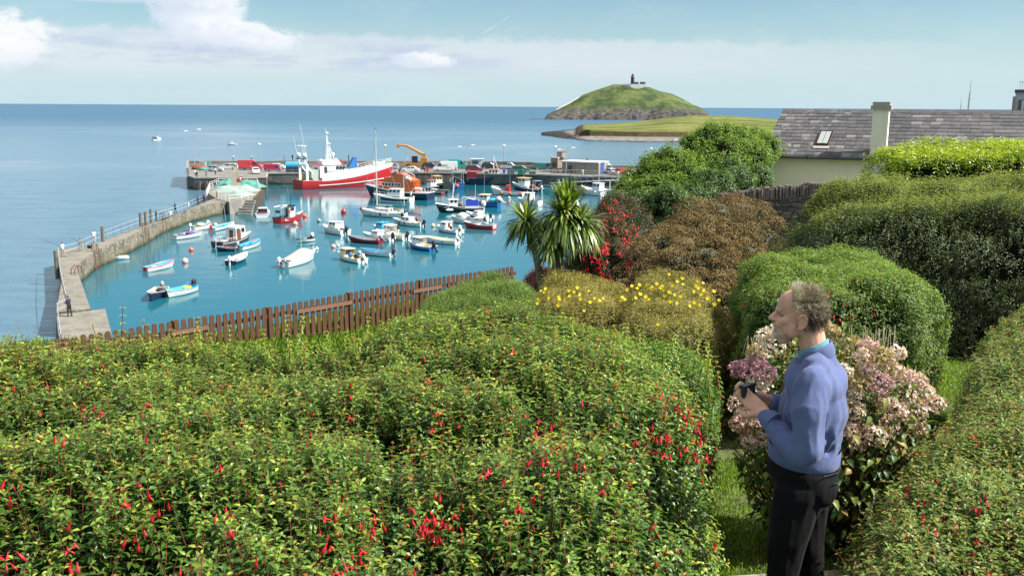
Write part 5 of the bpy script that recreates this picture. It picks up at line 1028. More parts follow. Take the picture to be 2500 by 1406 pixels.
# ---------------------------------------------------------------- vehicles on the quay
TYRE = mat('tyre_rubber', (.02, .02, .022), .8); RIM = mat('wheel_rim', (.45, .46, .48), .35, metal=.7); LAMPW = mat('headlight_glass', (.6, .62, .62), .15)
def vehicle(kind, lab, cat, px, py, m, face=1, rz=None, name='parked_car', L=None, dist=None):
    """px, py: middle of the wheels' line; face 1 = front to the right"""
    P = {'saloon': (4.5, 1.75, 1.43, [(-.5, .30), (-.5, .85), (-.46, .95), (-.33, .98)], [(-.33, .97), (-.20, 1.40), (.08, 1.43), (.27, .97)]),
         'estate': (4.6, 1.8, 1.5, None, [(-.46, .98), (-.40, 1.44), (.06, 1.5), (.26, .98)]),
         'hatch': (4.0, 1.7, 1.48, None, [(-.45, .97), (-.36, 1.42), (.04, 1.48), (.28, .97)]),
         'mpv': (4.4, 1.8, 1.68, None, [(-.48, 1.0), (-.42, 1.64), (.08, 1.68), (.32, 1.02)]),
         'suv': (4.5, 1.85, 1.8, None, [(-.47, 1.1), (-.43, 1.76), (.06, 1.8), (.22, 1.12)]),
         'pickup': (5.0, 1.8, 1.75, None, [(-.12, 1.1), (-.08, 1.72), (.10, 1.75), (.26, 1.12)]),
         'smallvan': (4.3, 1.75, 1.85, 'van', .20), 'van': (5.6, 2.0, 2.55, 'van', .12), 'longvan': (6.2, 2.05, 2.65, 'van', .14)}[kind]
    Lv, W, H = P[0], P[1], P[2]; Lv = L or Lv
    c = at(px, py, QZ); g = thing(name, lab, cat, (c.x, c.y, QZ), (0 if face > 0 else math.pi) if rz is None else rz, 'vehicles parked on the quay')
    van = P[3] == 'van'
    gl = P[4]
    if van:
        f = gl; body = [(-.5, .35), (-.5, H*.96/1), (-.48, H), (f, H), (f+.06, H*.97), (.37, H*.56), (.47, H*.47), (.5, H*.36), (.5, .35)]
        body = [(x*Lv, z) for x, z in body]
    else:
        wl = gl[0][1]; body = [(-.5, .32), (-.5, .88), (gl[0][0], wl+.01), (gl[-1][0], wl+.01), (.42, wl*.86), (.49, .70), (.5, .32)]
        body = [(x*Lv, z) for x, z in body]
    b = MB(); n = len(body)
    sec = []
    for yy, k in ((W/2, 1.0), (W/2*.97, 1.0)): pass
    def shell(b, poly, y0, y1, zl, zh, m):
        """extruded profile whose sides lean in towards the top"""
        Lf, Rt = [], []
        for x, z in poly:
            w_ = y0+(y1-y0)*max(0, min(1, (z-zl)/(zh-zl))); Lf.append((x, w_, z)); Rt.append((x, -w_, z))
        k = len(poly); b.add(Lf+Rt, [tuple(range(k))[::-1], tuple(range(k, 2*k))]+[(i, (i+1) % k, k+(i+1) % k, k+i) for i in range(k)], m)
    shell(b, body, W/2, W/2*(.86 if van else .97), H*.45 if van else .6, H, m); bd = b.build('body', None, g)
    if not van:
        gp = [(x*Lv, z) for x, z in gl]; b = MB(); gpoly = [gp[0]]+[gp[1]]+[gp[2]]+[gp[3]]
        shell(b, gpoly, W/2*.95, W/2*.78, gp[0][1], H, GLASS); b.build('windows', None, g)
        b = MB(); shell(b, [(gp[1][0]-.05, gp[1][1]-.03), (gp[1][0]+.02, H+.01), (gp[2][0], H+.02), (gp[2][0]+.08, gp[2][1]-.04)], W/2*.80, W/2*.79, H-.1, H, m)
        for k in (gp[1][0]*.45+gp[2][0]*.55,):
            for s in (1, -1): b.tube((k, s*W/2*.955, gp[0][1]), (k, s*W/2*.80, H-.02), .05, .05, 5, m)
        for (a, e) in ((gp[0], gp[1]), (gp[3], gp[2])):
            for s in (1, -1): b.tube((a[0], s*W/2*.955, a[1]), (e[0], s*W/2*.80, e[1]-.02), .06, .06, 5, m)
        b.build('roof', None, g)
    else:
        b = MB(); f = gl
        for s in (1, -1):
            q = [((f+.02)*Lv, s*(W/2*.985+.01), H*.56), (.35*Lv, s*(W/2*.985+.01), H*.56), ((f+.10)*Lv, s*(W/2*.91+.01), H*.86), ((f+.02)*Lv, s*(W/2*.91+.01), H*.86)]; b.add(q, [(0, 1, 2, 3)], GLASS)
        x0, x1 = .375*Lv+.02, (f+.065)*Lv+.02; b.add([(x0, -W/2*.9, H*.565), (x0, W/2*.9, H*.565), (x1, W/2*.82, H*.945), (x1, -W/2*.82, H*.945)], [(0, 1, 2, 3)], GLASS)
        b.build('windows', None, g); b = MB()
        b.box((0, 0, .40), (Lv*1.01, W*1.01, .22), DGREY); b.build('bumper', None, g)
    for xx in (-.31, .32):
        for s in (1, -1):
            b = MB(); rr = .36 if van else .32; b.tube((xx*Lv, s*(W/2-.19), rr), (xx*Lv, s*(W/2+.02), rr), rr, rr, 14, TYRE); wh_ = b.build('wheel', None, g)
            b = MB(); b.tube((xx*Lv, s*(W/2+.02), rr), (xx*Lv, s*(W/2+.03), rr), rr*.62, rr*.58, 12, RIM); b.build('rim', None, wh_)
    for s in (1, -1):
        b = MB(); b.box((.485*Lv, s*W*.36, .68 if not van else H*.40), (.12, .36, .2), LAMPW); b.build('headlight', None, g); b = MB(); b.box((-.497*Lv, s*W*.40, .85 if not van else 1.1), (.05, .2, .26), RED); b.build('tail_light', None, g)
    return g
carsil = paint('silver_blue_car_paint', (.42, .50, .56), .3); vanred = paint('red_van_paint', (.60, .05, .07), .4); mar = paint('maroon_car_paint', (.17, .03, .05), .3); dk = paint('dark_car_paint', (.03, .045, .06), .25)
vehicle('hatch', 'silver-blue hatchback at the left end of the quay', 'car', 526, 418.5, carsil, 1)
vehicle('estate', 'white estate car behind the silver-blue hatchback', 'car', 558, 413.5, WHITE, -1, L=5)
vehicle('van', 'large plain red panel van near the left end of the quay', 'van', 612, 414.8, vanred, 1, name='panel_van', L=6.0)
vehicle('hatch', 'white car facing the water in front of the red panel van', 'car', 625, 424, WHITE, rz=R(-72))
vehicle('smallvan', 'small crimson van left of the blue tank', 'van', 667, 418.5, paint('crimson_paint', (.42, .01, .06), .35), 1, name='small_van')
vehicle('hatch', 'white car mostly hidden behind the small crimson van', 'car', 679, 413.0, WHITE, 1)
vehicle('hatch', 'white hatchback seen above the trawler deck', 'car', 859, 412, WHITE, -1)
vehicle('smallvan', 'small white van behind the yacht mast', 'van', 921, 412, WHITE, -1, name='small_van', L=4)
vehicle('hatch', 'pinkish-red car hidden behind the trawler bow', 'car', 893, 413, mar, 1)
vehicle('estate', 'grey-silver car just right of the small white van', 'car', 952, 413, carsil, -1)
vehicle('saloon', 'white saloon car parked in front of the yellow crane', 'car', 1001, 420, WHITE, -1, L=5)
vehicle('suv', 'dark grey off-roader behind the nose of the lettered van', 'car', 1052, 413.5, dk, 1)
rz = vehicle('longvan', 'long white van lettered with green capitals on its side', 'van', 1087, 419.5, WHITE, -1, name='lettered_van')
# lettering on the side that faces the harbour
def text(s, size, m, parent, loc, rot, name='lettering', extr=0.01):
    cu = bpy.data.curves.new(name, 'FONT'); cu.body = s; cu.size = size; cu.extrude = extr; cu.align_x = 'CENTER'
    tmp = bpy.data.objects.new('tmp', cu); col.objects.link(tmp); dg = bpy.context.evaluated_depsgraph_get(); dg.update()
    me = bpy.data.meshes.new_from_object(tmp.evaluated_get(dg)); bpy.data.objects.remove(tmp); bpy.data.curves.remove(cu)
    me.materials.clear(); me.materials.append(m); o = bpy.data.objects.new(name, me); col.objects.link(o); o.parent = parent; o.location = loc; o.rotation_euler = rot; return o
LG = mat('dark_green_lettering', (.04, .09, .07), .6); LGR = mat('grey_lettering', (.35, .38, .40), .6)
text('RIZZA', .62, LG, rz, (.15, 1.01, 1.45), (R(90-4), 0, R(180)))
text('IMPORTS', .30, LGR, rz, (-1.05, 1.045, 1.10), (R(90), 0, R(180)))
vehicle('van', 'teal panel van tucked behind the lettered van', 'van', 1118, 412.5, TEALP, 1, name='panel_van', L=4.9)
vehicle('mpv', 'maroon people carrier right of the lettered van', 'car', 1158, 419.5, mar, 1, L=4.6)
vehicle('mpv', 'dark navy people carrier right of the pale blue kiosk', 'car', 1194, 412.5, dk, 1, L=4.2)
vehicle('pickup', 'long silver pickup left of the green van', 'pickup', 1243, 413.5, SILVER, 1)
vehicle('mpv', 'bright green van-like car behind the quayside crates', 'car', 1271, 421, GREENP, 1, L=4.8)
vehicle('smallvan', 'dark teal van left of the brown shed', 'van', 1324, 415, paint('dark_teal_paint', (.02, .16, .16), .35), 1, name='small_van')
vehicle('van', 'white high-roofed van facing the water at the right end of the shed', 'van', 1476, 423, WHITE, rz=R(-62), name='panel_van')
vehicle('hatch', 'small white car nose-on right of the high-roofed van', 'car', 1494, 426, WHITE, rz=R(-62))
vehicle('smallvan', 'bright red small van facing left near the right end', 'van', 1518, 429, RED, rz=R(200), name='small_van')
vehicle('smallvan', 'white small van beside the tree at the right end of the quay', 'van', 1547, 430, WHITE, rz=R(205), name='small_van')
# yellow mobile crane
c = at(1018, 411.8, QZ); g = thing('mobile_crane', 'yellow mobile crane with its boom raised to the left', 'crane', (c.x, c.y, QZ)); CY = mat('crane_yellow', (.50, .22, .03), .5, .2, 2)
b = MB(); b.box((-.3, 0, 1.2), (6.4, 2.2, .7), CY); b.box((2.0, 0, 2.2), (1.8, 2.0, 1.4), CY); b.build('chassis', None, g)
b = MB(); b.box((-.5, 0, 2.5), (1.5, 1.7, 1.7), GLASS); b.box((-.5, 0, 3.4), (1.7, 1.9, .12), CY); b.build('cab', None, g)
b = MB(); b.box((2.0, 0, 3.6), (1.0, 1.0, 1.0), CY); b.tube((2.1, 0, 3.6), (-2.6, 0, 6.1), .42, .34, 8, CY); b.tube((-2.6, 0, 6.1), (-4.8, 0, 6.3), .26, .24, 8, CY); b.box((-5.0, 0, 6.0), (.7, .6, .9), CY); b.build('boom', None, g)
for x in (-2.2, 2.0):
    for s in (-1, 1): b = MB(); b.tube((x, s*.85, .65), (x, s*1.2, .65), .65, .65, 14, TYRE); b.build('wheel', None, g)
b = MB(); b.tube((-3.0, 0, 5.9), (-2.3, 0, 1.6), .06, .06, 5, WHITE); b.tube((-2.0, 0, 5.6), (-1.3, 0, 1.6), .06, .06, 5, WHITE); b.build('hoist_cables', None, g)
# tank, kiosk, containers, bins, boxes
c = at(722, 421, QZ); g = thing('storage_tank', 'big blue cylindrical tank on a dark blue base left of the trawler', 'tank', (c.x, c.y, QZ)); b = MB(); b.tube((-2.3, 0, 1.7), (2.3, 0, 1.7), 1.0, 1.0, 20, SKYB); b.build('tank', None, g, auto=40); b = MB(); b.box((.1, 0, .6), (4.8, 1.9, 1.2), NAVY); b.build('base', None, g)
c = at(1165, 411, QZ); g = thing('kiosk', 'pale blue and white serving kiosk by the parapet', 'kiosk', (c.x, c.y, QZ)); pb = paint('pale_blue_paint', (.45, .62, .70)); b = MB(); b.box((0, 0, 1.3), (3.4, 2, 2.4), pb); b.build('body', None, g); b = MB(); b.box((0, 0, 2.56), (3.7, 2.3, .14), WHITE); b.build('roof', None, g); b = MB(); b.box((-.5, -1.02, 1.65), (1.7, .06, .9), DGREY); b.build('serving_hatch', None, g); b = MB(); b.box((1.25, -1.02, 1.2), (.6, .06, 1.9), WHITE); b.build('door', None, g)
def crate(px, py, d, m, lab, name='storage_bin', cat='bin'):
    c = at(px, py, QZ); g = thing(name, lab, cat, (c.x, c.y, QZ), .05, 'bins and crates on the quay'); b = MB(); b.box((0, 0, d[2]/2), d, m, 0, .96); b.build('body', None, g); b = MB(); b.box((0, 0, d[2]+.04), (d[0]*1.04, d[1]*1.04, .09), m if m is not NAVY else DGREY); b.build('lid', None, g)
crate(1247, 426, (1.7, 1.2, 1.1), mat('slate_crate', (.10, .12, .14), .7), 'dark slate crate with a white mark left of the green bin'); crate(1273, 426.5, (1.9, 1.3, 1.0), GREENP, 'low green bin in front of the bright green van-like car'); crate(1300, 428, (1.7, 1.2, .9), mat('olive_crate', (.12, .14, .12), .7), 'olive crate right of the green bin'); crate(1043, 421.5, (.8, .6, 1.2), mat('red_grey_box', (.55, .06, .04), .6), 'small red pump box left of the lettered van')
c = at(1231, 423, QZ); g = thing('plastic_barrel', 'bright blue barrel on the quay edge', 'barrel', (c.x, c.y, QZ), 0, 'bins and crates on the quay'); b = MB(); b.tube((0, 0, 0), (0, 0, .95), .33, .33, 14, mat('royal_blue_board', (.02, .05, .42), .5)); b.build('body', None, g, auto=40); b = MB(); b.tube((0, 0, .95), (0, 0, 1.0), .34, .30, 14, BLUE); b.build('lid', None, g)
def heap(px, py, z, s, m, lab, name, cat):
    c = at(px, py, z); b = MB(); b.ball((0, 0, 0), 1, m, 16, 8, s); b.v = [(x+.2*s[0]*mnoise.noise(Vector((x*2, y*2, z_*2))), y, max(0, z_+.3*s[2]*mnoise.noise(Vector((x*3, y*3, 5))))) for x, y, z_ in b.v]; o = b.build(name, None, smooth=True); o.location = (c.x, c.y, z); tag(o, lab, cat)
heap(487, 414, QZ, (2.2, 1.2, 1.1), mat('rusty_net', (.20, .07, .04), .95, .5, 5, .05), 'rust-brown heap of nets below the pink notice', 'fishing_net', 'fishing net')
heap(497, 416, QZ, (1.3, .8, .8), NETG, 'green net bundle beside the rust-brown heap on the quay', 'fishing_net', 'fishing net')
# ---------------------------------------------------------------- small figures on the pier and quay
def remeshed(build, voxel, smooth_it=4, name='person', factor=0.5):
    """union of overlapping solids -> one continuous surface"""
    b = MB(); build(b); me = bpy.data.meshes.new('tmp'); me.from_pydata(b.v, [], b.f); o = bpy.data.objects.new('tmp', me); col.objects.link(o)
    r = o.modifiers.new('r', 'REMESH'); r.mode = 'VOXEL'; r.voxel_size = voxel; r.use_smooth_shade = True
    if smooth_it: s = o.modifiers.new('s', 'SMOOTH'); s.factor = factor; s.iterations = smooth_it
    dg = bpy.context.evaluated_depsgraph_get(); dg.update(); out = bpy.data.meshes.new_from_object(o.evaluated_get(dg)); bpy.data.objects.remove(o); bpy.data.meshes.remove(me); out.name = name
    out.polygons.foreach_set('use_smooth', [True]*len(out.polygons)); return out
def limb(b, pts):
    """pts: list of (x,y,z,r) joints: tapered, rounded"""
    for p, q in zip(pts[:-1], pts[1:]): b.tube(p[:3], q[:3], p[3], q[3], 12)
    for p in pts: b.ball(p[:3], p[3], None, 12, 8)
def figure(b, pose):
    st = {'stand': .06, 'walk': .22, 'fish': .10, 'lean': .10}[pose]; ln = .10 if pose == 'lean' else 0.02
    limb(b, [(0, .09, .92, .10), (st*.7, .10, .48, .065), (st if pose != 'walk' else st*1.2, .10, .07, .045)]); limb(b, [(0, -.09, .92, .10), (-st*.3, -.10, .48, .065), (-st, -.10, .07, .045)])
    for s, x in ((1, st if pose != 'walk' else st*1.2), (-1, -st)): limb(b, [(x-.04, s*.10, .045, .045), (x+.14, s*.10, .04, .038)])
    b.ball((0, 0, .96), .16, None, 12, 8, (.8, 1.05, .8)); b.ball((ln, 0, 1.2), .2, None, 12, 10, (.66, .98, 1.25)); b.ball((ln*1.6, 0, 1.38), .19, None, 12, 8, (.6, 1.1, .6))
    limb(b, [(ln*1.8, 0, 1.45, .06), (ln*2+.01, 0, 1.55, .055)]); b.ball((ln*2.2+.01, 0, 1.63), .105, None, 12, 10, (.95, .78, 1.15)); b.ball((ln*2.2+.115, 0, 1.62), .02)
    for s in (1, -1):
        if pose == 'fish': A = [(ln, s*.19, 1.41, .06), (.06, s*.24, 1.14, .045), (.34, s*.10, 1.16, .034), (.42, s*.06, 1.18, .038)]
        elif pose == 'lean': A = [(ln*1.6, s*.19, 1.41, .06), (.18, s*.22, 1.16, .045), (.36, s*.12, 1.10, .034), (.43, s*.08, 1.12, .038)]
        elif pose == 'walk': A = [(0, s*.19, 1.41, .06), (-s*.12, s*.24, 1.14, .045), (-s*.02, s*.24, .90, .034), (0, s*.24, .82, .04)]
        else: A = [(0, s*.19, 1.41, .06), (-.03, s*.25, 1.14, .045), (.05, s*.24, .90, .034), (.06, s*.23, .82, .04)]
        limb(b, A)
FIG = {}
def person(px, py, z, top, trou, lab, pose='stand', rz=0.0, h=1.75, hair=None, rod=None, shorts=False):
    if pose not in FIG: FIG[pose] = remeshed(lambda b: figure(b, pose), .022, 3)
    me = FIG[pose].copy(); me.materials.clear(); sk = mat('skin_far', (.50, .27, .19), .6)
    for m in (sk, trou, top, hair or mat('dark_hair', (.05, .035, .025), .8), BLACK): me.materials.append(m)
    n = len(me.polygons); ce = np.zeros(n*3, np.float32); me.polygons.foreach_get('center', ce); ce = ce.reshape(-1, 3); mi = np.full(n, 2)
    mi[ce[:, 2] < 1.0] = 1; mi[ce[:, 2] < .085] = 4; mi[ce[:, 2] > 1.49] = 0; mi[(ce[:, 2] > 1.66) | ((ce[:, 2] > 1.56) & (ce[:, 0] < .02))] = 3
    if pose in ('fish', 'lean'): mi[(ce[:, 0] > .33) & (ce[:, 2] > 1.0) & (ce[:, 2] < 1.4)] = 0
    else: mi[(np.abs(ce[:, 1]) > .19) & (ce[:, 2] < .90) & (ce[:, 2] > .72)] = 0
    if shorts: mi[(ce[:, 2] < .55) & (ce[:, 2] > .085)] = 0
    me.polygons.foreach_set('material_index', mi.astype(np.int32)); o = bpy.data.objects.new('person', me); col.objects.link(o)
    c = at(px, py, z); o.location = (c.x, c.y, z); o.rotation_euler = (0, 0, rz); o.scale = (h/1.75,)*3; tag(o, lab, 'person', 'people on the breakwater and quay')
    if rod is not None:
        b = MB(); b.tube((0, 0, 0), (rod, 0, rod*.34), .018, .008, 5, BLACK); b.tube((-.1, 0, -.04), (.3, 0, .10), .03, .03, 6, BLACK); r_ = b.build('fishing_rod', None); p = o.matrix_basis @ Vector((.42, 0, 1.18)); r_.location = p; r_.rotation_euler = (0, 0, rz); tag(r_, rod_label(lab), 'fishing rod', 'fishing rods on the breakwater')
    return o
def rod_label(lab): return 'fishing rod held by the '+' '.join(lab.split()[:9])
WT = mat('white_cloth', (.70, .70, .68), .9); NV = mat('navy_cloth', (.02, .025, .05), .9); BK = mat('black_cloth', (.012, .012, .015), .9); TAN = mat('tan_cloth', (.35, .26, .20), .9); GY = mat('grey_cloth', (.20, .21, .23), .9); CY_ = mat('cyan_cloth', (.30, .62, .68), .9); PK = mat('pink_cloth', (.50, .20, .28), .9); DN = mat('denim_cloth', (.05, .09, .20), .9); YL = mat('yellow_cloth', (.75, .45, .05), .9); CAMO = mat('mottled_cloth', (.16, .15, .12), .9, .6, 12); RDC = mat('red_cloth', (.45, .04, .04), .9)
person(171, 772, PZ+.15, NV, BK, 'man in navy top and dark trousers standing on the square landing', 'fish', R(170), 1.75)
person(155, 627, PZ, WT, TAN, 'angler in white shirt and tan trousers at the outer corner of the breakwater', 'fish', R(165), 1.72, rod=3.2)
person(198, 613, PZ, CAMO, GY, 'angler in mottled clothes, second along from the corner of the breakwater', 'fish', R(150), 1.6, rod=2.4)
person(231, 594, PZ, WT, mat('pink_grey_cloth', (.45, .38, .40), .9), 'person in pale clothes leaning at the railing by the hooped ladder', 'lean', R(120), 1.65)
person(381.5, 539.5, PZ, BK, BK, 'man all in black standing right of the three timber posts', 'fish', R(10), 1.75)
person(429, 521.5, PZ, NV, NV, 'man in dark jacket with an arm out, left of the seated figure in white', 'fish', R(170), 1.8, rod=2.2)
person(461, 507, PZ, WT, WT, 'small figure in white sitting low on the breakwater', 'stand', R(150), .95)
person(483.5, 500.5, PZ, BK, BK, 'left one of two dark-clothed anglers near the pier head', 'fish', R(170), 1.72)
person(499, 495, PZ, NV, BK, 'right one of two dark-clothed anglers near the pier head', 'fish', R(160), 1.7)
person(530, 482, PZ+.12, CY_, BK, 'person in a light cyan shirt by the steps of the pier head', 'stand', R(200), 1.75)
person(525.5, 463, PZ+.12, NV, PK, 'person in dark top and pink bottoms at the back of the pier head', 'stand', R(240), 1.7)
for px, py, a, c_, lab, pose, rz_ in ((569.5, 393.2, WT, GY, 'person in a white shirt on the quay wall, left of the red panel van', 'fish', R(80)), (614, 392.5, mat('peach_cloth', (.62, .50, .45), .9), NV, 'person in a peach top on the quay wall above the red panel van', 'stand', R(20)), (695, 392.8, GY, GY, 'grey-clothed person on the quay wall, nearer the trawler stern of two', 'fish', R(120)), (714.5, 392.6, NV, NV, 'dark-clothed person on the quay wall just left of the trawler antennas', 'stand', R(60)), (851.5, 392.8, BK, BK, 'black-clothed person alone on the quay wall above the trawler wheelhouse', 'fish', R(190)), (1433.5, 401.5, NV, BK, 'dark figure standing on the wall behind the brown shed roof', 'fish', R(60))):
    wy = qb[6][1]+.7 if px < 1000 else Vector(P2(1440, 418, QZ)).y+.6; o = person(px, py, QZ, a, c_, lab, pose, rz_, 1.75); q = atd(px, py, wy); o.location = (q.x, q.y, q.z)
person(1194.5, 411.5, QZ, MAROON, BK, 'person in maroon seen behind the navy people carrier', 'stand', 0, 1.75)
person(632, 413, QZ, NV, GY, 'person in navy beside the ball-topped lamp behind the red van', 'stand', 1.0)
person(478, 432, QZ, WT, BK, 'person in white, left one of the pair at the quay corner', 'stand', 2.0); person(481.5, 433, QZ, GY, BK, 'person in grey, right one of the pair at the quay corner', 'stand', 1.0)
person(504, 432, QZ, GY, DN, 'person in grey walking left of the silver-blue hatchback', 'walk', R(200)); person(526, 427, QZ, WT, NV, 'person in white shirt in front of the silver-blue hatchback', 'stand', R(260))
person(613, 419, QZ, YL, RDC, 'person in a yellow top between the red van and the white car', 'stand', 1.0, 1.6)
person(1036, 421, QZ, GY, BK, 'person in grey beside the small red pump box', 'stand', 1.0); person(1113, 421, QZ, GY, DN, 'person at the rear corner of the lettered van', 'walk', 2.0, 1.7); person(1306, 393+22, QZ, RDC, BK, 'person by the parapet left of the dark teal van', 'stand', 0, 1.6)
person(1348.5, 448.5, .6, BK, BK, 'dark-clothed person walking at the foot of the gangway', 'walk', 0.2, 1.75); person(1408, 452.5, .6, RDC, BK, 'person in red on the pontoon behind the palm', 'walk', 0, 1.75)
for px, py, m, lab in ((415, 524.5, WHITE, 'white bucket on the breakwater left of the man with his arm out'), (219.5, 606.5, BLACK, 'black bag on the breakwater by the hooped ladder')):
    c = at(px, py, PZ); b = MB()
    if m is WHITE: b.tube((0, 0, 0), (0, 0, .5), .25, .32, 12, m); b.tube((0, 0, .5), (0, 0, .53), .34, .34, 12, m); nm, ct = 'bucket', 'bucket'
    else: b.ball((0, 0, .2), .3, m, 10, 6, (1.2, .7, .7)); b.tube((-.2, 0, .35), (.2, 0, .4), .03, .03, 5, m); nm, ct = 'fishing_bag', 'bag'
    o = b.build(nm, None, auto=40); o.location = (c.x, c.y, PZ); tag(o, lab, ct)
# ---------------------------------------------------------------- foliage toolkit
def leaf_mat(key, stops, trans=0.35, rough=0.42, spec=0.5, tcol=1.6):
    m = bpy.data.materials.new(key); m.use_nodes = True; t = NT(m.node_tree)
    a = t.n.new('ShaderNodeAttribute'); a.attribute_name = 'rnd'
    c = t.ramp(a.outputs['Fac'], stops)
    p = t.n.new('ShaderNodeBsdfPrincipled'); t.l.new(c, p.inputs['Base Color']); p.inputs['Roughness'].default_value = rough; p.inputs['Specular IOR Level'].default_value = spec
    tr = t.n.new('ShaderNodeBsdfTranslucent'); t.l.new(t.mix(1.0, c, (tcol, tcol*1.05, tcol*0.45, 1), 'MULTIPLY'), tr.inputs[0])
    ms = t.n.new('ShaderNodeMixShader'); ms.inputs[0].default_value = trans; t.l.new(p.outputs[0], ms.inputs[1]); t.l.new(tr.outputs[0], ms.inputs[2])
    t.out(ms.outputs[0]); return m
def unit(a): return a/np.maximum(np.linalg.norm(a, axis=1, keepdims=True), 1e-9)
def rnd_dirs(n): return unit(RNG.normal(size=(n, 3)))
def leaf_geo(P, D, N, L, W, curl=0.25, fine=True):
    """leaves: base P, axis D, face normal N, length L, width W"""
    D = unit(D); S = unit(np.cross(D, N)); N = unit(np.cross(S, D)); L = L[:, None]; W = W[:, None]; n = len(P)
    if fine:
        b0 = P; m1 = P+D*L*0.34-N*0.02*L; l1 = P+D*L*0.36+S*W*0.5+N*0.10*W*2; r1 = P+D*L*0.36-S*W*0.5+N*0.10*W*2
        m2 = P+D*L*0.70-N*curl*0.35*L; l2 = P+D*L*0.70+S*W*0.33-N*(curl*0.35*L-0.12*W); r2 = P+D*L*0.70-S*W*0.33-N*(curl*0.35*L-0.12*W); tp = P+D*L*0.97-N*curl*L
        V = np.stack([b0, l1, m1, r1, l2, m2, r2, tp], 1).reshape(-1, 3)
        F = np.array([[0, 2, 1], [0, 3, 2], [1, 2, 5], [1, 5, 4], [2, 3, 6], [2, 6, 5], [4, 5, 7], [5, 6, 7]]); k = 8
    else:
        V = np.stack([P, P+D*L*0.45+S*W*0.5+N*W*0.15, P+D*L*0.97-N*curl*L, P+D*L*0.45-S*W*0.5+N*W*0.15], 1).reshape(-1, 3)
        F = np.array([[0, 2, 1], [0, 3, 2]]); k = 4
    Fa = (np.arange(n)[:, None, None]*k+F[None]).reshape(-1, 3)
    return V, Fa, k
def leaves_obj(name, P, D, N, L, W, rnd, m, parent, curl=0.25, fine=True):
    V, F, k = leaf_geo(P, D, N, L, W, curl, fine)
    return fastmesh(name, V, F, m, parent, np.repeat(rnd, k))
def sticks_obj(name, A, B, r, m, parent, rnd=None, taper=0.5):
    """three-sided twigs from A to B"""
    n = len(A); d = unit(B-A); u = unit(np.cross(d, np.array([[0.3, 0.2, 0.9]]))); v = np.cross(d, u); r = np.broadcast_to(np.asarray(r, float), (n,))[:, None]; V = []
    for P, k in ((A, 1.0), (B, taper)):
        for a in (0, 2.094, 4.189): V.append(P+(u*math.cos(a)+v*math.sin(a))*r*k)
    V = np.stack(V, 1).reshape(-1, 3); F = np.array([[0, 1, 4, 3], [1, 2, 5, 4], [2, 0, 3, 5]])
    Fa = (np.arange(n)[:, None, None]*6+F[None]).reshape(-1, 4); return fastmesh(name, V, Fa, m, parent, np.repeat(rnd if rnd is not None else RNG.random(n), 6))
def in_poly(x, y, poly):
    c = np.zeros(len(x), bool); n = len(poly)
    for i in range(n):
        x1, y1 = poly[i]; x2, y2 = poly[(i+1) % n]; k = ((y1 > y) != (y2 > y)) & (x < (x2-x1)*(y-y1)/(y2-y1+1e-12)+x1); c ^= k
    return c
def edge_dist(x, y, poly):
    d = np.full(len(x), 1e9); nx = np.zeros(len(x)); ny = np.zeros(len(x)); n = len(poly)
    for i in range(n):
        a = np.array(poly[i]); b = np.array(poly[(i+1) % n]); e = b-a; t_ = np.clip(((x-a[0])*e[0]+(y-a[1])*e[1])/(e@e), 0, 1)
        qx, qy = a[0]+e[0]*t_, a[1]+e[1]*t_; dd = np.hypot(x-qx, y-qy); k = dd < d; d[k] = dd[k]; nx[k] = (qx-x)[k]/np.maximum(dd[k], 1e-6); ny[k] = (qy-y)[k]/np.maximum(dd[k], 1e-6)
    return d, nx, ny
def vnoise(x, y, z, s, seed=0.0):
    return np.array([mnoise.noise(Vector((a*s+seed, b*s, c*s))) for a, b, c in zip(x, y, z)])
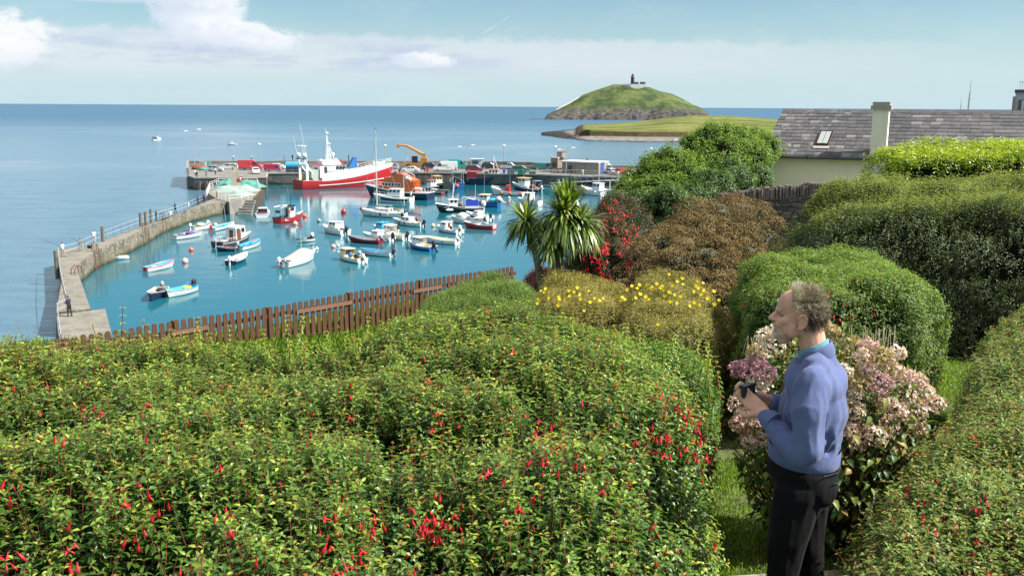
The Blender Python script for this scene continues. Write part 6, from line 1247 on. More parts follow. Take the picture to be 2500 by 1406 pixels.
class Hedge:
    """clipped or rounded mass with polygon footprint, top height and rounded shoulders"""
    def __init__(s, poly, top, base, r=0.35, lump=0.08, ls=1.4, seed=0.0):
        s.poly, s.top, s.base, s.r, s.lump, s.ls, s.seed = [tuple(p[:2]) for p in poly], top, base, r, lump, ls, seed
        xs = [p[0] for p in s.poly]; ys = [p[1] for p in s.poly]; s.bb = (min(xs), max(xs), min(ys), max(ys))
    def surf(s, n_top, n_side):
        """points and outward normals"""
        x0, x1, y0, y1 = s.bb; X = np.zeros(0); Y = np.zeros(0)
        while len(X) < n_top:
            x = RNG.uniform(x0, x1, n_top*2); y = RNG.uniform(y0, y1, n_top*2); k = in_poly(x, y, s.poly); X = np.concatenate([X, x[k]]); Y = np.concatenate([Y, y[k]])
        X, Y = X[:n_top], Y[:n_top]; d, nx, ny = edge_dist(X, Y, s.poly); q = np.clip(1-d/s.r, 0, 1)
        T = np.array([s.top(a, b) for a, b in zip(X, Y)]); B = np.array([s.base(a, b) for a, b in zip(X, Y)])
        Z = T-np.minimum(s.r, (T-B)*0.8)*(1-np.sqrt(np.maximum(0, 1-q*q)))
        N = unit(np.stack([nx*q, ny*q, np.sqrt(np.maximum(0.02, 1-q*q))], 1)); P = np.stack([X, Y, Z], 1)
        if n_side:
            L = [math.dist(a, b) for a, b in zip(s.poly, s.poly[1:]+s.poly[:1])]; tot = sum(L); i = RNG.choice(len(L), n_side, p=np.array(L)/tot); f = RNG.random(n_side)
            A = np.array(s.poly); C = np.array(s.poly[1:]+s.poly[:1]); p = A[i]+(C[i]-A[i])*f[:, None]; e = unit(C[i]-A[i]); nn = np.stack([e[:, 1], -e[:, 0]], 1)
            cx, cy = A.mean(0); flip = ((p-[cx, cy])*nn).sum(1) < 0; nn[flip] *= -1
            T = np.array([s.top(a, b) for a, b in p]); B = np.array([s.base(a, b) for a, b in p]); z = B+(T-s.r*0.85-B)*RNG.random(n_side)
            P = np.concatenate([P, np.column_stack([p, z])]); N = np.concatenate([N, np.column_stack([nn, np.full(n_side, 0.12)])]); N = unit(N)
        h = vnoise(P[:, 0], P[:, 1], P[:, 2], s.ls, s.seed)+0.5*vnoise(P[:, 0], P[:, 1], P[:, 2], s.ls*2.3, s.seed+5)
        return P+N*(h*s.lump)[:, None], N, h
    def core(s, m, parent, name='shade_core', inset=0.12, n=26):  # solid dark shell standing in for the shaded inside of the plant
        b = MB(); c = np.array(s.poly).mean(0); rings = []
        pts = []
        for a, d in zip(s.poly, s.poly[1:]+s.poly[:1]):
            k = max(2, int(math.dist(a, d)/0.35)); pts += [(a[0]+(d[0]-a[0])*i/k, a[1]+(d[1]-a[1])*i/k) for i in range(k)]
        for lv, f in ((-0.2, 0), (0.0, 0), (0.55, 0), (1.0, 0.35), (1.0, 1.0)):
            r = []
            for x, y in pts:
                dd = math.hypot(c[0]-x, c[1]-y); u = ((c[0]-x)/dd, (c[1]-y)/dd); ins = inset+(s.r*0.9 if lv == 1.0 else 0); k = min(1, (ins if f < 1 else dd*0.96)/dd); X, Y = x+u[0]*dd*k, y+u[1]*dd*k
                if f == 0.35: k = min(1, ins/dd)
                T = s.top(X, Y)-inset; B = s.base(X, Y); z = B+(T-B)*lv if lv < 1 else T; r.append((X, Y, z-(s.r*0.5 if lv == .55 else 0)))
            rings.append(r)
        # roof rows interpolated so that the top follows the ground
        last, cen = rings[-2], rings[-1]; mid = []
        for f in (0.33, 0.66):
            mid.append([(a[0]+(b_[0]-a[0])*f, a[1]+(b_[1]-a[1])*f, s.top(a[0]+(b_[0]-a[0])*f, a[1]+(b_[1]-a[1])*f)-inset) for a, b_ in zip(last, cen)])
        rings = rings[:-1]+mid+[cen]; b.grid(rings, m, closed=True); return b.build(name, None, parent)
def visible(P, pad=60, depthmax=None):
    d = P-np.array(CAM); z = d@np.array(FW); x = 1250+FPX*(d@np.array(RT))/np.maximum(z, .01); y = 703-FPX*(d@np.array(UPV))/np.maximum(z, .01)
    return (z > 0.3) & (x > -pad) & (x < 2500+pad) & (y > -pad) & (y < 1406+pad)
TWIG = leaf_mat('twig_bark', [(0, (.055, .035, .022)), (1, (.11, .07, .045))], 0, .8, .2); DARKIN = mat('painted_inner_shade', (.010, .013, .006), .95, .5, 9, spec=0.05)  # core colour near black: inner shade is painted into it
REDSTEM = leaf_mat('red_stem', [(0, (.13, .03, .025)), (1, (.30, .07, .05))], 0, .5, .4)
FU = leaf_mat('fuchsia_leaf', [(0, (.012, .036, .008)), (.3, (.038, .100, .018)), (.6, (.130, .235, .040)), (.82, (.29, .40, .058)), (.95, (.44, .49, .07)), (1, (.40, .15, .03))], .38, .34, .46)  # low end darkened to paint the shade of deep gaps
FD = leaf_mat('fuchsia_leaf_dull', [(0, (.022, .050, .014)), (.35, (.075, .135, .032)), (.7, (.18, .275, .060)), (.9, (.29, .38, .09)), (1, (.38, .20, .08))], .34, .42, .38)
FLOWR = leaf_mat('fuchsia_red', [(0, (.38, .008, .018)), (.6, (.62, .02, .035)), (1, (.80, .06, .08))], .25, .4, .4, 1.0)
def shoots(P, N, n_nodes, length, leafL, m, parent, up=0.7, spread=0.35, fine=True, tips=0.3, stem_r=0.0016, dens=1.0, pair=2, rndbase=0.0, name='leaves', stemm=REDSTEM, curl=0.3, jit=0.5):
    n = len(P); up_ = np.array([0, 0, 1.0]); ax = unit(N*(1-up)+up_*up+rnd_dirs(n)*spread); L = length*(0.55+0.9*RNG.random(n)); L = np.where(RNG.random(n) < 0.05, L*1.9, L); A = P-ax*L[:, None]*0.6; B = A+ax*L[:, None]
    u = unit(np.cross(ax, rnd_dirs(n))); v = np.cross(ax, u); LP, LD, LN, LL, LR = [], [], [], [], []
    base_r = RNG.random(n)*0.35
    for k in range(n_nodes):
        t_ = (k+0.6)/n_nodes; ang = k*1.57+RNG.random(n)*jit; c = A+ax*(L*t_)[:, None]; sz = leafL*(1.0-0.5*t_**3)*(0.7+0.6*RNG.random(n))
        for j in range(pair):
            a = ang+j*2*math.pi/pair; rad = u*np.cos(a)[:, None]+v*np.sin(a)[:, None]; D = unit(rad+ax*(0.25+0.7*t_**2)+np.array([0, 0, -0.30])+rnd_dirs(n)*0.25)
            LP.append(c); LD.append(D); LN.append(unit(ax+rnd_dirs(n)*0.35)); LL.append(sz); LR.append(np.clip(rndbase+base_r+0.30*RNG.random(n)+tips*max(0, t_-0.45)/0.55, 0, 1))
    LP, LD, LN, LL, LR = map(np.concatenate, (LP, LD, LN, LL, LR)); k = RNG.random(len(LP)) < dens; LP, LD, LN, LL, LR = LP[k], LD[k], LN[k], LL[k], LR[k]
    odd = RNG.random(len(LR)) < 0.012; LR[odd] = 1.0
    o = leaves_obj(name, LP, LD, LN, LL, LL*0.46, LR, m, parent, curl, fine)
    if stem_r: sticks_obj('stems', A, B, stem_r, stemm, parent)
    return o
def fuchsia_flowers(P, parent, size=.04, name='flowers', m=FLOWR, open_frac=.45):
    """hanging red buds and open four-sepalled flowers"""
    n = len(P); V, F, off, rr = [], [], 0, []
    ring = lambda z, r, k=6: [(r*math.cos(i*math.tau/k), r*math.sin(i*math.tau/k), z) for i in range(k)]
    prof = [(0, .04), (-.25, .09), (-.45, .10), (-.62, .20), (-.85, .21), (-1.05, .12), (-1.2, .01)]
    bud = [p for z, r in prof for p in ring(z, r)]; bf = [(j*6+i, j*6+(i+1) % 6, (j+1)*6+(i+1) % 6, (j+1)*6+i) for j in range(len(prof)-1) for i in range(6)]
    pr = prof[:4]; fl = [p for z, r in pr for p in ring(z, r)]; ff = [(j*6+i, j*6+(i+1) % 6, (j+1)*6+(i+1) % 6, (j+1)*6+i) for j in range(3) for i in range(6)]
    for q in range(4):
        a = q*math.pi/2; c, s_ = math.cos(a), math.sin(a); o = len(fl); fl += [(.1*c-.14*s_, .1*s_+.14*c, -.6), (.1*c+.14*s_, .1*s_-.14*c, -.6), (.5*c+.13*s_, .5*s_-.13*c, -.72), (.82*c, .82*s_, -.95), (.5*c-.13*s_, .5*s_+.13*c, -.72)]; ff += [(o, o+1, o+2, o+4), (o+4, o+2, o+3, o+3)]
    o = len(fl); fl += ring(-.62, .14)+ring(-1.0, .2); ff += [(o+i, o+(i+1) % 6, o+6+(i+1) % 6, o+6+i) for i in range(6)]
    tri = lambda fs: [t_ for f in fs for t_ in ([(f[0], f[1], f[2])]+([(f[0], f[2], f[3])] if f[3] != f[2] else []))]
    protos = [(np.array(bud), np.array(tri(bf))), (np.array(fl), np.array(tri(ff)))]
    for i in range(n):
        pv, pf = protos[1 if RNG.random() < open_frac else 0]; s = size*(0.7+0.6*RNG.random()); a = RNG.random()*6.28; tl = RNG.normal(size=2)*0.22; c, sn = math.cos(a), math.sin(a)
        q = pv*s; q = np.column_stack([q[:, 0]*c-q[:, 1]*sn-tl[0]*q[:, 2], q[:, 0]*sn+q[:, 1]*c-tl[1]*q[:, 2], q[:, 2]]); V.append(q+P[i]); F.append(pf+off); off += len(pv); rr.append(np.full(len(pv), RNG.random()))
    o = fastmesh(name, np.concatenate(V), np.concatenate(F), m, parent, np.concatenate(rr), smooth=True); o['kind'] = 'stuff'; return o
PD = lambda px, d: ((px-1250)/FPX*d, d)            # plan point: picture column at a ground distance
gz = ground_z

# ---------------------------------------------------------------- front fuchsia hedge
hb = thing('fuchsia_hedge', 'big red-flowered fuchsia hedge filling the foreground left of the man', 'hedge', (0, 0, 0))
poly = [(-4.7, 2.0), (-4.5, 4.6), (-3.9, 5.4), (-3.0, 6.15), (-2.2, 6.55), (-.6, 7.3), (.45, 7.25), (1.0, 6.9), (1.42, 6.2), (1.05, 4.5), (.70, 3.0), (.45, 2.0), (.2, 1.6), (-4.7, 1.6)]
def top1(x, y):
    far = lerp_poly([(-.6, 17.99), (-.5, 17.98), (-.42, 17.96), (-.33, 17.87), (-.26, 17.81), (-.17, 17.73), (-.12, 17.86), (-.05, 17.92), (.02, 17.95), (.08, 17.87), (.14, 17.79), (.24, 17.77)], x/max(y, 1)); k = min(1, max(0, (y-4.3)/2.0)); k = k*k*(3-2*k)
    return (17.97-0.16*max(0, 3.6-y))*(1-k)+far*k+.035*math.sin(x*1.7+y*1.3)
H1 = Hedge(poly, top1, gz, r=.55, lump=.13, ls=1.5, seed=3.0)
P, N, h = H1.surf(21500, 7500); k = visible(P, 1300) & ((h > -.22) | (RNG.random(len(h)) < .35)) & ((N @ np.array([0, -.6, 1.0]) > -.3) | (N[:, 0] > 0.2)); P, N, h = P[k], N[k], h[k]
P = P-N*(RNG.random(len(P))**1.5*0.16)[:, None]
shoots(P, N, 6, .17, .043, FU, hb, up=.62, spread=.35, tips=.42, stem_r=.0018)
# inner leaves, the shade inside the hedge put into their darker tone
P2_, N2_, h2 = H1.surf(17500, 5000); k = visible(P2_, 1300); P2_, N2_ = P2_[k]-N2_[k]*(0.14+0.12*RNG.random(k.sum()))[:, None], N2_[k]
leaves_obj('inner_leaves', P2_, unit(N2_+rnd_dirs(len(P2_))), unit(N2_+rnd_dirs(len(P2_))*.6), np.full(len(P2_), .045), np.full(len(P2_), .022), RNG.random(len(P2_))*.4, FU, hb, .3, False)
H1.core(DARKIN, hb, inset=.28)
# long wands that stand above the hedge
W_ = [(300, 742, 6.3, .42), (345, 775, 6.2, .3), (22, 815, 5.4, .36), (60, 850, 5.4, .3), (95, 850, 5.5, .25), (225, 790, 6.3, .22), (1245, 745, 7.2, .3), (1280, 752, 7.2, .26), (1180, 765, 7.2, .2), (480, 770, 6.6, .2), (560, 790, 6.6, .2), (700, 765, 6.8, .22), (740, 770, 6.8, .22), (900, 770, 7.0, .2), (1000, 770, 7.1, .2), (1370, 770, 6.9, .24), (1560, 790, 6.6, .2), (150, 830, 5.9, .22), (420, 800, 6.5, .2), (640, 800, 6.7, .2), (1500, 790, 6.7, .2), (1100, 790, 7.1, .15), (1650, 815, 6.4, .2), (1730, 850, 6.2, .2)]
for k_ in range(95):
    px_ = RNG.uniform(-10, 1750); i_ = lerp_poly([(0, 850), (150, 835), (300, 812), (420, 812), (700, 822), (930, 815), (1000, 778), (1300, 760), (1500, 792), (1750, 842)], px_); d_ = lerp_poly([(0, 5.4), (300, 6.3), (700, 6.8), (1300, 7.2), (1750, 6.3)], px_)-RNG.uniform(0, .8); W_.append((px_, i_+RNG.uniform(-14, 30), d_, RNG.uniform(.10, .22)))
wp_, wl = [], []
for px, py, d, L_ in W_:
    p = atd(px, py, d); wp_.append((p.x, p.y, p.z)); wl.append(L_)
wp_ = np.array(wp_); wl = np.array(wl)*1.1; tilt = RNG.normal(size=(len(wl), 3))*.12; ax = unit(np.array([[0, 0, 1.0]])+tilt); A = wp_-ax*(wl+.15)[:, None]; LP, LD, LN, LL, LR = [], [], [], [], []
for k in range(9):
    t_ = .2+.8*(k+.5)/9; u = unit(np.cross(ax, rnd_dirs(len(wl)))); v = np.cross(ax, u); c = A+(wp_-A)*t_
    for j in range(3):
        a = j*2.094+k*1.0; D = unit(u*math.cos(a)+v*math.sin(a)+ax*(.1+.5*t_**4)+np.array([0, 0, -.25])); LP.append(c); LD.append(D); LN.append(ax+0*D); LL.append(np.full(len(wl), .046*(1-.4*t_**2))); LR.append(np.full(len(wl), .45+.4*t_))
leaves_obj('wand_leaves', *map(np.concatenate, (LP, LD, LN, LL)), np.concatenate(LL)*.42, np.concatenate(LR), FU, hb, .4); sticks_obj('wand_stems', A, wp_, .0042, REDSTEM, hb)['kind'] = 'stuff'
# flowers: clusters where the photograph shows them, plus scattered ones
def on_surface(px, py, S, spread, n, tries=None):
    """points of the visible hedge surface near a picture position"""
    d = S[0]-np.array(CAM); z = d@np.array(FW); x = 1250+FPX*(d@np.array(RT))/z; y = 703-FPX*(d@np.array(UPV))/z; f = S[1]@np.array([0, -.75, .66]); w_ = np.exp(-((x-px)**2+(y-py)**2)/(2*spread**2))*(z > .5)*(f > 0.0)
    # only the nearest skin: drop points hidden behind nearer ones by height rule
    w_ = w_/max(w_.sum(), 1e-12); return S[0][RNG.choice(len(z), n, p=w_)]
S_ = H1.surf(26000, 9000); fp = []
for px, py, sp, n in ((1650, 1050, 45, 90), (1690, 1010, 30, 26), (1320, 1060, 24, 26), (1330, 1120, 22, 9), (1055, 1285, 22, 28), (1080, 1250, 16, 6), (830, 1240, 12, 4), (935, 1295, 14, 4), (890, 1340, 26, 9), (800, 1300, 24, 6), (860, 1385, 26, 8), (570, 1300, 10, 3), (550, 1250, 22, 4), (400, 1235, 22, 5), (340, 1315, 12, 4), (60, 1195, 18, 4), (200, 1355, 26, 5), (1195, 1150, 16, 6), (1065, 1025, 12, 5), (150, 953, 10, 3), (410, 905, 10, 3), (235, 1010, 18, 6), (380, 1030, 40, 6), (1500, 1195, 26, 5), (1285, 1230, 12, 3), (1400, 1130, 18, 4), (1235, 1020, 16, 2), (1760, 1300, 26, 9), (1740, 1200, 30, 10), (1780, 1090, 24, 9), (1600, 1340, 20, 4), (1130, 1320, 14, 3), (990, 1370, 14, 3), (480, 1385, 14, 4), (20, 1350, 20, 5), (250, 930, 14, 3), (850, 990, 10, 2), (1680, 1120, 30, 9), (1290, 790, 14, 2), (1280, 765, 6, 1)):
    fp.append(on_surface(px, py, S_, sp, n))
k = RNG.choice(len(S_[0]), 210); fp.append(S_[0][k]); fp = np.concatenate(fp); fp += RNG.normal(size=fp.shape)*.012; fp[:, 2] += .03
fp = fp+unit(np.column_stack([np.zeros(len(fp)), -np.ones(len(fp)), np.zeros(len(fp))]))*.035
fuchsia_flowers(fp, hb, .032, open_frac=.25)

# ---------------------------------------------------------------- right fuchsia hedge
hr = thing('fuchsia_hedge', 'fuchsia hedge with few flowers filling the lower right corner', 'hedge', (0, 0, 0))
poly = [(.98, 2.6), (1.18, 3.3), (1.50, 3.95), (2.15, 4.75), (2.80, 5.6), (3.30, 6.4), (3.80, 7.3), (4.6, 8.2), (5.9, 8.6), (6.2, 6.5), (4.5, 3.0), (3.0, 2.0), (1.0, 2.0)]
H2 = Hedge(poly, lambda x, y: 17.76-.02*(y-4)+.17*max(0, min(1, (y-5.4)/2.5))+.10*max(0, min(1, (x-1.4)/.8)), gz, r=.45, lump=.09, ls=1.5, seed=8.0)
P, N, h = H2.surf(18500, 7500); k = visible(P, 1300) & (N @ np.array([-.3, -.6, .8]) > -.2); P, N = P[k], N[k]; P = P-N*(RNG.random(len(P))**1.5*0.12)[:, None]
shoots(P, N, 5, .14, .036, FD, hr, up=.6, spread=.4, tips=.40, stem_r=.0012, rndbase=.10)
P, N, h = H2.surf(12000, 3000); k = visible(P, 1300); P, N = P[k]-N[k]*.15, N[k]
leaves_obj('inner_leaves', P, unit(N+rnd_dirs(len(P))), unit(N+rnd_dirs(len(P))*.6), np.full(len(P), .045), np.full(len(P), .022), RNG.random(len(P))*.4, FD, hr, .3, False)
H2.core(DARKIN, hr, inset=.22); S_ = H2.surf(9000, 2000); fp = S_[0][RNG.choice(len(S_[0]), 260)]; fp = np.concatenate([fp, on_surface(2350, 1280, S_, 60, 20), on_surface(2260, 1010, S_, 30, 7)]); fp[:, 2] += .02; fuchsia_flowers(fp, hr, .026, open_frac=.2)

# ---------------------------------------------------------------- further shrubs
def shrub(name, lab, poly, top, m, nt, ns, leafL, nodes=4, length=.14, r=.4, lump=.1, ls=1.5, seed=0, up=.55, flowers=None, group=None, tips=.35, core_in=.2, fine=False, rb=0.0, base=None, spread=.45, inner=True, stemm=REDSTEM, cat='shrub', stem_r=.0, cut=-.25):
    g = thing(name, lab, cat, (0, 0, 0), 0, group); H = Hedge(poly, top, base or gz, r=r, lump=lump, ls=ls, seed=seed)
    P, N, h = H.surf(nt, ns); k = visible(P, 330) & (N @ np.array([0, -.85, .5]) > cut); P, N = P[k], N[k]; P = P-N*(RNG.random(len(P))**1.4*leafL*3)[:, None]
    shoots(P, N, nodes, length, leafL, m, g, up=up, spread=spread, tips=tips, fine=fine, stem_r=stem_r, rndbase=rb, stemm=stemm)
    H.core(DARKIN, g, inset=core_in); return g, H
g, H3 = shrub('fuchsia_hedge', 'square-cut block of fuchsia hedge behind the man', [(2.10, 8.2), (2.6, 7.85), (3.55, 7.85), (4.0, 8.2), (4.15, 9.2), (4.45, 11.0), (3.3, 11.2), (2.65, 10.6)], lambda x, y: 17.92-.04*max(0, y-8.2)+.0*x, FD, 15000, 13000, .030, 4, .12, r=.33, lump=.15, ls=1.7, seed=21, tips=.42, cat='hedge')
S_ = H3.surf(6000, 6000); fp = S_[0][RNG.choice(len(S_[0]), 200)]; fuchsia_flowers(np.concatenate([fp, on_surface(1870, 740, S_, 50, 30), on_surface(2060, 760, S_, 30, 16)]), g, .03, open_frac=.2)
OL = leaf_mat('olive_hedge_leaf', [(0, (.012, .028, .014)), (.35, (.035, .065, .024)), (.6, (.10, .145, .035)), (.85, (.24, .28, .07)), (1, (.32, .20, .10))], .28, .42, .4)
g, H4 = shrub('escallonia_hedge', 'large dark glossy rounded hedge at the right, pale on top', [(3.6, 12.2), (4.7, 12.0), (6.5, 11.8), (9.5, 11.0), (10.5, 13.5), (7.6, 15.6), (5.6, 15.9), (4.0, 14.4)], lambda x, y: 17.50+.60*max(0, min(1, (x-3.4)/2.2))+.30*max(0, min(1, (y-12.2)/2.5))+.10*max(0, min(1, (x-6)/2)), OL, 17000, 20000, .034, 4, .16, r=.95, lump=.36, ls=1.0, seed=31, up=.5, tips=.30, cat='hedge', core_in=.3, rb=.0)
PAL = leaf_mat('pale_escallonia_leaf', [(0, (.07, .11, .03)), (.5, (.22, .26, .08)), (1, (.40, .42, .15))], .4, .4, .5)
P, N, h = H4.surf(16000, 0); k = visible(P, 330) & (P[:, 1] > 12.6) & (P[:, 2] > 17.9); shoots(P[k], N[k], 4, .2, .03, PAL, g, up=.75, spread=.35, fine=False, stem_r=0, name='pale_top_leaves')  # paler leaves over the upper part of the hedge
BR = leaf_mat('bright_hedge_leaf', [(0, (.05, .10, .012)), (.4, (.15, .23, .02)), (.75, (.33, .41, .03)), (1, (.50, .53, .09))], .40, .28, .6)
shrub('laurel_hedge', 'bright yellow-green clipped hedge in front of the slate roof', [(7.05, 17.0), (8.2, 16.6), (10.5, 16.4), (14.0, 16.6), (14.0, 19.5), (10, 19.5), (7.2, 19.3)], lambda x, y: 18.75+.045*(x-7)-.05*max(0, y-17.2)*0, BR, 7000, 9000, .06, 3, .16, r=.35, lump=.16, ls=1.2, seed=41, up=.6, tips=.5, rb=.05, core_in=.25, cat='hedge', base=lambda x, y: 15.6)
HY = leaf_mat('hypericum_leaf', [(0, (.04, .065, .022)), (.3, (.10, .145, .035)), (.55, (.22, .20, .055)), (.8, (.38, .27, .08)), (1, (.42, .42, .12))], .3, .45, .45)
YF = leaf_mat('yellow_petal', [(0, (.75, .50, .01)), (1, (.85, .68, .02))], .3, .5, .3, 1.0)
yspots = [(x_+dx_, y_+dy_) for x_, y_ in ((1300, 725), (1350, 720), (1400, 715), (1450, 730), (1500, 690), (1540, 700), (1600, 695), (1650, 690), (1700, 705), (1750, 735), (1690, 740), (1560, 720), (1630, 715)) for dx_, dy_ in ((0, 0), (13, 6), (-11, 9))]+[(1762, 720), (1700, 688), (1712, 693), (1735, 690), (1726, 702), (1695, 700), (1745, 705), (1722, 730), (1790, 727), (1630, 672), (1663, 682), (1577, 697), (1558, 698), (1590, 707), (1610, 705), (1617, 710), (1526, 712), (1517, 728), (1513, 735), (1523, 733), (1633, 738), (1648, 742), (1581, 733), (1708, 720), (1320, 712), (1328, 715), (1331, 707), (1388, 712), (1378, 703), (1436, 712), (1408, 704), (1317, 735), (1312, 742), (1290, 728), (1360, 740), (1365, 732), (1362, 747), (1416, 732), (1424, 760), (1602, 793), (1386, 740), (1496, 705), (1470, 730), (1738, 713), (1750, 718), (1657, 725)]
def yellow_flowers(g, sel, depth_of):
    V, F, off, rr = [], [], 0, []
    for px, py in sel:
        p = depth_of(px, py)
        if p is None: continue
        s = RNG.uniform(.018, .026); nrm = unit(np.array([[RNG.normal()*.4, -1, .6+RNG.normal()*.4]]))[0]; u = unit(np.cross(nrm, [[.1, .2, 1]]))[0]; v = np.cross(nrm, u)
        for q in range(5):
            a = q*1.2566; d = u*math.cos(a)+v*math.sin(a); w_ = np.cross(nrm, d); V += [p, p+d*s*.6+w_*s*.42, p+d*s+nrm*s*.25, p+d*s*.6-w_*s*.42]; F += [(off, off+1, off+2), (off, off+2, off+3)]; off += 4; rr += [RNG.random()]*4
    fastmesh('yellow_flowers', np.array(V), np.array(F), YF, g, np.array(rr))['kind'] = 'stuff'
def surf_pick(S):
    d = S[0]-np.array(CAM); z = d@np.array(FW); x = 1250+FPX*(d@np.array(RT))/z; y = 703-FPX*(d@np.array(UPV))/z
    def f(px, py):
        q = (x-px)**2+(y-py)**2; k = np.where(q < 90)[0]
        if not len(k): return None
        i = k[np.argmin(z[k])]; r = ray(px, py); pt = CAM+r*(float(S[0][i][1])/r.y); return np.array(pt)+np.array([0, -.10, .03])
    return f
g, Ha = shrub('hypericum_shrub', 'low orange-brown shrub with yellow flowers, left of its twin, at the palm feet', [PD(1292, 10.6), PD(1320, 9.9), PD(1420, 9.5), PD(1560, 9.4), PD(1580, 11.3), PD(1440, 12.2), PD(1320, 11.9)], lambda x, y: 17.33, HY, 5000, 4200, .026, 4, .12, r=.32, lump=.14, ls=1.6, seed=51, rb=.12, group='hypericum shrubs'); yellow_flowers(g, [q for q in yspots if q[0] < 1480], surf_pick(Ha.surf(8000, 8000)))
g, Hc = shrub('hypericum_shrub', 'wider orange-brown shrub with bright yellow flowers, centre right', [PD(1490, 9.6), PD(1540, 8.6), PD(1660, 8.0), PD(1780, 8.3), PD(1800, 10.0), PD(1740, 11.2), PD(1560, 11.4)], lambda x, y: 17.50-.05*abs(x-1.75), HY, 6500, 6000, .026, 4, .12, r=.35, lump=.14, ls=1.6, seed=57, rb=.08, group='hypericum shrubs'); yellow_flowers(g, [q for q in yspots if q[0] >= 1480], surf_pick(Hc.surf(9000, 9000)))
g, Hd = shrub('fuchsia_shrub', 'low mid-green shrub between the picket fence and the front hedge', [PD(940, 11.8), PD(985, 10.8), PD(1150, 10.0), PD(1330, 9.7), PD(1345, 11.5), PD(1310, 14.5), PD(1180, 15.2), PD(1020, 14.0)], lambda x, y: 16.92-.02*(y-11)-.18*max(0, -x-.5), FD, 9000, 6000, .028, 4, .12, r=.45, lump=.12, ls=1.3, seed=61, rb=.02)
g, He = shrub('fuchsia_shrub', 'sunlit green fuchsia shrub running behind the crest of the front hedge', [PD(1170, 9.6), PD(1200, 8.6), PD(1400, 7.9), PD(1640, 7.5), PD(1760, 7.4), PD(1780, 8.2), PD(1600, 8.9), PD(1350, 9.8)], lambda x, y: 17.33-.03*(y-8), FU, 5500, 3500, .032, 4, .13, r=.4, lump=.1, ls=1.6, seed=66)
RB = leaf_mat('bronze_fuchsia_leaf', [(0, (.018, .034, .016)), (.5, (.045, .075, .032)), (.72, (.13, .05, .038)), (1, (.30, .05, .05))], .25, .4, .5)
g, Hf = shrub('fuchsia_bush', 'tall fuchsia bush thick with red flowers behind the cabbage palms', [PD(1385, 17.6), PD(1420, 16.2), PD(1500, 15.2), PD(1560, 15.2), PD(1600, 17.5), PD(1560, 20.0), PD(1440, 20.5), PD(1395, 19)], lambda x, y: 16.3+1.2*max(0, min(1, (y-15.2)/3.2)), RB, 6500, 6500, .045, 4, .2, r=.9, lump=.42, ls=1.0, seed=71, group='red fuchsia bushes')
S_ = Hf.surf(6000, 6000); fp = [on_surface(1490, 525, S_, 34, 190), on_surface(1530, 590, S_, 14, 40), on_surface(1420, 620, S_, 10, 30), on_surface(1510, 670, S_, 10, 30), on_surface(1450, 610, S_, 12, 40), on_surface(1480, 600, S_, 8, 26), on_surface(1425, 655, S_, 8, 30), on_surface(1500, 625, S_, 10, 30), on_surface(1460, 645, S_, 9, 26), on_surface(1400, 690, S_, 9, 20), on_surface(1530, 640, S_, 8, 16), on_surface(1475, 668, S_, 9, 22), on_surface(1550, 560, S_, 18, 30)]; fuchsia_flowers(np.concatenate(fp)+np.array([0, -.12, 0]), g, .062, open_frac=.7)
g, Hg = shrub('fuchsia_bush', 'low purple-red fuchsia bush between the fence end and the palm trunks', [PD(1262, 19.3), PD(1300, 18.4), PD(1390, 17.8), PD(1400, 20), PD(1330, 21.5), PD(1270, 21)], lambda x, y: 15.75+.35*max(0, min(1, (x-.2)/1.0)), RB, 3000, 2600, .04, 4, .16, r=.5, lump=.18, ls=1.2, seed=77, rb=.25, group='red fuchsia bushes')
S_ = Hg.surf(3000, 3000); fuchsia_flowers(S_[0][RNG.choice(len(S_[0]), 110)], g, .04, open_frac=.5)

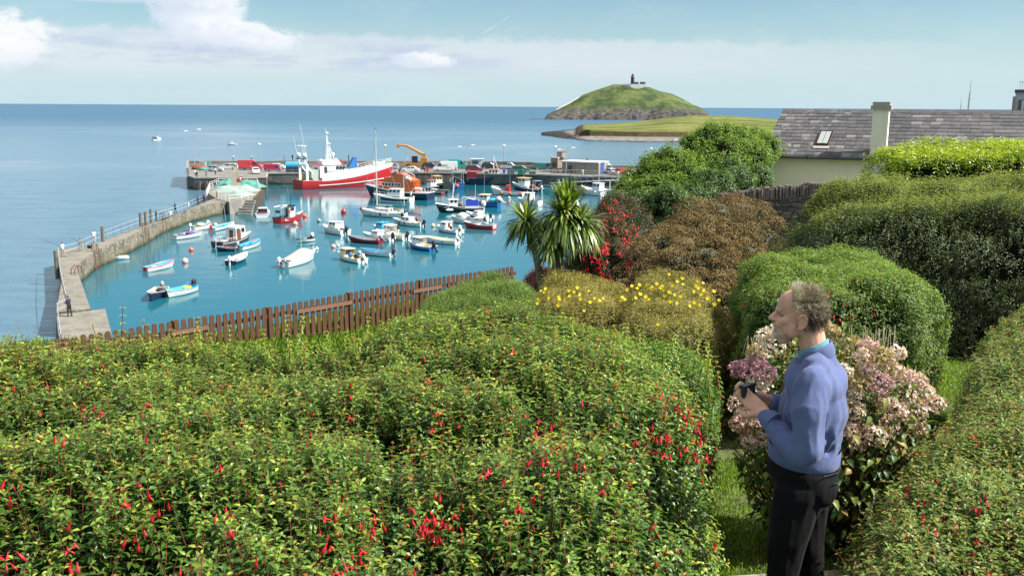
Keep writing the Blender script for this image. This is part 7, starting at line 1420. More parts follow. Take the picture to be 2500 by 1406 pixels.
# olearia: heaps of brown seed heads over grey-white clusters
def olearia():
    g = thing('olearia_shrub', 'large mounded shrub of brown seed heads with grey-white flowers low down', 'shrub', (0, 0, 0))
    poly = [PD(1520, 15.0), PD(1545, 13.6), PD(1650, 12.6), PD(1790, 12.4), PD(1850, 13.4), PD(1925, 17.0), PD(1800, 19.5), PD(1640, 19.0), PD(1530, 17.0)]
    H = Hedge(poly, lambda x, y: 16.75+.78*max(0, min(1, (y-12.6)/4.5))-.14*max(0, 3.1-x), gz, r=.9, lump=.30, ls=.9, seed=81)
    P, N, h = H.surf(560, 480); k = visible(P, 330) & (N @ np.array([0, -.85, .5]) > -.2); P, N = P[k], N[k]; P = P+N*RNG.uniform(-.14, .10, len(P))[:, None]; n = len(P)
    bm = leaf_mat('brown_seed_heads', [(0, (.07, .045, .018)), (.5, (.19, .135, .065)), (1, (.38, .29, .15))], .15, .8, .1)
    wm = leaf_mat('grey_white_clusters', [(0, (.10, .11, .09)), (.5, (.26, .26, .22)), (1, (.46, .45, .40))], .15, .8, .1)
    gm = leaf_mat('olearia_leaf', [(0, (.015, .025, .012)), (1, (.07, .09, .04))], .2, .5, .4)
    k2 = 150; c = np.repeat(P, k2, 0); nn = np.repeat(N, k2, 0); up = np.array([0, 0, .7]); d = unit(rnd_dirs(n*k2)+unit(nn+up)*.9); R_ = np.repeat(RNG.uniform(.10, .21, n), k2)[:, None]
    q = c+d*R_*np.array([1, 1, .8]); low = (P[:, 2]+RNG.normal(size=n)*.22) < 16.15+RNG.random(n)*.2; low |= (RNG.random(n) < .05); lowr = np.repeat(low, k2)
    ln = np.full(n*k2, .022); D = unit(rnd_dirs(n*k2)+d*.5); tone = np.repeat(RNG.random(n)*.4, k2)+RNG.random(n*k2)*.6
    leaves_obj('seed_heads', q[~lowr], D[~lowr], d[~lowr], ln[~lowr]*1.15, ln[~lowr]*.9, tone[~lowr], bm, g, .1, False); leaves_obj('flower_heads', q[lowr], D[lowr], d[lowr], ln[lowr], ln[lowr]*.9, tone[lowr], wm, g, .1, False)
    P, N, h = H.surf(5000, 4500); P = P-N*.06; leaves_obj('leaves', P, unit(N+rnd_dirs(len(P))), unit(N+rnd_dirs(len(P))), np.full(len(P), .06), np.full(len(P), .025), RNG.random(len(P)), gm, g, .2, False)
    H.core(DARKIN, g, inset=.25)
olearia()

# cabbage palms
CL = leaf_mat('cordyline_leaf', [(0, (.040, .085, .016)), (.45, (.11, .19, .035)), (.8, (.25, .32, .08)), (1, (.45, .46, .18))], .30, .30, .6)
CDEAD = leaf_mat('dead_cordyline_leaf', [(0, (.08, .055, .03)), (1, (.20, .15, .08))], .1, .8, .2)
BARKC = mat('cordyline_bark', (.20, .165, .12), .9, .4, 9, .03)
def sword_crown(g, c, n, L, droop=.9, m=CL, lo=-0.9, name='leaves', w=.021, tip_up=0.0):
    th = RNG.random(n)*math.tau; el_ = np.arcsin(np.clip(RNG.uniform(lo, 1.0, n), -1, 1)); D = np.stack([np.cos(el_)*np.cos(th), np.cos(el_)*np.sin(th), np.sin(el_)], 1); Ln = L*(.72+.4*RNG.random(n)); seg = 7
    side = unit(np.cross(D, np.array([[0, 0, 1.0]])+rnd_dirs(n)*.15)); V = np.zeros((n, seg+1, 2, 3)); dr = droop*(.5+.8*RNG.random(n))*(1-.55*np.abs(D[:, 2]))
    for i in range(seg+1):
        t_ = i/seg; p = c+D*(Ln*t_)[:, None]*.98; p[:, 2] -= (dr*Ln*t_**2.3*.62); p[:, :2] -= D[:, :2]*(dr*Ln*t_**3*.20)[:, None]; wd = w*(1.0 if .1 < t_ < .7 else (.55 if t_ <= .1 else (1-t_)/.3))
        V[:, i, 0] = p+side*wd; V[:, i, 1] = p-side*wd
    F = np.array([[2*i, 2*i+1, 2*i+3, 2*i+2] for i in range(seg)]); Fa = (np.arange(n)[:, None, None]*(2*(seg+1))+F[None]).reshape(-1, 4); return fastmesh(name, V.reshape(-1, 3), Fa, m, g, np.repeat(RNG.random(n), 2*(seg+1)))
def trunk(g, pts, name='trunk', m=BARKC):
    b = MB(); NS = 10; rows = []; pts = [tuple(p) for p in pts]
    for i, p in enumerate(pts):
        a = Vector(pts[max(0, i-1)][:3]); c = Vector(pts[min(len(pts)-1, i+1)][:3]); q = (c-a).to_track_quat('Z', 'Y'); rows.append([tuple(Vector(p[:3])+q @ Vector((math.cos(k*math.tau/NS)*p[3]*(1+.1*math.sin(k*3+i)), math.sin(k*math.tau/NS)*p[3], 0))) for k in range(NS)])
    b.grid(rows, m, closed=True); return b.build(name, None, g, smooth=True)
def PT(px, py, d, r): p = atd(px, py, d); return (p.x, p.y, p.z, r)
g = thing('cabbage_palm', 'smaller single-stemmed cabbage palm, the left one', 'palm tree', (0, 0, 0), 0, 'cabbage palms'); dpt = 16.8
trunk(g, [PT(1330, 740, dpt, .085), PT(1322, 690, dpt, .075), PT(1312, 640, dpt, .07), PT(1302, 595, dpt, .06), PT(1290, 560, dpt, .055), PT(1284, 535, dpt, .05)])
c0 = np.array(atd(1284, 540, dpt)); sword_crown(g, c0, 300, .60, .8, lo=-.75); sword_crown(g, np.array(atd(1296, 592, dpt)), 50, .25, .4, CDEAD, -1, 'dead_leaves', .012)
g = thing('cabbage_palm', 'larger branching cabbage palm, the right one', 'palm tree', (0, 0, 0), 0, 'cabbage palms'); dpt = 16.3
trunk(g, [PT(1350, 720, dpt, .10), PT(1355, 670, dpt, .09), PT(1363, 630, dpt, .085), PT(1372, 605, dpt, .075), PT(1380, 560, dpt, .06), PT(1385, 530, dpt, .055)])
trunk(g, [PT(1368, 615, dpt, .06), PT(1385, 605, dpt, .05), PT(1405, 590, dpt, .05), PT(1412, 560, dpt, .045)], 'branch'); trunk(g, [PT(1366, 640, dpt, .06), PT(1352, 625, dpt+.1, .05), PT(1346, 600, dpt+.1, .045)], 'branch')
sword_crown(g, np.array(atd(1378, 528, dpt)), 520, .78, .95, lo=-.55); sword_crown(g, np.array(atd(1418, 548, dpt-.1)), 260, .62, 1.1, lo=-.5); sword_crown(g, np.array(atd(1345, 592, dpt-.2)), 200, .50, .8, lo=-.7); sword_crown(g, np.array(atd(1388, 500, dpt)), 120, .52, .1, lo=.55); sword_crown(g, np.array(atd(1400, 575, dpt)), 60, .4, .5, CDEAD, -1, 'dead_leaves', .014)

# hydrangea behind the man
def hydrangea():
    g = thing('hydrangea', 'hydrangea bush of faded pink and white flower heads just behind the man', 'shrub', (0, 0, 0)); c0 = atd(2030, 1000, 5.45)
    def ell(n, lo=-.35):
        d = rnd_dirs(n*3); d = d[(d[:, 2] > lo)][:n]; return np.array([c0.x+.02, 5.5, 17.45])+d*np.array([.60, .50, .72]), unit(d/np.array([.60, .50, .72]))
    hm = leaf_mat('hydrangea_petal', [(0, (.58, .32, .37)), (.35, (.70, .50, .50)), (.7, (.78, .65, .61)), (1, (.83, .77, .71))], .35, .6, .3, 1.0); pk_ = leaf_mat('pink_hydrangea_petal', [(0, (.36, .14, .26)), (1, (.62, .38, .50))], .35, .6, .3, 1.0); fd = leaf_mat('faded_hydrangea_petal', [(0, (.26, .17, .08)), (.5, (.42, .32, .16)), (1, (.62, .52, .34))], .3, .7, .2, 1.0)
    spots = [(1880, 843, 36), (1848, 862, 26), (1822, 900, 26), (1850, 885, 22), (1855, 935, 30), (1868, 910, 26), (1800, 900, 22), (1815, 955, 24), (1800, 985, 24), (1818, 1010, 26), (1805, 1035, 24), (1830, 1045, 28), (1850, 1020, 26), (1898, 812, 24), (1868, 822, 24), (2010, 800, 22), (2030, 808, 18), (2120, 845, 24), (2150, 870, 28), (2180, 905, 28), (2148, 935, 30), (2120, 900, 24), (2200, 965, 34), (2232, 1000, 34), (2185, 1005, 28), (2255, 960, 26), (2280, 985, 26), (2215, 920, 24), (2090, 935, 26), (2080, 960, 26), (2085, 1000, 26), (2070, 1050, 24), (2095, 1075, 26), (2140, 1060, 24), (2170, 1040, 26), (2240, 1050, 22), (2160, 980, 22), (2110, 870, 22), (2190, 860, 20), (2240, 930, 22), (1830, 1075, 24), (1868, 1070, 22), (2105, 1040, 20), (2060, 905, 20)]
    LP, LD, LN, LL, sel, ton = [], [], [], [], [], []
    for px, py, rp in spots:
        z = ((px-2035)/250)**2; dep = 5.05+.35*min(1.2, z)+RNG.uniform(-.05, .08); p = np.array(atd(px, py, dep)); rr = rp*.98/FPX*dep; n = 120; d = rnd_dirs(n); d = unit(d+np.array([0, -.45, .35])*.5); kind = 1 if (px, py) in ((1822, 900), (1800, 900), (1850, 885), (2148, 935), (1868, 910)) else (2 if RNG.random() < .08 else 0); base = RNG.random()*.5
        LP.append(p+d*rr*np.array([1, 1, .8])); LD.append(unit(rnd_dirs(n)+d*.3)); LN.append(d); LL.append(np.full(n, .022)); sel.append(np.full(n, kind)); ton.append(base+.5*RNG.random(n))
    for a, b_, c_, d_, s_, t_ in zip(LP, LD, LN, LL, sel, ton): leaves_obj('flower_head', a, b_, c_, d_, d_*.95, t_, (hm, pk_, fd)[int(s_[0])], g, .15, False)
    gl = leaf_mat('hydrangea_leaf', [(0, (.025, .065, .014)), (.5, (.075, .16, .028)), (.85, (.20, .26, .04)), (1, (.34, .22, .07))], .35, .45, .4); P, N = ell(2100, -.9); P = P-N*(RNG.random(len(P))*.22)[:, None]; D = unit(N+rnd_dirs(len(P))*.8+np.array([0, 0, -.3])); leaves_obj('leaves', P, D, unit(N*.5+np.array([0, 0, 1.0])+rnd_dirs(len(P))*.3), RNG.uniform(.045, .08, len(P)), RNG.uniform(.03, .045, len(P)), RNG.random(len(P)), gl, g, .35, True)
    P, N = ell(1300, .1); P = P-N*.04; leaves_obj('dry_leaves', P, unit(N+rnd_dirs(len(P))), rnd_dirs(len(P)), np.full(len(P), .03), np.full(len(P), .018), RNG.random(len(P)), fd, g, .3, False)
    P, N = ell(900, -.8); A = np.array([c0.x, 5.5, 16.7])+RNG.normal(size=(len(P), 3))*np.array([.08, .08, .05]); sticks_obj('branches', A+(P-A)*.25, P, .0035, TWIG, g)
    dm = leaf_mat('dry_stalk', [(0, (.28, .22, .14)), (1, (.50, .42, .30))], .0, .8, .2); pts = []
    for px, py in [(x, 820+RNG.uniform(-8, 30)) for x in RNG.uniform(1805, 1895, 12)]+[(x, 802+RNG.uniform(-10, 25)) for x in RNG.uniform(2030, 2190, 46)]: pts.append(tuple(atd(px, py, 5.5+RNG.uniform(-.1, .25))))
    B = np.array(pts); A = B+np.array([0, 0, -.16])+RNG.normal(size=B.shape)*.015; sticks_obj('dry_stalks', A, B, .0019, dm, g, taper=1.2)['kind'] = 'stuff'
hydrangea()

# ---------------------------------------------------------------- trees beyond the garden wall
def tree(lab, clumps, m, leafL, n, trunkpts, group='trees beyond the stone wall', nodes=3):
    g = thing('leafy_tree', lab, 'tree', (0, 0, 0), 0, group); PP, NN = [], []
    tot = sum(c[3]**2 for c in clumps)
    for px, py, dep, r in clumps:
        k = int(n*r*r/tot); d = rnd_dirs(k); c = np.array(atd(px, py, dep)); h_ = np.array([mnoise.noise(Vector((a*2.2+px, b_*2.2, e*2.2))) for a, b_, e in d]); PP.append(c+d*(r*(.86+.34*h_))[:, None]*(1-.25*RNG.random(k)[:, None]**2)); NN.append(d)
    P, N = np.concatenate(PP), np.concatenate(NN); inside = np.zeros(len(P), bool)
    for px, py, dep, r in clumps: c = np.array(atd(px, py, dep)); inside |= np.linalg.norm(P-c, axis=1) < r*.72
    k = ~inside & (N[:, 1] < .55); P, N = P[k], N[k]; shoots(P, N, nodes, leafL*3, leafL, m, g, up=.4, spread=.5, fine=False, stem_r=0, tips=.3)
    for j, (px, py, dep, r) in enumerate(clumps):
        c = atd(px, py, dep); b = MB(); b.ball(tuple(c), r*.66, DARKIN, 10, 8); b.build('shade_core', None, g, smooth=True)
    trunk(g, trunkpts, m=mat('grey_bark', (.10, .085, .065), .9, .3, 5, .02)); return g
TR = leaf_mat('broad_tree_leaf', [(0, (.030, .070, .016)), (.3, (.085, .160, .030)), (.6, (.19, .290, .048)), (.9, (.34, .42, .08)), (1, (.42, .46, .14))], .36, .45, .3)
TD = leaf_mat('ivy_leaf', [(0, (.014, .042, .014)), (.4, (.055, .120, .032)), (.75, (.15, .24, .065)), (1, (.32, .38, .14))], .28, .38, .4)
tree('tall round green tree left of the cottage roof', [(1745, 362, 36, 1.1), (1700, 370, 36, .85), (1800, 362, 36.5, .95), (1760, 400, 35.5, 1.3), (1845, 350, 38, .7), (1868, 365, 37, .7), (1715, 420, 35, .9), (1820, 400, 36, 1.1), (1722, 335, 36, .5), (1692, 352, 36, .45), (1775, 322, 36.3, .42)], TR, .11, 9000, [PT(1765, 620, 36, .3), PT(1760, 520, 36, .24), PT(1765, 420, 36, .14)])
tree('mid-sized leafy tree at the water end of the stone wall', [(1600, 420, 30, .65), (1640, 405, 30, .7), (1560, 450, 30, .65), (1620, 450, 29.5, .85), (1680, 445, 29.5, .8), (1530, 475, 29.5, .6), (1590, 480, 29, .8), (1660, 480, 29, .8), (1665, 395, 30.2, .45), (1590, 398, 30.2, .35), (1605, 385, 30.3, .25)], TR, .10, 8000, [PT(1620, 640, 29.5, .22), PT(1615, 540, 29.5, .16), PT(1620, 450, 29.5, .1)])
tree('dark ivy-covered mass spilling over the stone wall', [(1740, 470, 27, .75), (1800, 455, 27.5, .65), (1700, 500, 26.5, .75), (1850, 440, 29, .5), (1640, 510, 26, .8), (1780, 430, 28.5, .6), (1560, 505, 26.5, .55), (1500, 495, 27, .35), (1525, 500, 26.8, .4)], TD, .085, 9000, [PT(1720, 620, 27, .2), PT(1720, 540, 27, .14), PT(1725, 480, 27, .08)])

# ---------------------------------------------------------------- cottage, garden wall
def cottage():
    ze = 17.65; e0 = at(1865, 378.5, ze); e1 = at(2142, 385.5, ze); u = Vector((math.cos(R(-26)), math.sin(R(-26)), 0)); v = Vector((-u.y, u.x, 0)); v = v if v.y > 0 else -v
    rz = math.atan2(u.y, u.x); g = thing('cottage', 'low cream cottage with a long slate roof and one tall chimney', 'house', (e0.x, e0.y, 0), rz); W_ = 8.6; L_ = 22.0
    # ridge height so that its left end shows at the photographed height
    pr = e0+v*(W_/2)+u*0.0; zr = atd(1922, 271, (e0+v*W_/2).y).z; rdx = 0.0
    cream = mat('cream_render', (.92, .80, .62), .85, .03, 1.2, .003, dirt=(.70, .60, .46), dirt_amt=.2)
    b = MB(); b.add([(.12, .25, 14), (L_, .25, 14), (L_, W_-.25, 14), (.12, W_-.25, 14), (.12, .25, ze-.02), (L_, .25, ze-.02), (L_, W_-.25, ze-.02), (.12, W_-.25, ze-.02), (.12, W_/2, zr-.1), (L_, W_/2, zr-.1)], [(0, 1, 5, 4), (2, 3, 7, 6), (3, 0, 4, 8, 7), (1, 2, 6, 9, 5)], cream); b.build('wall', None, g)
    # roof slates: overlapping courses of separate slates, in one mesh per slope
    slope = math.hypot(W_/2, zr-ze); ncr = 13; sm = leaf_mat('slate', [(0, (.058, .057, .061)), (.5, (.104, .102, .107)), (.85, (.165, .161, .165)), (1, (.24, .235, .225))], 0, .62, .35)
    t = NT(sm.node_tree) if False else None
    V, F, rr, off = [], [], [], 0
    for sgn in (0, 1):
        for j in range(ncr):
            s0 = j/ncr; s1 = min(1.0, (j+1.28)/ncr); x = -.10-RNG.random()*.2; lift = .030
            while x < L_:
                wd = RNG.uniform(.26, .44); x1 = x+wd; xa = max(x, -.12)+.004; xb = x1-.004; yy = lambda s: (s*W_/2 if sgn == 0 else W_-s*W_/2); zz = lambda s: ze+s*(zr-ze); jit = RNG.normal()*.004; sj = s0+RNG.normal()*.0025
                nx_ = 0; up_ = lift+jit; y0, z0, y1, z1 = yy(sj), zz(sj)+up_, yy(s1), zz(s1)+.006; t0 = [(xa, y0, z0), (xb, y0, z0), (xb, y1, z1), (xa, y1, z1), (xa, y0, z0-.022), (xb, y0, z0-.022)]
                V += t0; F += [(off, off+1, off+2, off+3), (off+4, off+5, off+1, off)]; off += 6; sh = RNG.random(); r_ = .15+.55*sh**1.3+(0.12 if x > 6.0 else 0); r_ = .93+.07*RNG.random() if RNG.random() < (.07 if x < 6.5 else .025) else r_; rr += [r_]*6; x = x1
    rf = fastmesh('slate_roof', np.array(V), np.array(F), sm, g, np.array(rr))
    lt = NT.__new__(NT); lt.t = sm.node_tree; lt.n = sm.node_tree.nodes; lt.l = sm.node_tree.links      # lichen blotches
    pb_ = [q for q in lt.n if q.type == 'BSDF_PRINCIPLED'][0]; src = pb_.inputs['Base Color'].links[0].from_socket; co = lt.coord(); nz = lt.noise(co, 3.2, 6, .75); nb = lt.noise(co, .6, 4, .6); sx = lt.n.new('ShaderNodeSeparateXYZ'); lt.l.new(co, sx.inputs[0])
    amt = lt.m('MULTIPLY', lt.smooth(lt.m('ADD', nz, lt.m('MULTIPLY', nb, .3)), .72, .82), lt.smooth(sx.outputs[0], 7.5, 4.0, .25, .9)); lt.l.new(lt.mix(amt, lt.mix(lt.m('MULTIPLY', nb, .4), src, (.12, .115, .12)), (.34, .33, .29)), pb_.inputs['Base Color'])
    b = MB(); b.add([(-.1, .0, ze-.02), (L_, .0, ze-.02), (L_, W_/2, zr-.03), (-.1, W_/2, zr-.03), (L_, W_, ze-.02), (-.1, W_, ze-.02)], [(0, 1, 2, 3), (3, 2, 4, 5)], DGREY); b.build('roof_boards', None, rf)
    # ridge tiles
    b = MB(); x = -.12; rm = mat('ridge_tile', (.080, .076, .080), .8, .35, 1.5, dirt=(.22, .21, .20), dirt_amt=.5)
    while x < L_:
        z = zr+.045+RNG.normal()*.006; b.add([(x, W_/2-.17, z-.09), (x+.46, W_/2-.17, z-.09), (x+.46, W_/2, z+.04), (x, W_/2, z+.04), (x+.46, W_/2+.17, z-.09), (x, W_/2+.17, z-.09), (x, W_/2-.17, z-.13), (x+.46, W_/2-.17, z-.13)], [(0, 1, 2, 3), (3, 2, 4, 5), (6, 7, 1, 0)], rm); x += .47
    b.build('ridge_tiles', None, rf)
    b = MB(); b.tube((-.1, -.04, ze-.05), (8.0, -.04, ze-.05), .055, .055, 8, DGREY); b.tube((8.0, -.04, ze-.05), (L_, -.04, ze-.05), .055, .055, 8, DGREY)
    for x in np.arange(.6, L_, 1.1): b.box((x, -.04, ze-.05), (.05, .13, .13), DGREY)
    b.build('gutter', None, g)
    # skylight
    inv = g.matrix_basis.inverted() if False else None
    def local(p): d = Vector((p.x-e0.x, p.y-e0.y, 0)); return d.dot(u), d.dot(v)
    def roof_hit(px, py):
        r = ray(px, py); best = None
        for k in range(4000):
            p = CAM+r*(20+k*.01); lx, ly = local(p)
            if 0 < ly < W_/2 and p.z < ze+ly*(zr-ze)/(W_/2)+.02: return lx, ly, p.z
        return None
    a = roof_hit(1990, 358); c = roof_hit(2022, 358); d = roof_hit(2036, 327)
    if a and d:
        x0, x1 = a[0], c[0]; y0, y1 = a[1], d[1]; k = (zr-ze)/(W_/2); b = MB(); off = .13; V = [(x0, y0, ze+y0*k+off), (x1, y0, ze+y0*k+off), (x1, y1, ze+y1*k+off), (x0, y1, ze+y1*k+off), (x0, y0, ze+y0*k), (x1, y0, ze+y0*k), (x1, y1, ze+y1*k), (x0, y1, ze+y1*k)]
        b.add(V, [(4, 5, 1, 0), (5, 6, 2, 1), (6, 7, 3, 2), (7, 4, 0, 3)], mat('skylight_frame', (.12, .05, .03), .8)); b.add([(x0-.06, y0-.2, ze+(y0-.2)*k+.05), (x1+.05, y0-.2, ze+(y0-.2)*k+.05), (x1+.05, y0, ze+y0*k+.05), (x0-.06, y0, ze+y0*k+.05)], [(0, 1, 2, 3)], mat('lead_flashing', (.34, .34, .33), .6)); sk = b.build('skylight', None, g)
        b = MB(); i_ = .05; b.add([(x0+i_, y0+i_, ze+(y0+i_)*k+off+.005), ((x0+x1)/2-.008, y0+i_, ze+(y0+i_)*k+off+.005), ((x0+x1)/2-.008, y1-i_, ze+(y1-i_)*k+off+.005), (x0+i_, y1-i_, ze+(y1-i_)*k+off+.005), ((x0+x1)/2+.008, y0+i_, ze+(y0+i_)*k+off+.005), (x1-i_, y0+i_, ze+(y0+i_)*k+off+.005), (x1-i_, y1-i_, ze+(y1-i_)*k+off+.005), ((x0+x1)/2+.008, y1-i_, ze+(y1-i_)*k+off+.005)], [(0, 1, 2, 3), (4, 5, 6, 7)], mat('skylight_glass', (.30, .32, .32), .35)); b.build('pane', None, sk)
    # chimney
    f = at(2164, 368, ze+.1); lx, ly = local(f); zt = None; cx = lx; dist = (e0+u*lx).y; wd = 45/FPX*math.hypot(dist, 0)*.80; zt = atd(2148, 250, dist).z
    b = MB(); b.box((cx+.02, .38, (14+zt-.28)/2), (wd, .62, zt-.28-14), mat('pale_render', (.84, .77, .64), .85, .08, 2, .003, dirt=(.4, .37, .3), dirt_amt=.4)); ch = b.build('chimney', None, g)
    cm_ = mat('chimney_cap_stone', (.34, .32, .26), .9, .2, 4, .01); b = MB(); b.box((cx+.02, .38, zt-.20), (wd+.16, .78, .15), cm_); b.box((cx+.02, .38, zt-.06), (wd+.05, .67, .14), cm_); b.build('chimney_cap', None, ch)
    return g
cottage()
# building with a railing on its flat roof behind the ridge, at the right edge
c = atd(2476, 262, 46); g = thing('flat_roofed_house', 'grey flat-roofed building with a roof railing at the right edge', 'house', (c.x, c.y, 14), R(-29)); pz = atd(2478, 226, 46).z-14; gw = mat('grey_blue_render', (.34, .39, .43), .8, .08, 1)
b = MB(); b.box((2.0, 2, pz/2), (4.0, 4, pz), gw); b.build('wall', None, g); b = MB(); b.box((2.0, 1.95, pz+.06), (4.1, 4.1, .14), DGREY); b.build('roof', None, g)
for k in range(3): b = MB(); b.box((.32+.5*k, -.02, pz-1.02), (.30, .08, 1.3), GLASS); wn = b.build('window', None, g); b = MB(); b.box((.36+.5*k, -.07, pz-1.02), (.10, .03, 1.25), mat('pale_curtain', (.42, .50, .48), .8)); b.build('curtain', None, wn)
for k in range(16): b = MB(); b.tube((.15+.1*k, .1, pz+.12), (.15+.1*k, .1, pz+.50), .009, .009, 4, GREYP); b.build('railing_bar', None, g)
b = MB(); b.tube((.12, .1, pz+.5), (1.8, .1, pz+.5), .015, .015, 5, GREYP); b.build('handrail', None, g); b = MB(); b.tube((-.05, -.05, 3), (-.05, -.05, pz-.2), .05, .05, 6, mat('downpipe', (.30, .20, .22), .6)); b.build('downpipe', None, g)
for px, y0, y1, r_, lab in ((2364, 268, 198, .035, 'tall thin lattice aerial standing behind the ridge of the slate roof'), (2345, 268, 242, .018, 'shorter faint aerial just left of the tall lattice one')):
    c = atd(px, y0, 60); tp = atd(px+3, y1, 60); g = thing('radio_mast', lab, 'aerial', tuple(c)); H_ = tp.z-c.z; b = MB(); b.tube((0, 0, -3), (0, 0, H_*.55), r_*1.6, r_*1.3, 5, GREYP); b.tube((0, 0, H_*.55), (0, 0, H_), r_*.6, r_*.4, 5, GREYP); b.build('mast', None, g)
    if r_ > .02:
        for k in range(3): b = MB(); b.tube((-.12, 0, .2+k*.4), (.12, 0, .3+k*.4), .015, .015, 4, GREYP); b.build('cross_bar', None, g)
# stone wall
def stone_wall():
    pts = [(1762, 24.8, 476), (1800, 24.7, 470), (1850, 24.5, 463), (1960, 24.2, 452), (2070, 23.8, 444), (2200, 23.3, 436)]; rows = []; n = 90
    m = bpy.data.materials.new('rubble_stone'); m.use_nodes = True; t = NT(m.node_tree); p = t.n.new('ShaderNodeBsdfPrincipled'); co = t.coord(); vo = t.n.new('ShaderNodeTexVoronoi'); t.l.new(t.mapping(co, (4.5, 4.5, 15.0)), vo.inputs[0]); vo.inputs['Scale'].default_value = 1.0; ve = t.n.new('ShaderNodeTexVoronoi'); ve.feature = 'DISTANCE_TO_EDGE'; t.l.new(t.mapping(co, (4.5, 4.5, 15.0)), ve.inputs[0]); ve.inputs['Scale'].default_value = 1.0
    s = t.n.new('ShaderNodeSeparateXYZ'); t.l.new(vo.outputs['Color'], s.inputs[0]); n1_ = t.noise(co, 6, 5, .7); c = t.ramp(t.m('ADD', t.m('MULTIPLY', s.outputs[0], .7), t.m('MULTIPLY', n1_, .3)), [(.1, (.07, .06, .06)), (.5, (.15, .13, .12)), (.9, (.27, .24, .22))]); c = t.mix(t.smooth(ve.outputs[0], .07, .02), c, (.055, .045, .04)); t.l.new(c, p.inputs['Base Color']); p.inputs['Roughness'].default_value = .9
    t.l.new(t.bump(t.smooth(ve.outputs[0], 0, .12), .9, .04), p.inputs['Normal']); t.out(p.outputs[0]); g = thing('stone_wall', 'old rubble stone wall with upright coping stones below the cottage', 'wall', (0, 0, 0)); b = MB(); F_, B_ = [], []
    for i in range(n):
        f = i/(n-1)*(len(pts)-1); k = min(int(f), len(pts)-2); q = f-k; px = pts[k][0]+(pts[k+1][0]-pts[k][0])*q; d = pts[k][1]+(pts[k+1][1]-pts[k][1])*q; py = pts[k][2]+(pts[k+1][2]-pts[k][2])*q; c = atd(px, py, d); F_.append((c.x, d, c.z)); B_.append((c.x, d+.5, c.z))
    b.grid([[(x, y-.03, 14.3) for x, y, z in F_], [(x, y, z-.30) for x, y, z in F_], [(x, y+.5, z-.30) for x, y, z in F_], [(x, y+.5, 14.3) for x, y, z in F_]], m); b.build('wall', None, g); b = MB(); cm_ = mat('coping_stone', (.16, .135, .125), .95, .5, 9, .01, dirt=(.30, .22, .16), dirt_amt=.5); L_ = 0
    x = F_[0][0]
    while x < F_[-1][0]:
        i = np.interp(x, [f[0] for f in F_], range(n)); k = int(i); y = F_[k][1]; z = F_[k][2]; hh = RNG.uniform(.24, .33); b.box((x, y+.22, z-.30+hh/2), (RNG.uniform(.03, .06), .46, hh), cm_, RNG.normal()*.12, RNG.uniform(.7, .95)); x += RNG.uniform(.026, .048)
    b.build('coping_stones', None, g)
stone_wall()

# ---------------------------------------------------------------- picket fence
def fence():
    g = thing('picket_fence', 'dark brown stained picket fence with rounded tops running across the garden edge', 'fence', (0, 0, 0)); d = (FB-FA).normalized(); nrm = Vector((-d.y, d.x)); ang = math.atan2(d.y, d.x); L_ = (FB-FA).length; top = 15.93
    wm = mat('brown_stained_wood', (.090, .040, .020), .65, .35, 7, .004, dirt=(.12, .065, .038), dirt_amt=.3); wl_ = mat('lighter_stained_wood', (.19, .095, .06), .7, .25, 6, .004)
    def picket(h, w_=.082, th=.02):
        b = MB(); pr = [(-w_/2, -h), (w_/2, -h), (w_/2, -.035), (w_*.36, -.012), (w_*.14, 0), (-w_*.14, 0), (-w_*.36, -.012), (-w_/2, -.035)]; V = [(x, -th/2, z) for x, z in pr]+[(x, th/2, z) for x, z in pr]; k = 8
        b.add(V, [tuple(range(k)), tuple(range(k, 2*k))[::-1]]+[(i, k+i, k+(i+1) % k, (i+1) % k)[::-1] for i in range(k)], wm); return b.build('picket', None, g)
    pk_ = picket(1.0); s = .127; n = int(L_/s); others = []
    for i in range(n):
        p = FA+d*(i*s); z = top+RNG.normal()*.006-.0+ (0.02*math.sin(i*.13)); o = pk_ if i == 0 else pk_.copy()
        if i: col.objects.link(o); o.parent = g
        o.location = (p.x, p.y, z); o.rotation_euler = (0, RNG.normal()*.012, ang)
        if i % 14 == 5:
            b = MB(); q = p+nrm*.075; b.box((0, 0, -.58), (.085, .085, 1.16), wm); po = b.build('post', None, g); po.location = (q.x, q.y, z-.02); po.rotation_euler = (0, 0, ang)
    for z in (-.20, -.78):
        a, c = FA+nrm*.03, FB+nrm*.03; b = MB(); m_ = (a+c)/2; b.box((m_.x, m_.y, top+z), (L_, .035, .075), wm, ang); b.build('rail', None, g)
    for px0, px1 in ((412, 506), (722, 858), (1008, 1078)):
        # repair boards nailed across the front
        def hit(px):
            r = ray(px, 750); m2 = r.x/r.y; t_ = (FA.x-m2*FA.y)/(m2*d.y-d.x); return FA+d*t_
        a, c = hit(px0)-nrm*.025, hit(px1)-nrm*.025; b = MB(); m_ = (a+c)/2; b.box((m_.x, m_.y, top-.20), ((c-a).length, .022, .07), wl_, ang); b.build('repair_board', None, g)
    return g
fence()

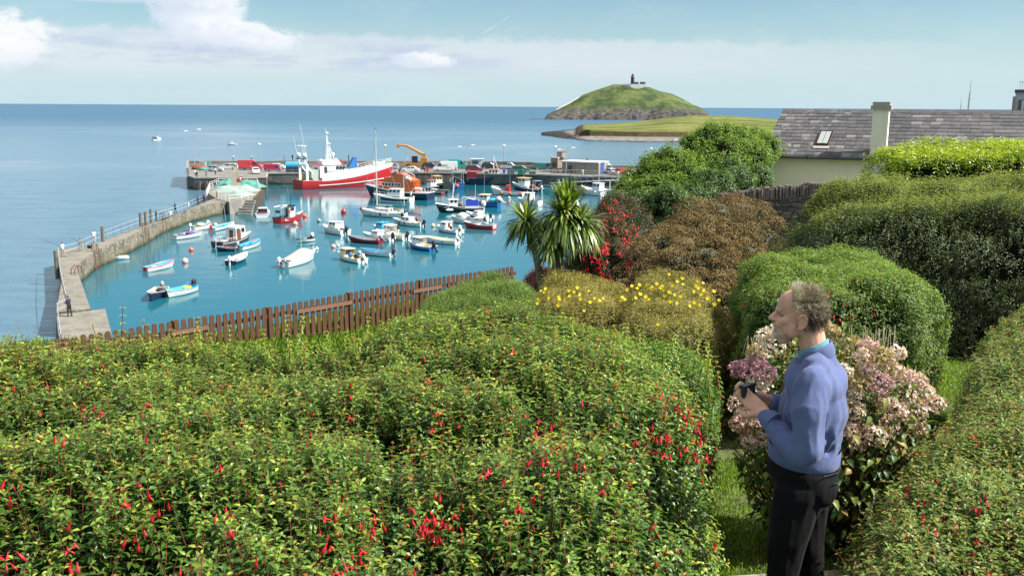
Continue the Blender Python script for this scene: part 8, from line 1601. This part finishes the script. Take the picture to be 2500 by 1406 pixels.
# ---------------------------------------------------------------- grass where the lawn shows, path
def grass(name, lab, cells, n, hmin, hmax, tone=0.0, m=None):
    P = []
    for poly in cells:
        xs = [p[0] for p in poly]; ys = [p[1] for p in poly]; k = 0; x = RNG.uniform(min(xs), max(xs), n*4); y = RNG.uniform(min(ys), max(ys), n*4); q = in_poly(x, y, poly); x, y = x[q][:n], y[q][:n]; P.append(np.column_stack([x, y, [gz(a, b_)-.01 for a, b_ in zip(x, y)]]))
    P = np.concatenate(P); k = visible(P, 330); P = P[k]; h = RNG.uniform(hmin, hmax, len(P)); D = unit(np.array([[0, 0, 1.0]])+rnd_dirs(len(P))*.35); N = rnd_dirs(len(P))
    o = leaves_obj(name, P, D, N, h, h*.10+.004, np.clip(RNG.random(len(P))+tone, 0, 1), m or GR, None, .25, False); tag(o, lab, 'grass', kind='stuff')
GR = leaf_mat('grass_blade', [(0, (.06, .12, .015)), (.5, (.16, .27, .03)), (1, (.32, .42, .06))], .4, .5, .3)
grass('lawn_grass', 'short bright mossy grass between the hedges by the man', [[(.6, 3.6), (1.6, 3.6), (2.6, 5.6), (2.6, 7.6), (1.5, 7.6), (1.1, 5.2)], [(3.4, 8.0), (6.0, 8.6), (6.5, 12), (4.2, 11.5)], [(-.1, 4.5), (1.3, 4.2), (1.4, 6.5), (.9, 7)]], 24000, .015, .05)
grass('long_grass', 'tall grass growing along the foot of the picket fence', [[(-7.6, 12.2), (-6.6, 11.4), (.6, 18.8), (.0, 20.6), (-7.6, 13.2)]], 26000, .10, .38, -.1)
grass('long_grass', 'rough grass and weeds on the slope outside the fence', [[(-7.8, 13.6), (.0, 21.2), (-.4, 22.0), (-8.2, 14.2)]], 14000, .2, .5, .1)
WEED = leaf_mat('dry_grass_stem', [(0, (.30, .24, .14)), (1, (.5, .42, .28))], .1, .8, .2)
A = []; B = []
for px, py in ((860, 650), (870, 665), (975, 660), (985, 680), (1108, 640), (1120, 650), (1135, 655), (955, 690), (1090, 665), (1100, 700)):
    q = FA+(FB-FA)*((px-300)/955); b1 = atd(px+RNG.normal()*8, py, q.y+.3); A.append((b1.x+RNG.normal()*.2, b1.y, 15.1)); B.append(tuple(b1))
o = sticks_obj('dry_grass_stems', np.array(A), np.array(B), .004, WEED, None); tag(o, 'thin dry grass stalks standing above the picket fence', 'grass', kind='stuff')
cpx = at(1815, 1395, 16.92); b = MB(); rows = []
b.prism([(cpx.x-.75, cpx.y-2.2), (cpx.x+.95, cpx.y-2.2), (cpx.x+.95, cpx.y+.22), (cpx.x+.3, cpx.y+.16), (cpx.x-.2, cpx.y+.08), (cpx.x-.75, cpx.y+.12)], 16.7, lambda x, y: gz(x, y)+.03, mat('path_concrete', (.30, .27, .23), .9, .2, 8, .01)); struct(b.build('garden_path'))
# ---------------------------------------------------------------- the man in the blue sweatshirt
def man():
    pos = Vector((1.316, 3.99, 16.9)); rz = R(158)
    def cloth(key, c, rib=0, wr=.15, sc_=26):
        m = bpy.data.materials.new(key); m.use_nodes = True; t = NT(m.node_tree); p = t.n.new('ShaderNodeBsdfPrincipled'); co = t.coord(); n = t.noise(co, sc_, 4, .6); n2 = t.noise(co, 420, 2, .5); f = t.m('MULTIPLY_ADD', n, .22, .89); s = t.n.new('ShaderNodeVectorMath'); s.operation = 'SCALE'; s.inputs[0].default_value = c; t.l.new(f, s.inputs['Scale']); t.l.new(s.outputs[0], p.inputs['Base Color']); p.inputs['Roughness'].default_value = .95; p.inputs['Specular IOR Level'].default_value = .12; p.inputs['Sheen Weight'].default_value = wr; p.inputs['Sheen Roughness'].default_value = .4
        t.l.new(t.bump(n2, .5, .0015, t.bump(t.noise(t.mapping(co, (1, 1, .45)), 13, 4, .6), .7, .010)), p.inputs['Normal']); t.out(p.outputs[0]); return m
    skin = bpy.data.materials.new('skin'); skin.use_nodes = True; t = NT(skin.node_tree); p = t.n.new('ShaderNodeBsdfPrincipled'); co = t.coord(); n = t.noise(co, 30, 4, .6); n2 = t.noise(co, 9, 3, .5)
    c = t.mix(t.smooth(n2, .35, .65), (.56, .31, .22), (.66, .36, .27)); c = t.mix(t.m('MULTIPLY', t.smooth(n, .5, .7), .35), c, (.50, .19, .145))
    sx = t.n.new('ShaderNodeSeparateXYZ'); t.l.new(co, sx.inputs[0])      # short grey-white beard over the chin and jaw
    bz = t.m('ADD', sx.outputs[2], t.m('MULTIPLY', t.m('SUBTRACT', n, .5), .02)); bx = t.m('ADD', sx.outputs[0], t.m('MULTIPLY', t.m('SUBTRACT', n, .5), .02))
    beard = t.m('MULTIPLY', t.m('MULTIPLY', t.smooth(bz, 1.655, 1.630), t.smooth(bz, 1.548, 1.568)), t.smooth(bx, .085, .118)); c = t.mix(t.m('MULTIPLY', beard, .22), c, (.70, .58, .47))
    t.l.new(c, p.inputs['Base Color']); p.inputs['Roughness'].default_value = .5; p.inputs['Subsurface Weight'].default_value = .12; p.inputs['Subsurface Radius'].default_value = (.012, .004, .002); p.inputs['Subsurface Scale'].default_value = .6
    t.l.new(t.bump(t.noise(co, 260, 3, .6), .35, .0015), p.inputs['Normal']); t.out(p.outputs[0])
    # head frame: turned a little to his left, sitting forward of the shoulders
    hx, hy = .052, 0.0; ha = R(15); ch, sh = math.cos(ha), math.sin(ha)
    def Hd(x, y, z): x, y, z = x*.91+(z-1.66)*-.05, y*.95, 1.56+(z-1.56)*.965; return (hx+x*ch-y*sh, hy+x*sh+y*ch, z+.012)
    def E(b, x, y, z, rx, ry, rzz, nu=20, nv=14):
        k = MB(); k.ball((0, 0, 0), 1, None, nu, nv, (rx, ry, rzz)); b.add([Hd(x+a, y+c_, z+d) for a, c_, d in k.v], k.f)
    def T(b, p, q, r0, r1, n=10): b.tube(Hd(*p), Hd(*q), r0, r1, n); b.ball(Hd(*p), r0, None, 10, 8); b.ball(Hd(*q), r1, None, 10, 8)
    fingers = {}
    def hand(b, w, d, up, s, grip):
        """w wrist, d hand direction, up back-of-hand normal; s side of the thumb"""
        d = Vector(d).normalized(); up = Vector(up); up = (up-d*up.dot(d)).normalized(); sd_ = d.cross(up).normalized()*s; w = Vector(w); base = w+d*.085
        for k in range(6): f = k/5; c_ = w+d*(.012+.075*f); wd = .024+.014*f; 
        for o_ in (-1.3, -.45, .45, 1.3):
            a = w+d*.012+sd_*(o_*.013); e = w+d*.088+sd_*(o_*.0205); b.tube(a, e, .0185, .0125, 10); b.ball(a, .0185, None, 10, 8); b.ball(e, .0128, None, 10, 8)
        for o_, L_ in ((1.3, .068), (.45, .078), (-.45, .073), (-1.3, .056)):
            a = w+d*.088+sd_*(o_*.0205); dirn = d.copy(); r = .0098
            for j, (fr, bend) in enumerate(((.45, grip*.55), (.30, grip*.8), (.25, grip*.6))):
                dirn = (Matrix.Rotation(bend, 3, sd_*s) @ dirn).normalized(); e = a+dirn*L_*fr; r2 = r*.90; b.tube(a, e, r, r2, 9); b.ball(e, r2, None, 9, 7); a, r = e, r2
        a = w+d*.028+sd_*.028; e = a+(d*.55+sd_*.75-up*.25).normalized()*.042; g_ = e+(d*.95+sd_*.10-up*.30).normalized()*.034; h_ = g_+(d*.9-sd_*.15-up*.35).normalized()*.026
        for p_, q_, r0, r1 in ((a, e, .0165, .0125), (e, g_, .0122, .0108), (g_, h_, .0108, .0085)): b.tube(p_, q_, r0, r1, 9); b.ball(p_, r0, None, 9, 7); b.ball(q_, r1, None, 9, 7)
    LW, LH = (.150, .125, 1.262), (.80, -.52, .42); RW, RH = (.165, -.085, 1.262), (.72, .55, .34)
    def body(b):
        E(b, -.008, 0, 1.706, .092, .074, .094); E(b, -.026, 0, 1.688, .070, .072, .080); E(b, .030, 0, 1.735, .068, .066, .070)      # skull, brow
        E(b, .030, 0, 1.640, .062, .056, .070); E(b, .052, 0, 1.606, .042, .042, .034); E(b, .078, 0, 1.592, .022, .024, .019)      # jaw, chin
        E(b, .064, 0, 1.655, .036, .048, .042)
        T(b, (.082, .030, 1.717), (.090, .008, 1.713), .012, .012); T(b, (.082, -.030, 1.717), (.090, -.008, 1.713), .012, .012)
        for s in (1, -1): E(b, .056, s*.038, 1.668, .028, .024, .024, 14, 10); E(b, .018, s*.046, 1.634, .045, .020, .046, 14, 10)
        T(b, (.090, 0, 1.708), (.106, 0, 1.690), .0085, .0105); T(b, (.106, 0, 1.690), (.121, 0, 1.672), .0105, .0125)      # nose
        for s in (1, -1): E(b, .107, s*.011, 1.667, .012, .008, .009, 10, 8)
        T(b, (.088, .018, 1.643), (.099, 0, 1.645), .0075, .009); T(b, (.088, -.018, 1.643), (.099, 0, 1.645), .0075, .009)      # lips
        T(b, (.085, .015, 1.625), (.096, 0, 1.624), .0075, .009); T(b, (.085, -.015, 1.625), (.096, 0, 1.624), .0075, .009)
        for s in (1, -1): E(b, -.012, s*.080, 1.672, .020, .009, .032, 12, 10); E(b, -.004, s*.080, 1.642, .010, .009, .012, 8, 6); [T(b, (-.012+.022*math.cos(q_*.7+.4), s*(.089+.003*math.sin(q_)), 1.676+.033*math.sin(q_*.7+.4)), (-.012+.022*math.cos(q_*.7+1.1), s*(.089+.003*math.sin(q_+1)), 1.676+.033*math.sin(q_*.7+1.1)), .0058, .0058, 8) for q_ in range(6)]
        limb(b, [(-.010, 0, 1.64, .058), (-.030, 0, 1.56, .060), (-.055, 0, 1.48, .066)])      # neck
        b.ball(Hd(.055, 0, 1.575), .026, None, 10, 8)
        b.ball((-.035, 0, 1.36), .15, None, 16, 12, (.78, 1.15, 1.1)); b.ball((-.02, 0, 1.15), .15, None, 16, 12, (.8, 1.0, 1.2)); b.ball((-.02, 0, .98), .15, None, 16, 12, (.85, 1.05, .9))
        for s in (1, -1): limb(b, [(-.04, s*.165, 1.445, .045), (-.050, s*.245, 1.17, .030), (-.015, s*.225, 1.14, .028), (.07, s*.165, 1.20, .028), (LW if s > 0 else RW)+(.028,)])
        limb(b, [(-.01, .09, .93, .085), (.035, .115, .50, .055), (.0, .12, .09, .04)]); limb(b, [(-.03, -.09, .93, .085), (-.06, -.10, .50, .055), (-.10, -.11, .09, .04)])
        hand(b, LW, LH, (.1, .75, .70), -1, .55); hand(b, RW, RH, (.2, -.70, .70), 1, .55)
    me = remeshed(body, .0044, 5, 'person', .45); me.materials.clear(); me.materials.append(skin)
    o = bpy.data.objects.new('person', me); col.objects.link(o); o.location = pos; o.rotation_euler = (0, 0, rz)
    tag(o, 'grey-haired man in blue sweatshirt and black trousers in profile, holding a small black camera', 'person', kind=None)
    def creases(me, L, fold=0.0):
        """push vertices out along hand-placed fold lines: (p0, p1, width, height)"""
        n = len(me.vertices); co = np.zeros(n*3, np.float32); me.vertices.foreach_get('co', co); co = co.reshape(-1, 3); nr = np.zeros(n*3, np.float32); me.vertex_normals.foreach_get('vector', nr); nr = nr.reshape(-1, 3); dsp = np.zeros(n)
        for p0, p1, w_, h_ in L:
            p0, p1 = np.array(p0), np.array(p1); e = p1-p0; t_ = np.clip(((co-p0)@e)/(e@e), 0, 1); d = np.linalg.norm(co-(p0+t_[:, None]*e), axis=1); dsp += 1.7*h_*np.exp(-(d/w_)**2)*np.sin(np.pi*(.12+.76*t_))
        dsp += .0022*np.array([mnoise.noise(Vector((a*16, b_*16, c_*9))) for a, b_, c_ in co])
        if fold: f_ = np.array([mnoise.noise(Vector(((a+.35*c_)*8, b_*8, (c_-.5*a)*3.0))) for a, b_, c_ in co]); g_ = np.array([mnoise.noise(Vector((a*17+5, b_*17, (c_+a*.6)*6))) for a, b_, c_ in co]); dsp += fold*((1-np.abs(f_)*2.6).clip(-1, 1)+.5*(1-np.abs(g_)*2.4).clip(-1, 1)-.6)*(1 if fold < .008 else ((co[:, 2]-1.08)/.07).clip(0, 1))
        me.vertices.foreach_set('co', (co+nr*dsp[:, None]).astype(np.float32).ravel()); me.update()
    # sweatshirt
    def sweater(b):
        b.ball((-.045, 0, 1.40), .16, None, 24, 16, (.86, 1.22, .82)); b.ball((-.050, 0, 1.28), .16, None, 24, 16, (.90, 1.16, 1.2)); b.ball((-.032, 0, 1.17), .16, None, 24, 16, (.91, 1.08, .85)); b.tube((-.022, 0, 1.045), (-.024, 0, 1.17), .146, .150, 24)
        limb(b, [(-.05, .10, 1.475, .068), (-.05, -.10, 1.475, .068)]); b.tube((-.055, 0, 1.47), (-.035, 0, 1.548), .092, .066, 20)
        limb(b, [(-.045, .168, 1.44, .076), (-.045, .215, 1.33, .072), (-.050, .252, 1.17, .064), (-.020, .245, 1.135, .060), (.06, .185, 1.185, .050), (.135, .138, 1.245, .042)])
        limb(b, [(-.045, -.168, 1.44, .076), (-.05, -.225, 1.30, .068), (-.050, -.248, 1.15, .060), (.05, -.17, 1.19, .050), (.148, -.10, 1.247, .042)])
    me = remeshed(sweater, .0068, 16, 'sweatshirt', .6)
    cr = []
    rs = random.Random(5)
    for k in range(9): a = -.10+.026*k; cr.append(((-.12+.015*rs.random(), .10-.02*k, 1.44-.01*k), (-.16+.02*rs.random(), .135-.035*k, 1.10+.02*rs.random()), .013+.005*rs.random(), .017*(1 if k % 2 == 0 else -.8)))
    for k in range(6): cr.append(((-.10, .18-.012*k, 1.34-.035*k), (.02-.03*k, .185, 1.06+.01*k), .013, .014*(1 if k % 2 == 0 else -.9)))
    for k in range(5): cr.append(((-.02+.018*k, .245, 1.40-.02*k), (-.055+.022*k, .285, 1.17), .011, .004*(1 if k % 2 == 0 else -1)))
    for k in range(6): cr.append(((-.09+.035*k, .26-.012*k, 1.19+.012*k), (-.03+.045*k, .235-.03*k, 1.09+.02*k), .009, .007*(1 if k % 2 == 0 else -1)))
    for k in range(5): cr.append(((-.20, .05-.05*k, 1.13), (-.02, .19-.03*k, 1.08+.01*k), .011, .007*(1 if k % 2 else -1)))
    creases(me, cr, .010)
    me.materials.clear(); me.materials.append(cloth('blue_sweatshirt', (.112, .140, .275))); sw = bpy.data.objects.new('sweatshirt', me); col.objects.link(sw); sw.parent = o
    rib = cloth('ribbed_blue', (.117, .147, .290))
    b = MB(); rows = []
    for z, k in ((1.030, .985), (1.034, 1.01), (1.060, 1.025), (1.085, 1.03), (1.105, 1.02)): rows.append([(-.022+.156*k*math.cos(a), .160*k*math.sin(a)*1.02, z+.012*math.cos(a+.5)) for a in np.linspace(0, math.tau, 48, endpoint=False)])
    b.grid(rows, rib, closed=True); b.build('waistband', None, o, smooth=True)
    b = MB(); rows = []
    for f, r_ in ((0, .066), (.3, .070), (.7, .069), (1, .0665), (1.0, .061), (.5, .060)): rows.append([(-.052+.018*f+r_*math.cos(a)*1.05-.004, r_*math.sin(a)*1.02, 1.505+.056*f-.030*math.cos(a)) for a in np.linspace(0, math.tau, 36, endpoint=False)])
    b.grid(rows, rib, closed=True); b.build('collar', None, o, smooth=True)
    b = MB(); rows = []
    for f, r_ in ((.2, .0605), (1.05, .0625), (1.12, .0595), (.5, .058)): rows.append([(-.046+.020*f+r_*math.cos(a)*1.05, r_*math.sin(a), 1.508+.056*f-.033*math.cos(a)) for a in np.linspace(0, math.tau, 36, endpoint=False)])
    b.grid(rows, cloth('teal_shirt', (.12, .30, .37)), closed=True); b.build('shirt_collar', None, o, smooth=True)
    b = MB(); b.add([(.030, .050, 1.470), (.052, .030, 1.425), (.040, .062, 1.415), (.010, .072, 1.470), (.020, .074, 1.512), (.042, .045, 1.512)], [(0, 1, 2, 3), (0, 3, 4, 5)], rib); b.build('open_collar_flap', None, o)
    for w_, d in ((LW, LH), (RW, RH)):
        b = MB(); q = Vector(d).normalized(); a = Vector(w_)-q*.030; b.tube(a-q*.028, a+q*.010, .045, .039, 20, rib); b.tube(a+q*.010, a+q*.014, .039, .034, 20, rib); b.build('cuff', None, o, auto=50)
    # trousers
    def trousers(b):
        b.ball((-.028, 0, .975), .15, None, 24, 16, (.98, 1.17, .85)); b.tube((-.022, 0, .96), (-.022, 0, 1.075), .158, .150, 24); b.ball((-.085, .065, .93), .095, None, 16, 12); b.ball((-.085, -.065, .93), .095, None, 16, 12)
        limb(b, [(-.015, .088, .90, .108), (.015, .105, .70, .092), (.030, .115, .52, .075), (.015, .118, .35, .072), (.0, .12, .10, .066)]); limb(b, [(-.04, -.088, .90, .108), (-.055, -.098, .70, .088), (-.065, -.10, .52, .074), (-.085, -.105, .35, .070), (-.10, -.11, .10, .066)])
    me = remeshed(trousers, .0065, 6, 'trousers', .5); cr = []
    for k in range(5): cr.append(((-.13, .0-.03*k, .80-.02*k), (-.02, -.02, .74-.05*k), .010, .007*(1 if k % 2 == 0 else -1)))
    for k in range(4): cr.append(((-.12+.02*k, -.13, .85-.08*k), (-.14+.03*k, -.10, .58-.04*k), .012, .008*(1 if k % 2 else -1)))
    for z in (.60, .56, .52, .47, .42, .38, .33): cr.append(((-.16, -.15, z+.02), (.0, -.05, z-.015), .010, .009 if int(z*100) % 2 else -.007)); cr.append(((-.07, .05, z+.015), (.09, .17, z-.015), .010, .006 if int(z*100) % 2 else -.006))
    creases(me, cr, .005); me.materials.clear(); me.materials.append(cloth('black_trousers', (.008, .008, .009), wr=.04)); tr = bpy.data.objects.new('trousers', me); col.objects.link(tr); tr.parent = o
    bk = mat('black_seam', (.035, .035, .038), .8)
    b = MB(); b.path([(-.165, .125, .985), (-.178, .075, .965), (-.186, .035, .962)], .0022, 5, bk); b.path([(-.185, .02, 1.01), (-.183, -.02, 1.01)], .0015, 5, bk); b.path([(-.12, .155, 1.02), (-.178, .06, 1.012), (-.182, -.06, 1.012)], .0018, 5, bk); b.build('pocket_seam', None, tr)
    for s, x in ((1, .0), (-1, -.10)): b = MB(); b.ball((x+.05, s*.115, .045), .05, BLACK, 14, 8, (2.4, .85, .9)); b.build('shoe', None, o, smooth=True)
    # eyes, eyebrow
    for s in (1, -1):
        b = MB(); b.ball(Hd(.0735, s*.030, 1.697), .0115, mat('eye_white', (.25, .20, .17), .3), 12, 8); e = b.build('eye', None, o, smooth=True); b = MB(); b.ball(Hd(.0825, s*.031, 1.696), .0052, mat('iris', (.03, .04, .05), .2), 8, 6); b.build('iris', None, e, smooth=True)
        b = MB(); b.path([Hd(.094, s*.010, 1.722), Hd(.091, s*.026, 1.727), Hd(.078, s*.042, 1.721)], .004, 6, mat('grey_brow', (.32, .27, .22), .9)); b.build('eyebrow', None, o)
        b = MB(); b.path([Hd(.085, s*.018, 1.7045), Hd(.083, s*.031, 1.7055), Hd(.072, s*.041, 1.701)], .0028, 6, skin); b.build('eyelid', None, o)
    b = MB(); b.path([Hd(.092, .017, 1.6345), Hd(.1025, 0, 1.6348), Hd(.092, -.017, 1.6345)], .0022, 6, mat('mouth_line', (.16, .05, .045), .6)); b.build('mouth', None, o)
    # hair: soft curls over a close cap
    hm = leaf_mat('grey_brown_hair', [(0, (.05, .036, .025)), (.3, (.17, .13, .095)), (.65, (.40, .34, .26)), (1, (.68, .62, .52))], .2, .5, .35, 1.0)
    n = 5600; d = rnd_dirs(n*6); f = d[:, 0]; z = d[:, 2]; y = np.abs(d[:, 1])
    keep = ((z > .30) & (f < .62-.1*z)) | ((f < -.02) & (z > -.62) & ~((y > .8) & (f > -.30) & (z < .25))); d = d[keep][:n]; n = len(d); f = d[:, 0]; z = d[:, 2]; c0 = np.array([-.016, 0, 1.704]); rr = np.array([.096, .080, .097]); P = c0+d*rr*.97
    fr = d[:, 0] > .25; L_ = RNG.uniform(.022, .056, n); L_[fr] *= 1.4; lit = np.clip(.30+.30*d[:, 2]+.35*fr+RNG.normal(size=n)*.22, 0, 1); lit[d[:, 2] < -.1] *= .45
    g1 = unit(np.cross(d, rnd_dirs(n))); g2 = np.cross(d, g1); seg = 6; V = np.zeros((n, seg+1, 2, 3)); ph = RNG.random(n)*6.28; cr_ = RNG.uniform(.006, .013, n); flow = unit(np.column_stack([-.5-.3*np.ones(n)+0*f, np.sign(d[:, 1])*.4, -.3*np.ones(n)+.9*(z > .55)]))
    for i in range(seg+1):
        t_ = i/seg; q = P+d*(L_*t_*.62)[:, None]+flow*(L_*t_**1.5*.50)[:, None]+(g1*np.cos(ph+t_*6.5)[:, None]+g2*np.sin(ph+t_*6.5)[:, None])*(cr_*t_)[:, None]; wd = .0013*(1-.6*t_); V[:, i, 0] = q+g1*wd; V[:, i, 1] = q-g1*wd
    V = V.reshape(-1, 3); V[:, 0] = V[:, 0]*.91-(V[:, 2]-1.66)*.05; V[:, 1] *= .95; V[:, 2] = 1.572+(V[:, 2]-1.56)*.965; X = hx+V[:, 0]*ch-V[:, 1]*sh; Y = hy+V[:, 0]*sh+V[:, 1]*ch; V = np.column_stack([X, Y, V[:, 2]]); F = np.array([[2*i, 2*i+1, 2*i+3, 2*i+2] for i in range(seg)]); Fa = (np.arange(n)[:, None, None]*(2*(seg+1))+F[None]).reshape(-1, 4); hair = fastmesh('hair', V, Fa, hm, o, np.repeat(lit, 2*(seg+1)))
    b = MB(); k = MB(); k.ball((0, 0, 0), 1, None, 28, 20); vs = [(x*.0955-.016, y_*.0790, z_*.0960+1.704) for x, y_, z_ in k.v]; kf = []
    for fc in k.f:
        x, y_, z_ = [sum(k.v[i][j] for i in fc)/len(fc) for j in range(3)]
        if (z_ > .42 and x < .50) or (x < -.12 and z_ > -.55 and not (abs(y_) > .8 and x > -.35 and z_ < .2)): kf.append(fc)
    b.add([Hd(*q) for q in vs], kf, mat('hair_base', (.075, .055, .040), .9, .4, 40, .003)); b.build('hair_cap', None, hair, smooth=True)
    # beard: short pale hairs along jaw, chin and lip
    n = 420; q = []
    while len(q) < n:
        a = RNG.uniform(-1.3, 1.3); zz = RNG.uniform(1.572, 1.652); x = .030+.066*math.cos(a)*(1 if zz < 1.62 else 1.0); yy = .056*math.sin(a)
        if abs(zz-1.634) < .004 and abs(a) < .5: continue
        if zz > 1.625 and abs(a) > .9: continue
        q.append((x-(.012 if zz < 1.585 else 0), yy, zz))
    A = np.array([Hd(*p_) for p_ in q]); dd = unit(A-np.array(Hd(.0, 0, 1.66))+rnd_dirs(n)*.02+np.array([0, 0, -.03])); sticks_obj('beard', A, A+dd*.007, .0006, leaf_mat('white_beard', [(0, (.45, .36, .28)), (1, (.75, .66, .55))], .1, .6, .3, 1.0), o)
    # the camera he holds
    cm = Vector(LW)+Vector(LH).normalized()*.118+Vector((.0, -.020, .030)); mw = Matrix.Translation(pos) @ Matrix.Rotation(rz, 4, 'Z'); wp = mw @ cm; g = thing('compact_camera', 'small black compact camera held in the man\'s hands', 'camera', tuple(wp), rz+R(-25))
    b = MB(); b.box((0, 0, 0), (.030, .092, .054), mat('camera_black', (.012, .012, .013), .4), 0, .96); b.build('body', None, g); b = MB(); b.tube((.015, .0, -.002), (.034, 0, -.002), .021, .019, 16, mat('camera_black', (.012, .012, .013), .4)); b.build('lens', None, g); b = MB(); b.tube((0, -.028, .027), (0, -.028, .032), .006, .006, 10, SILVER); b.build('shutter_button', None, g)
man()
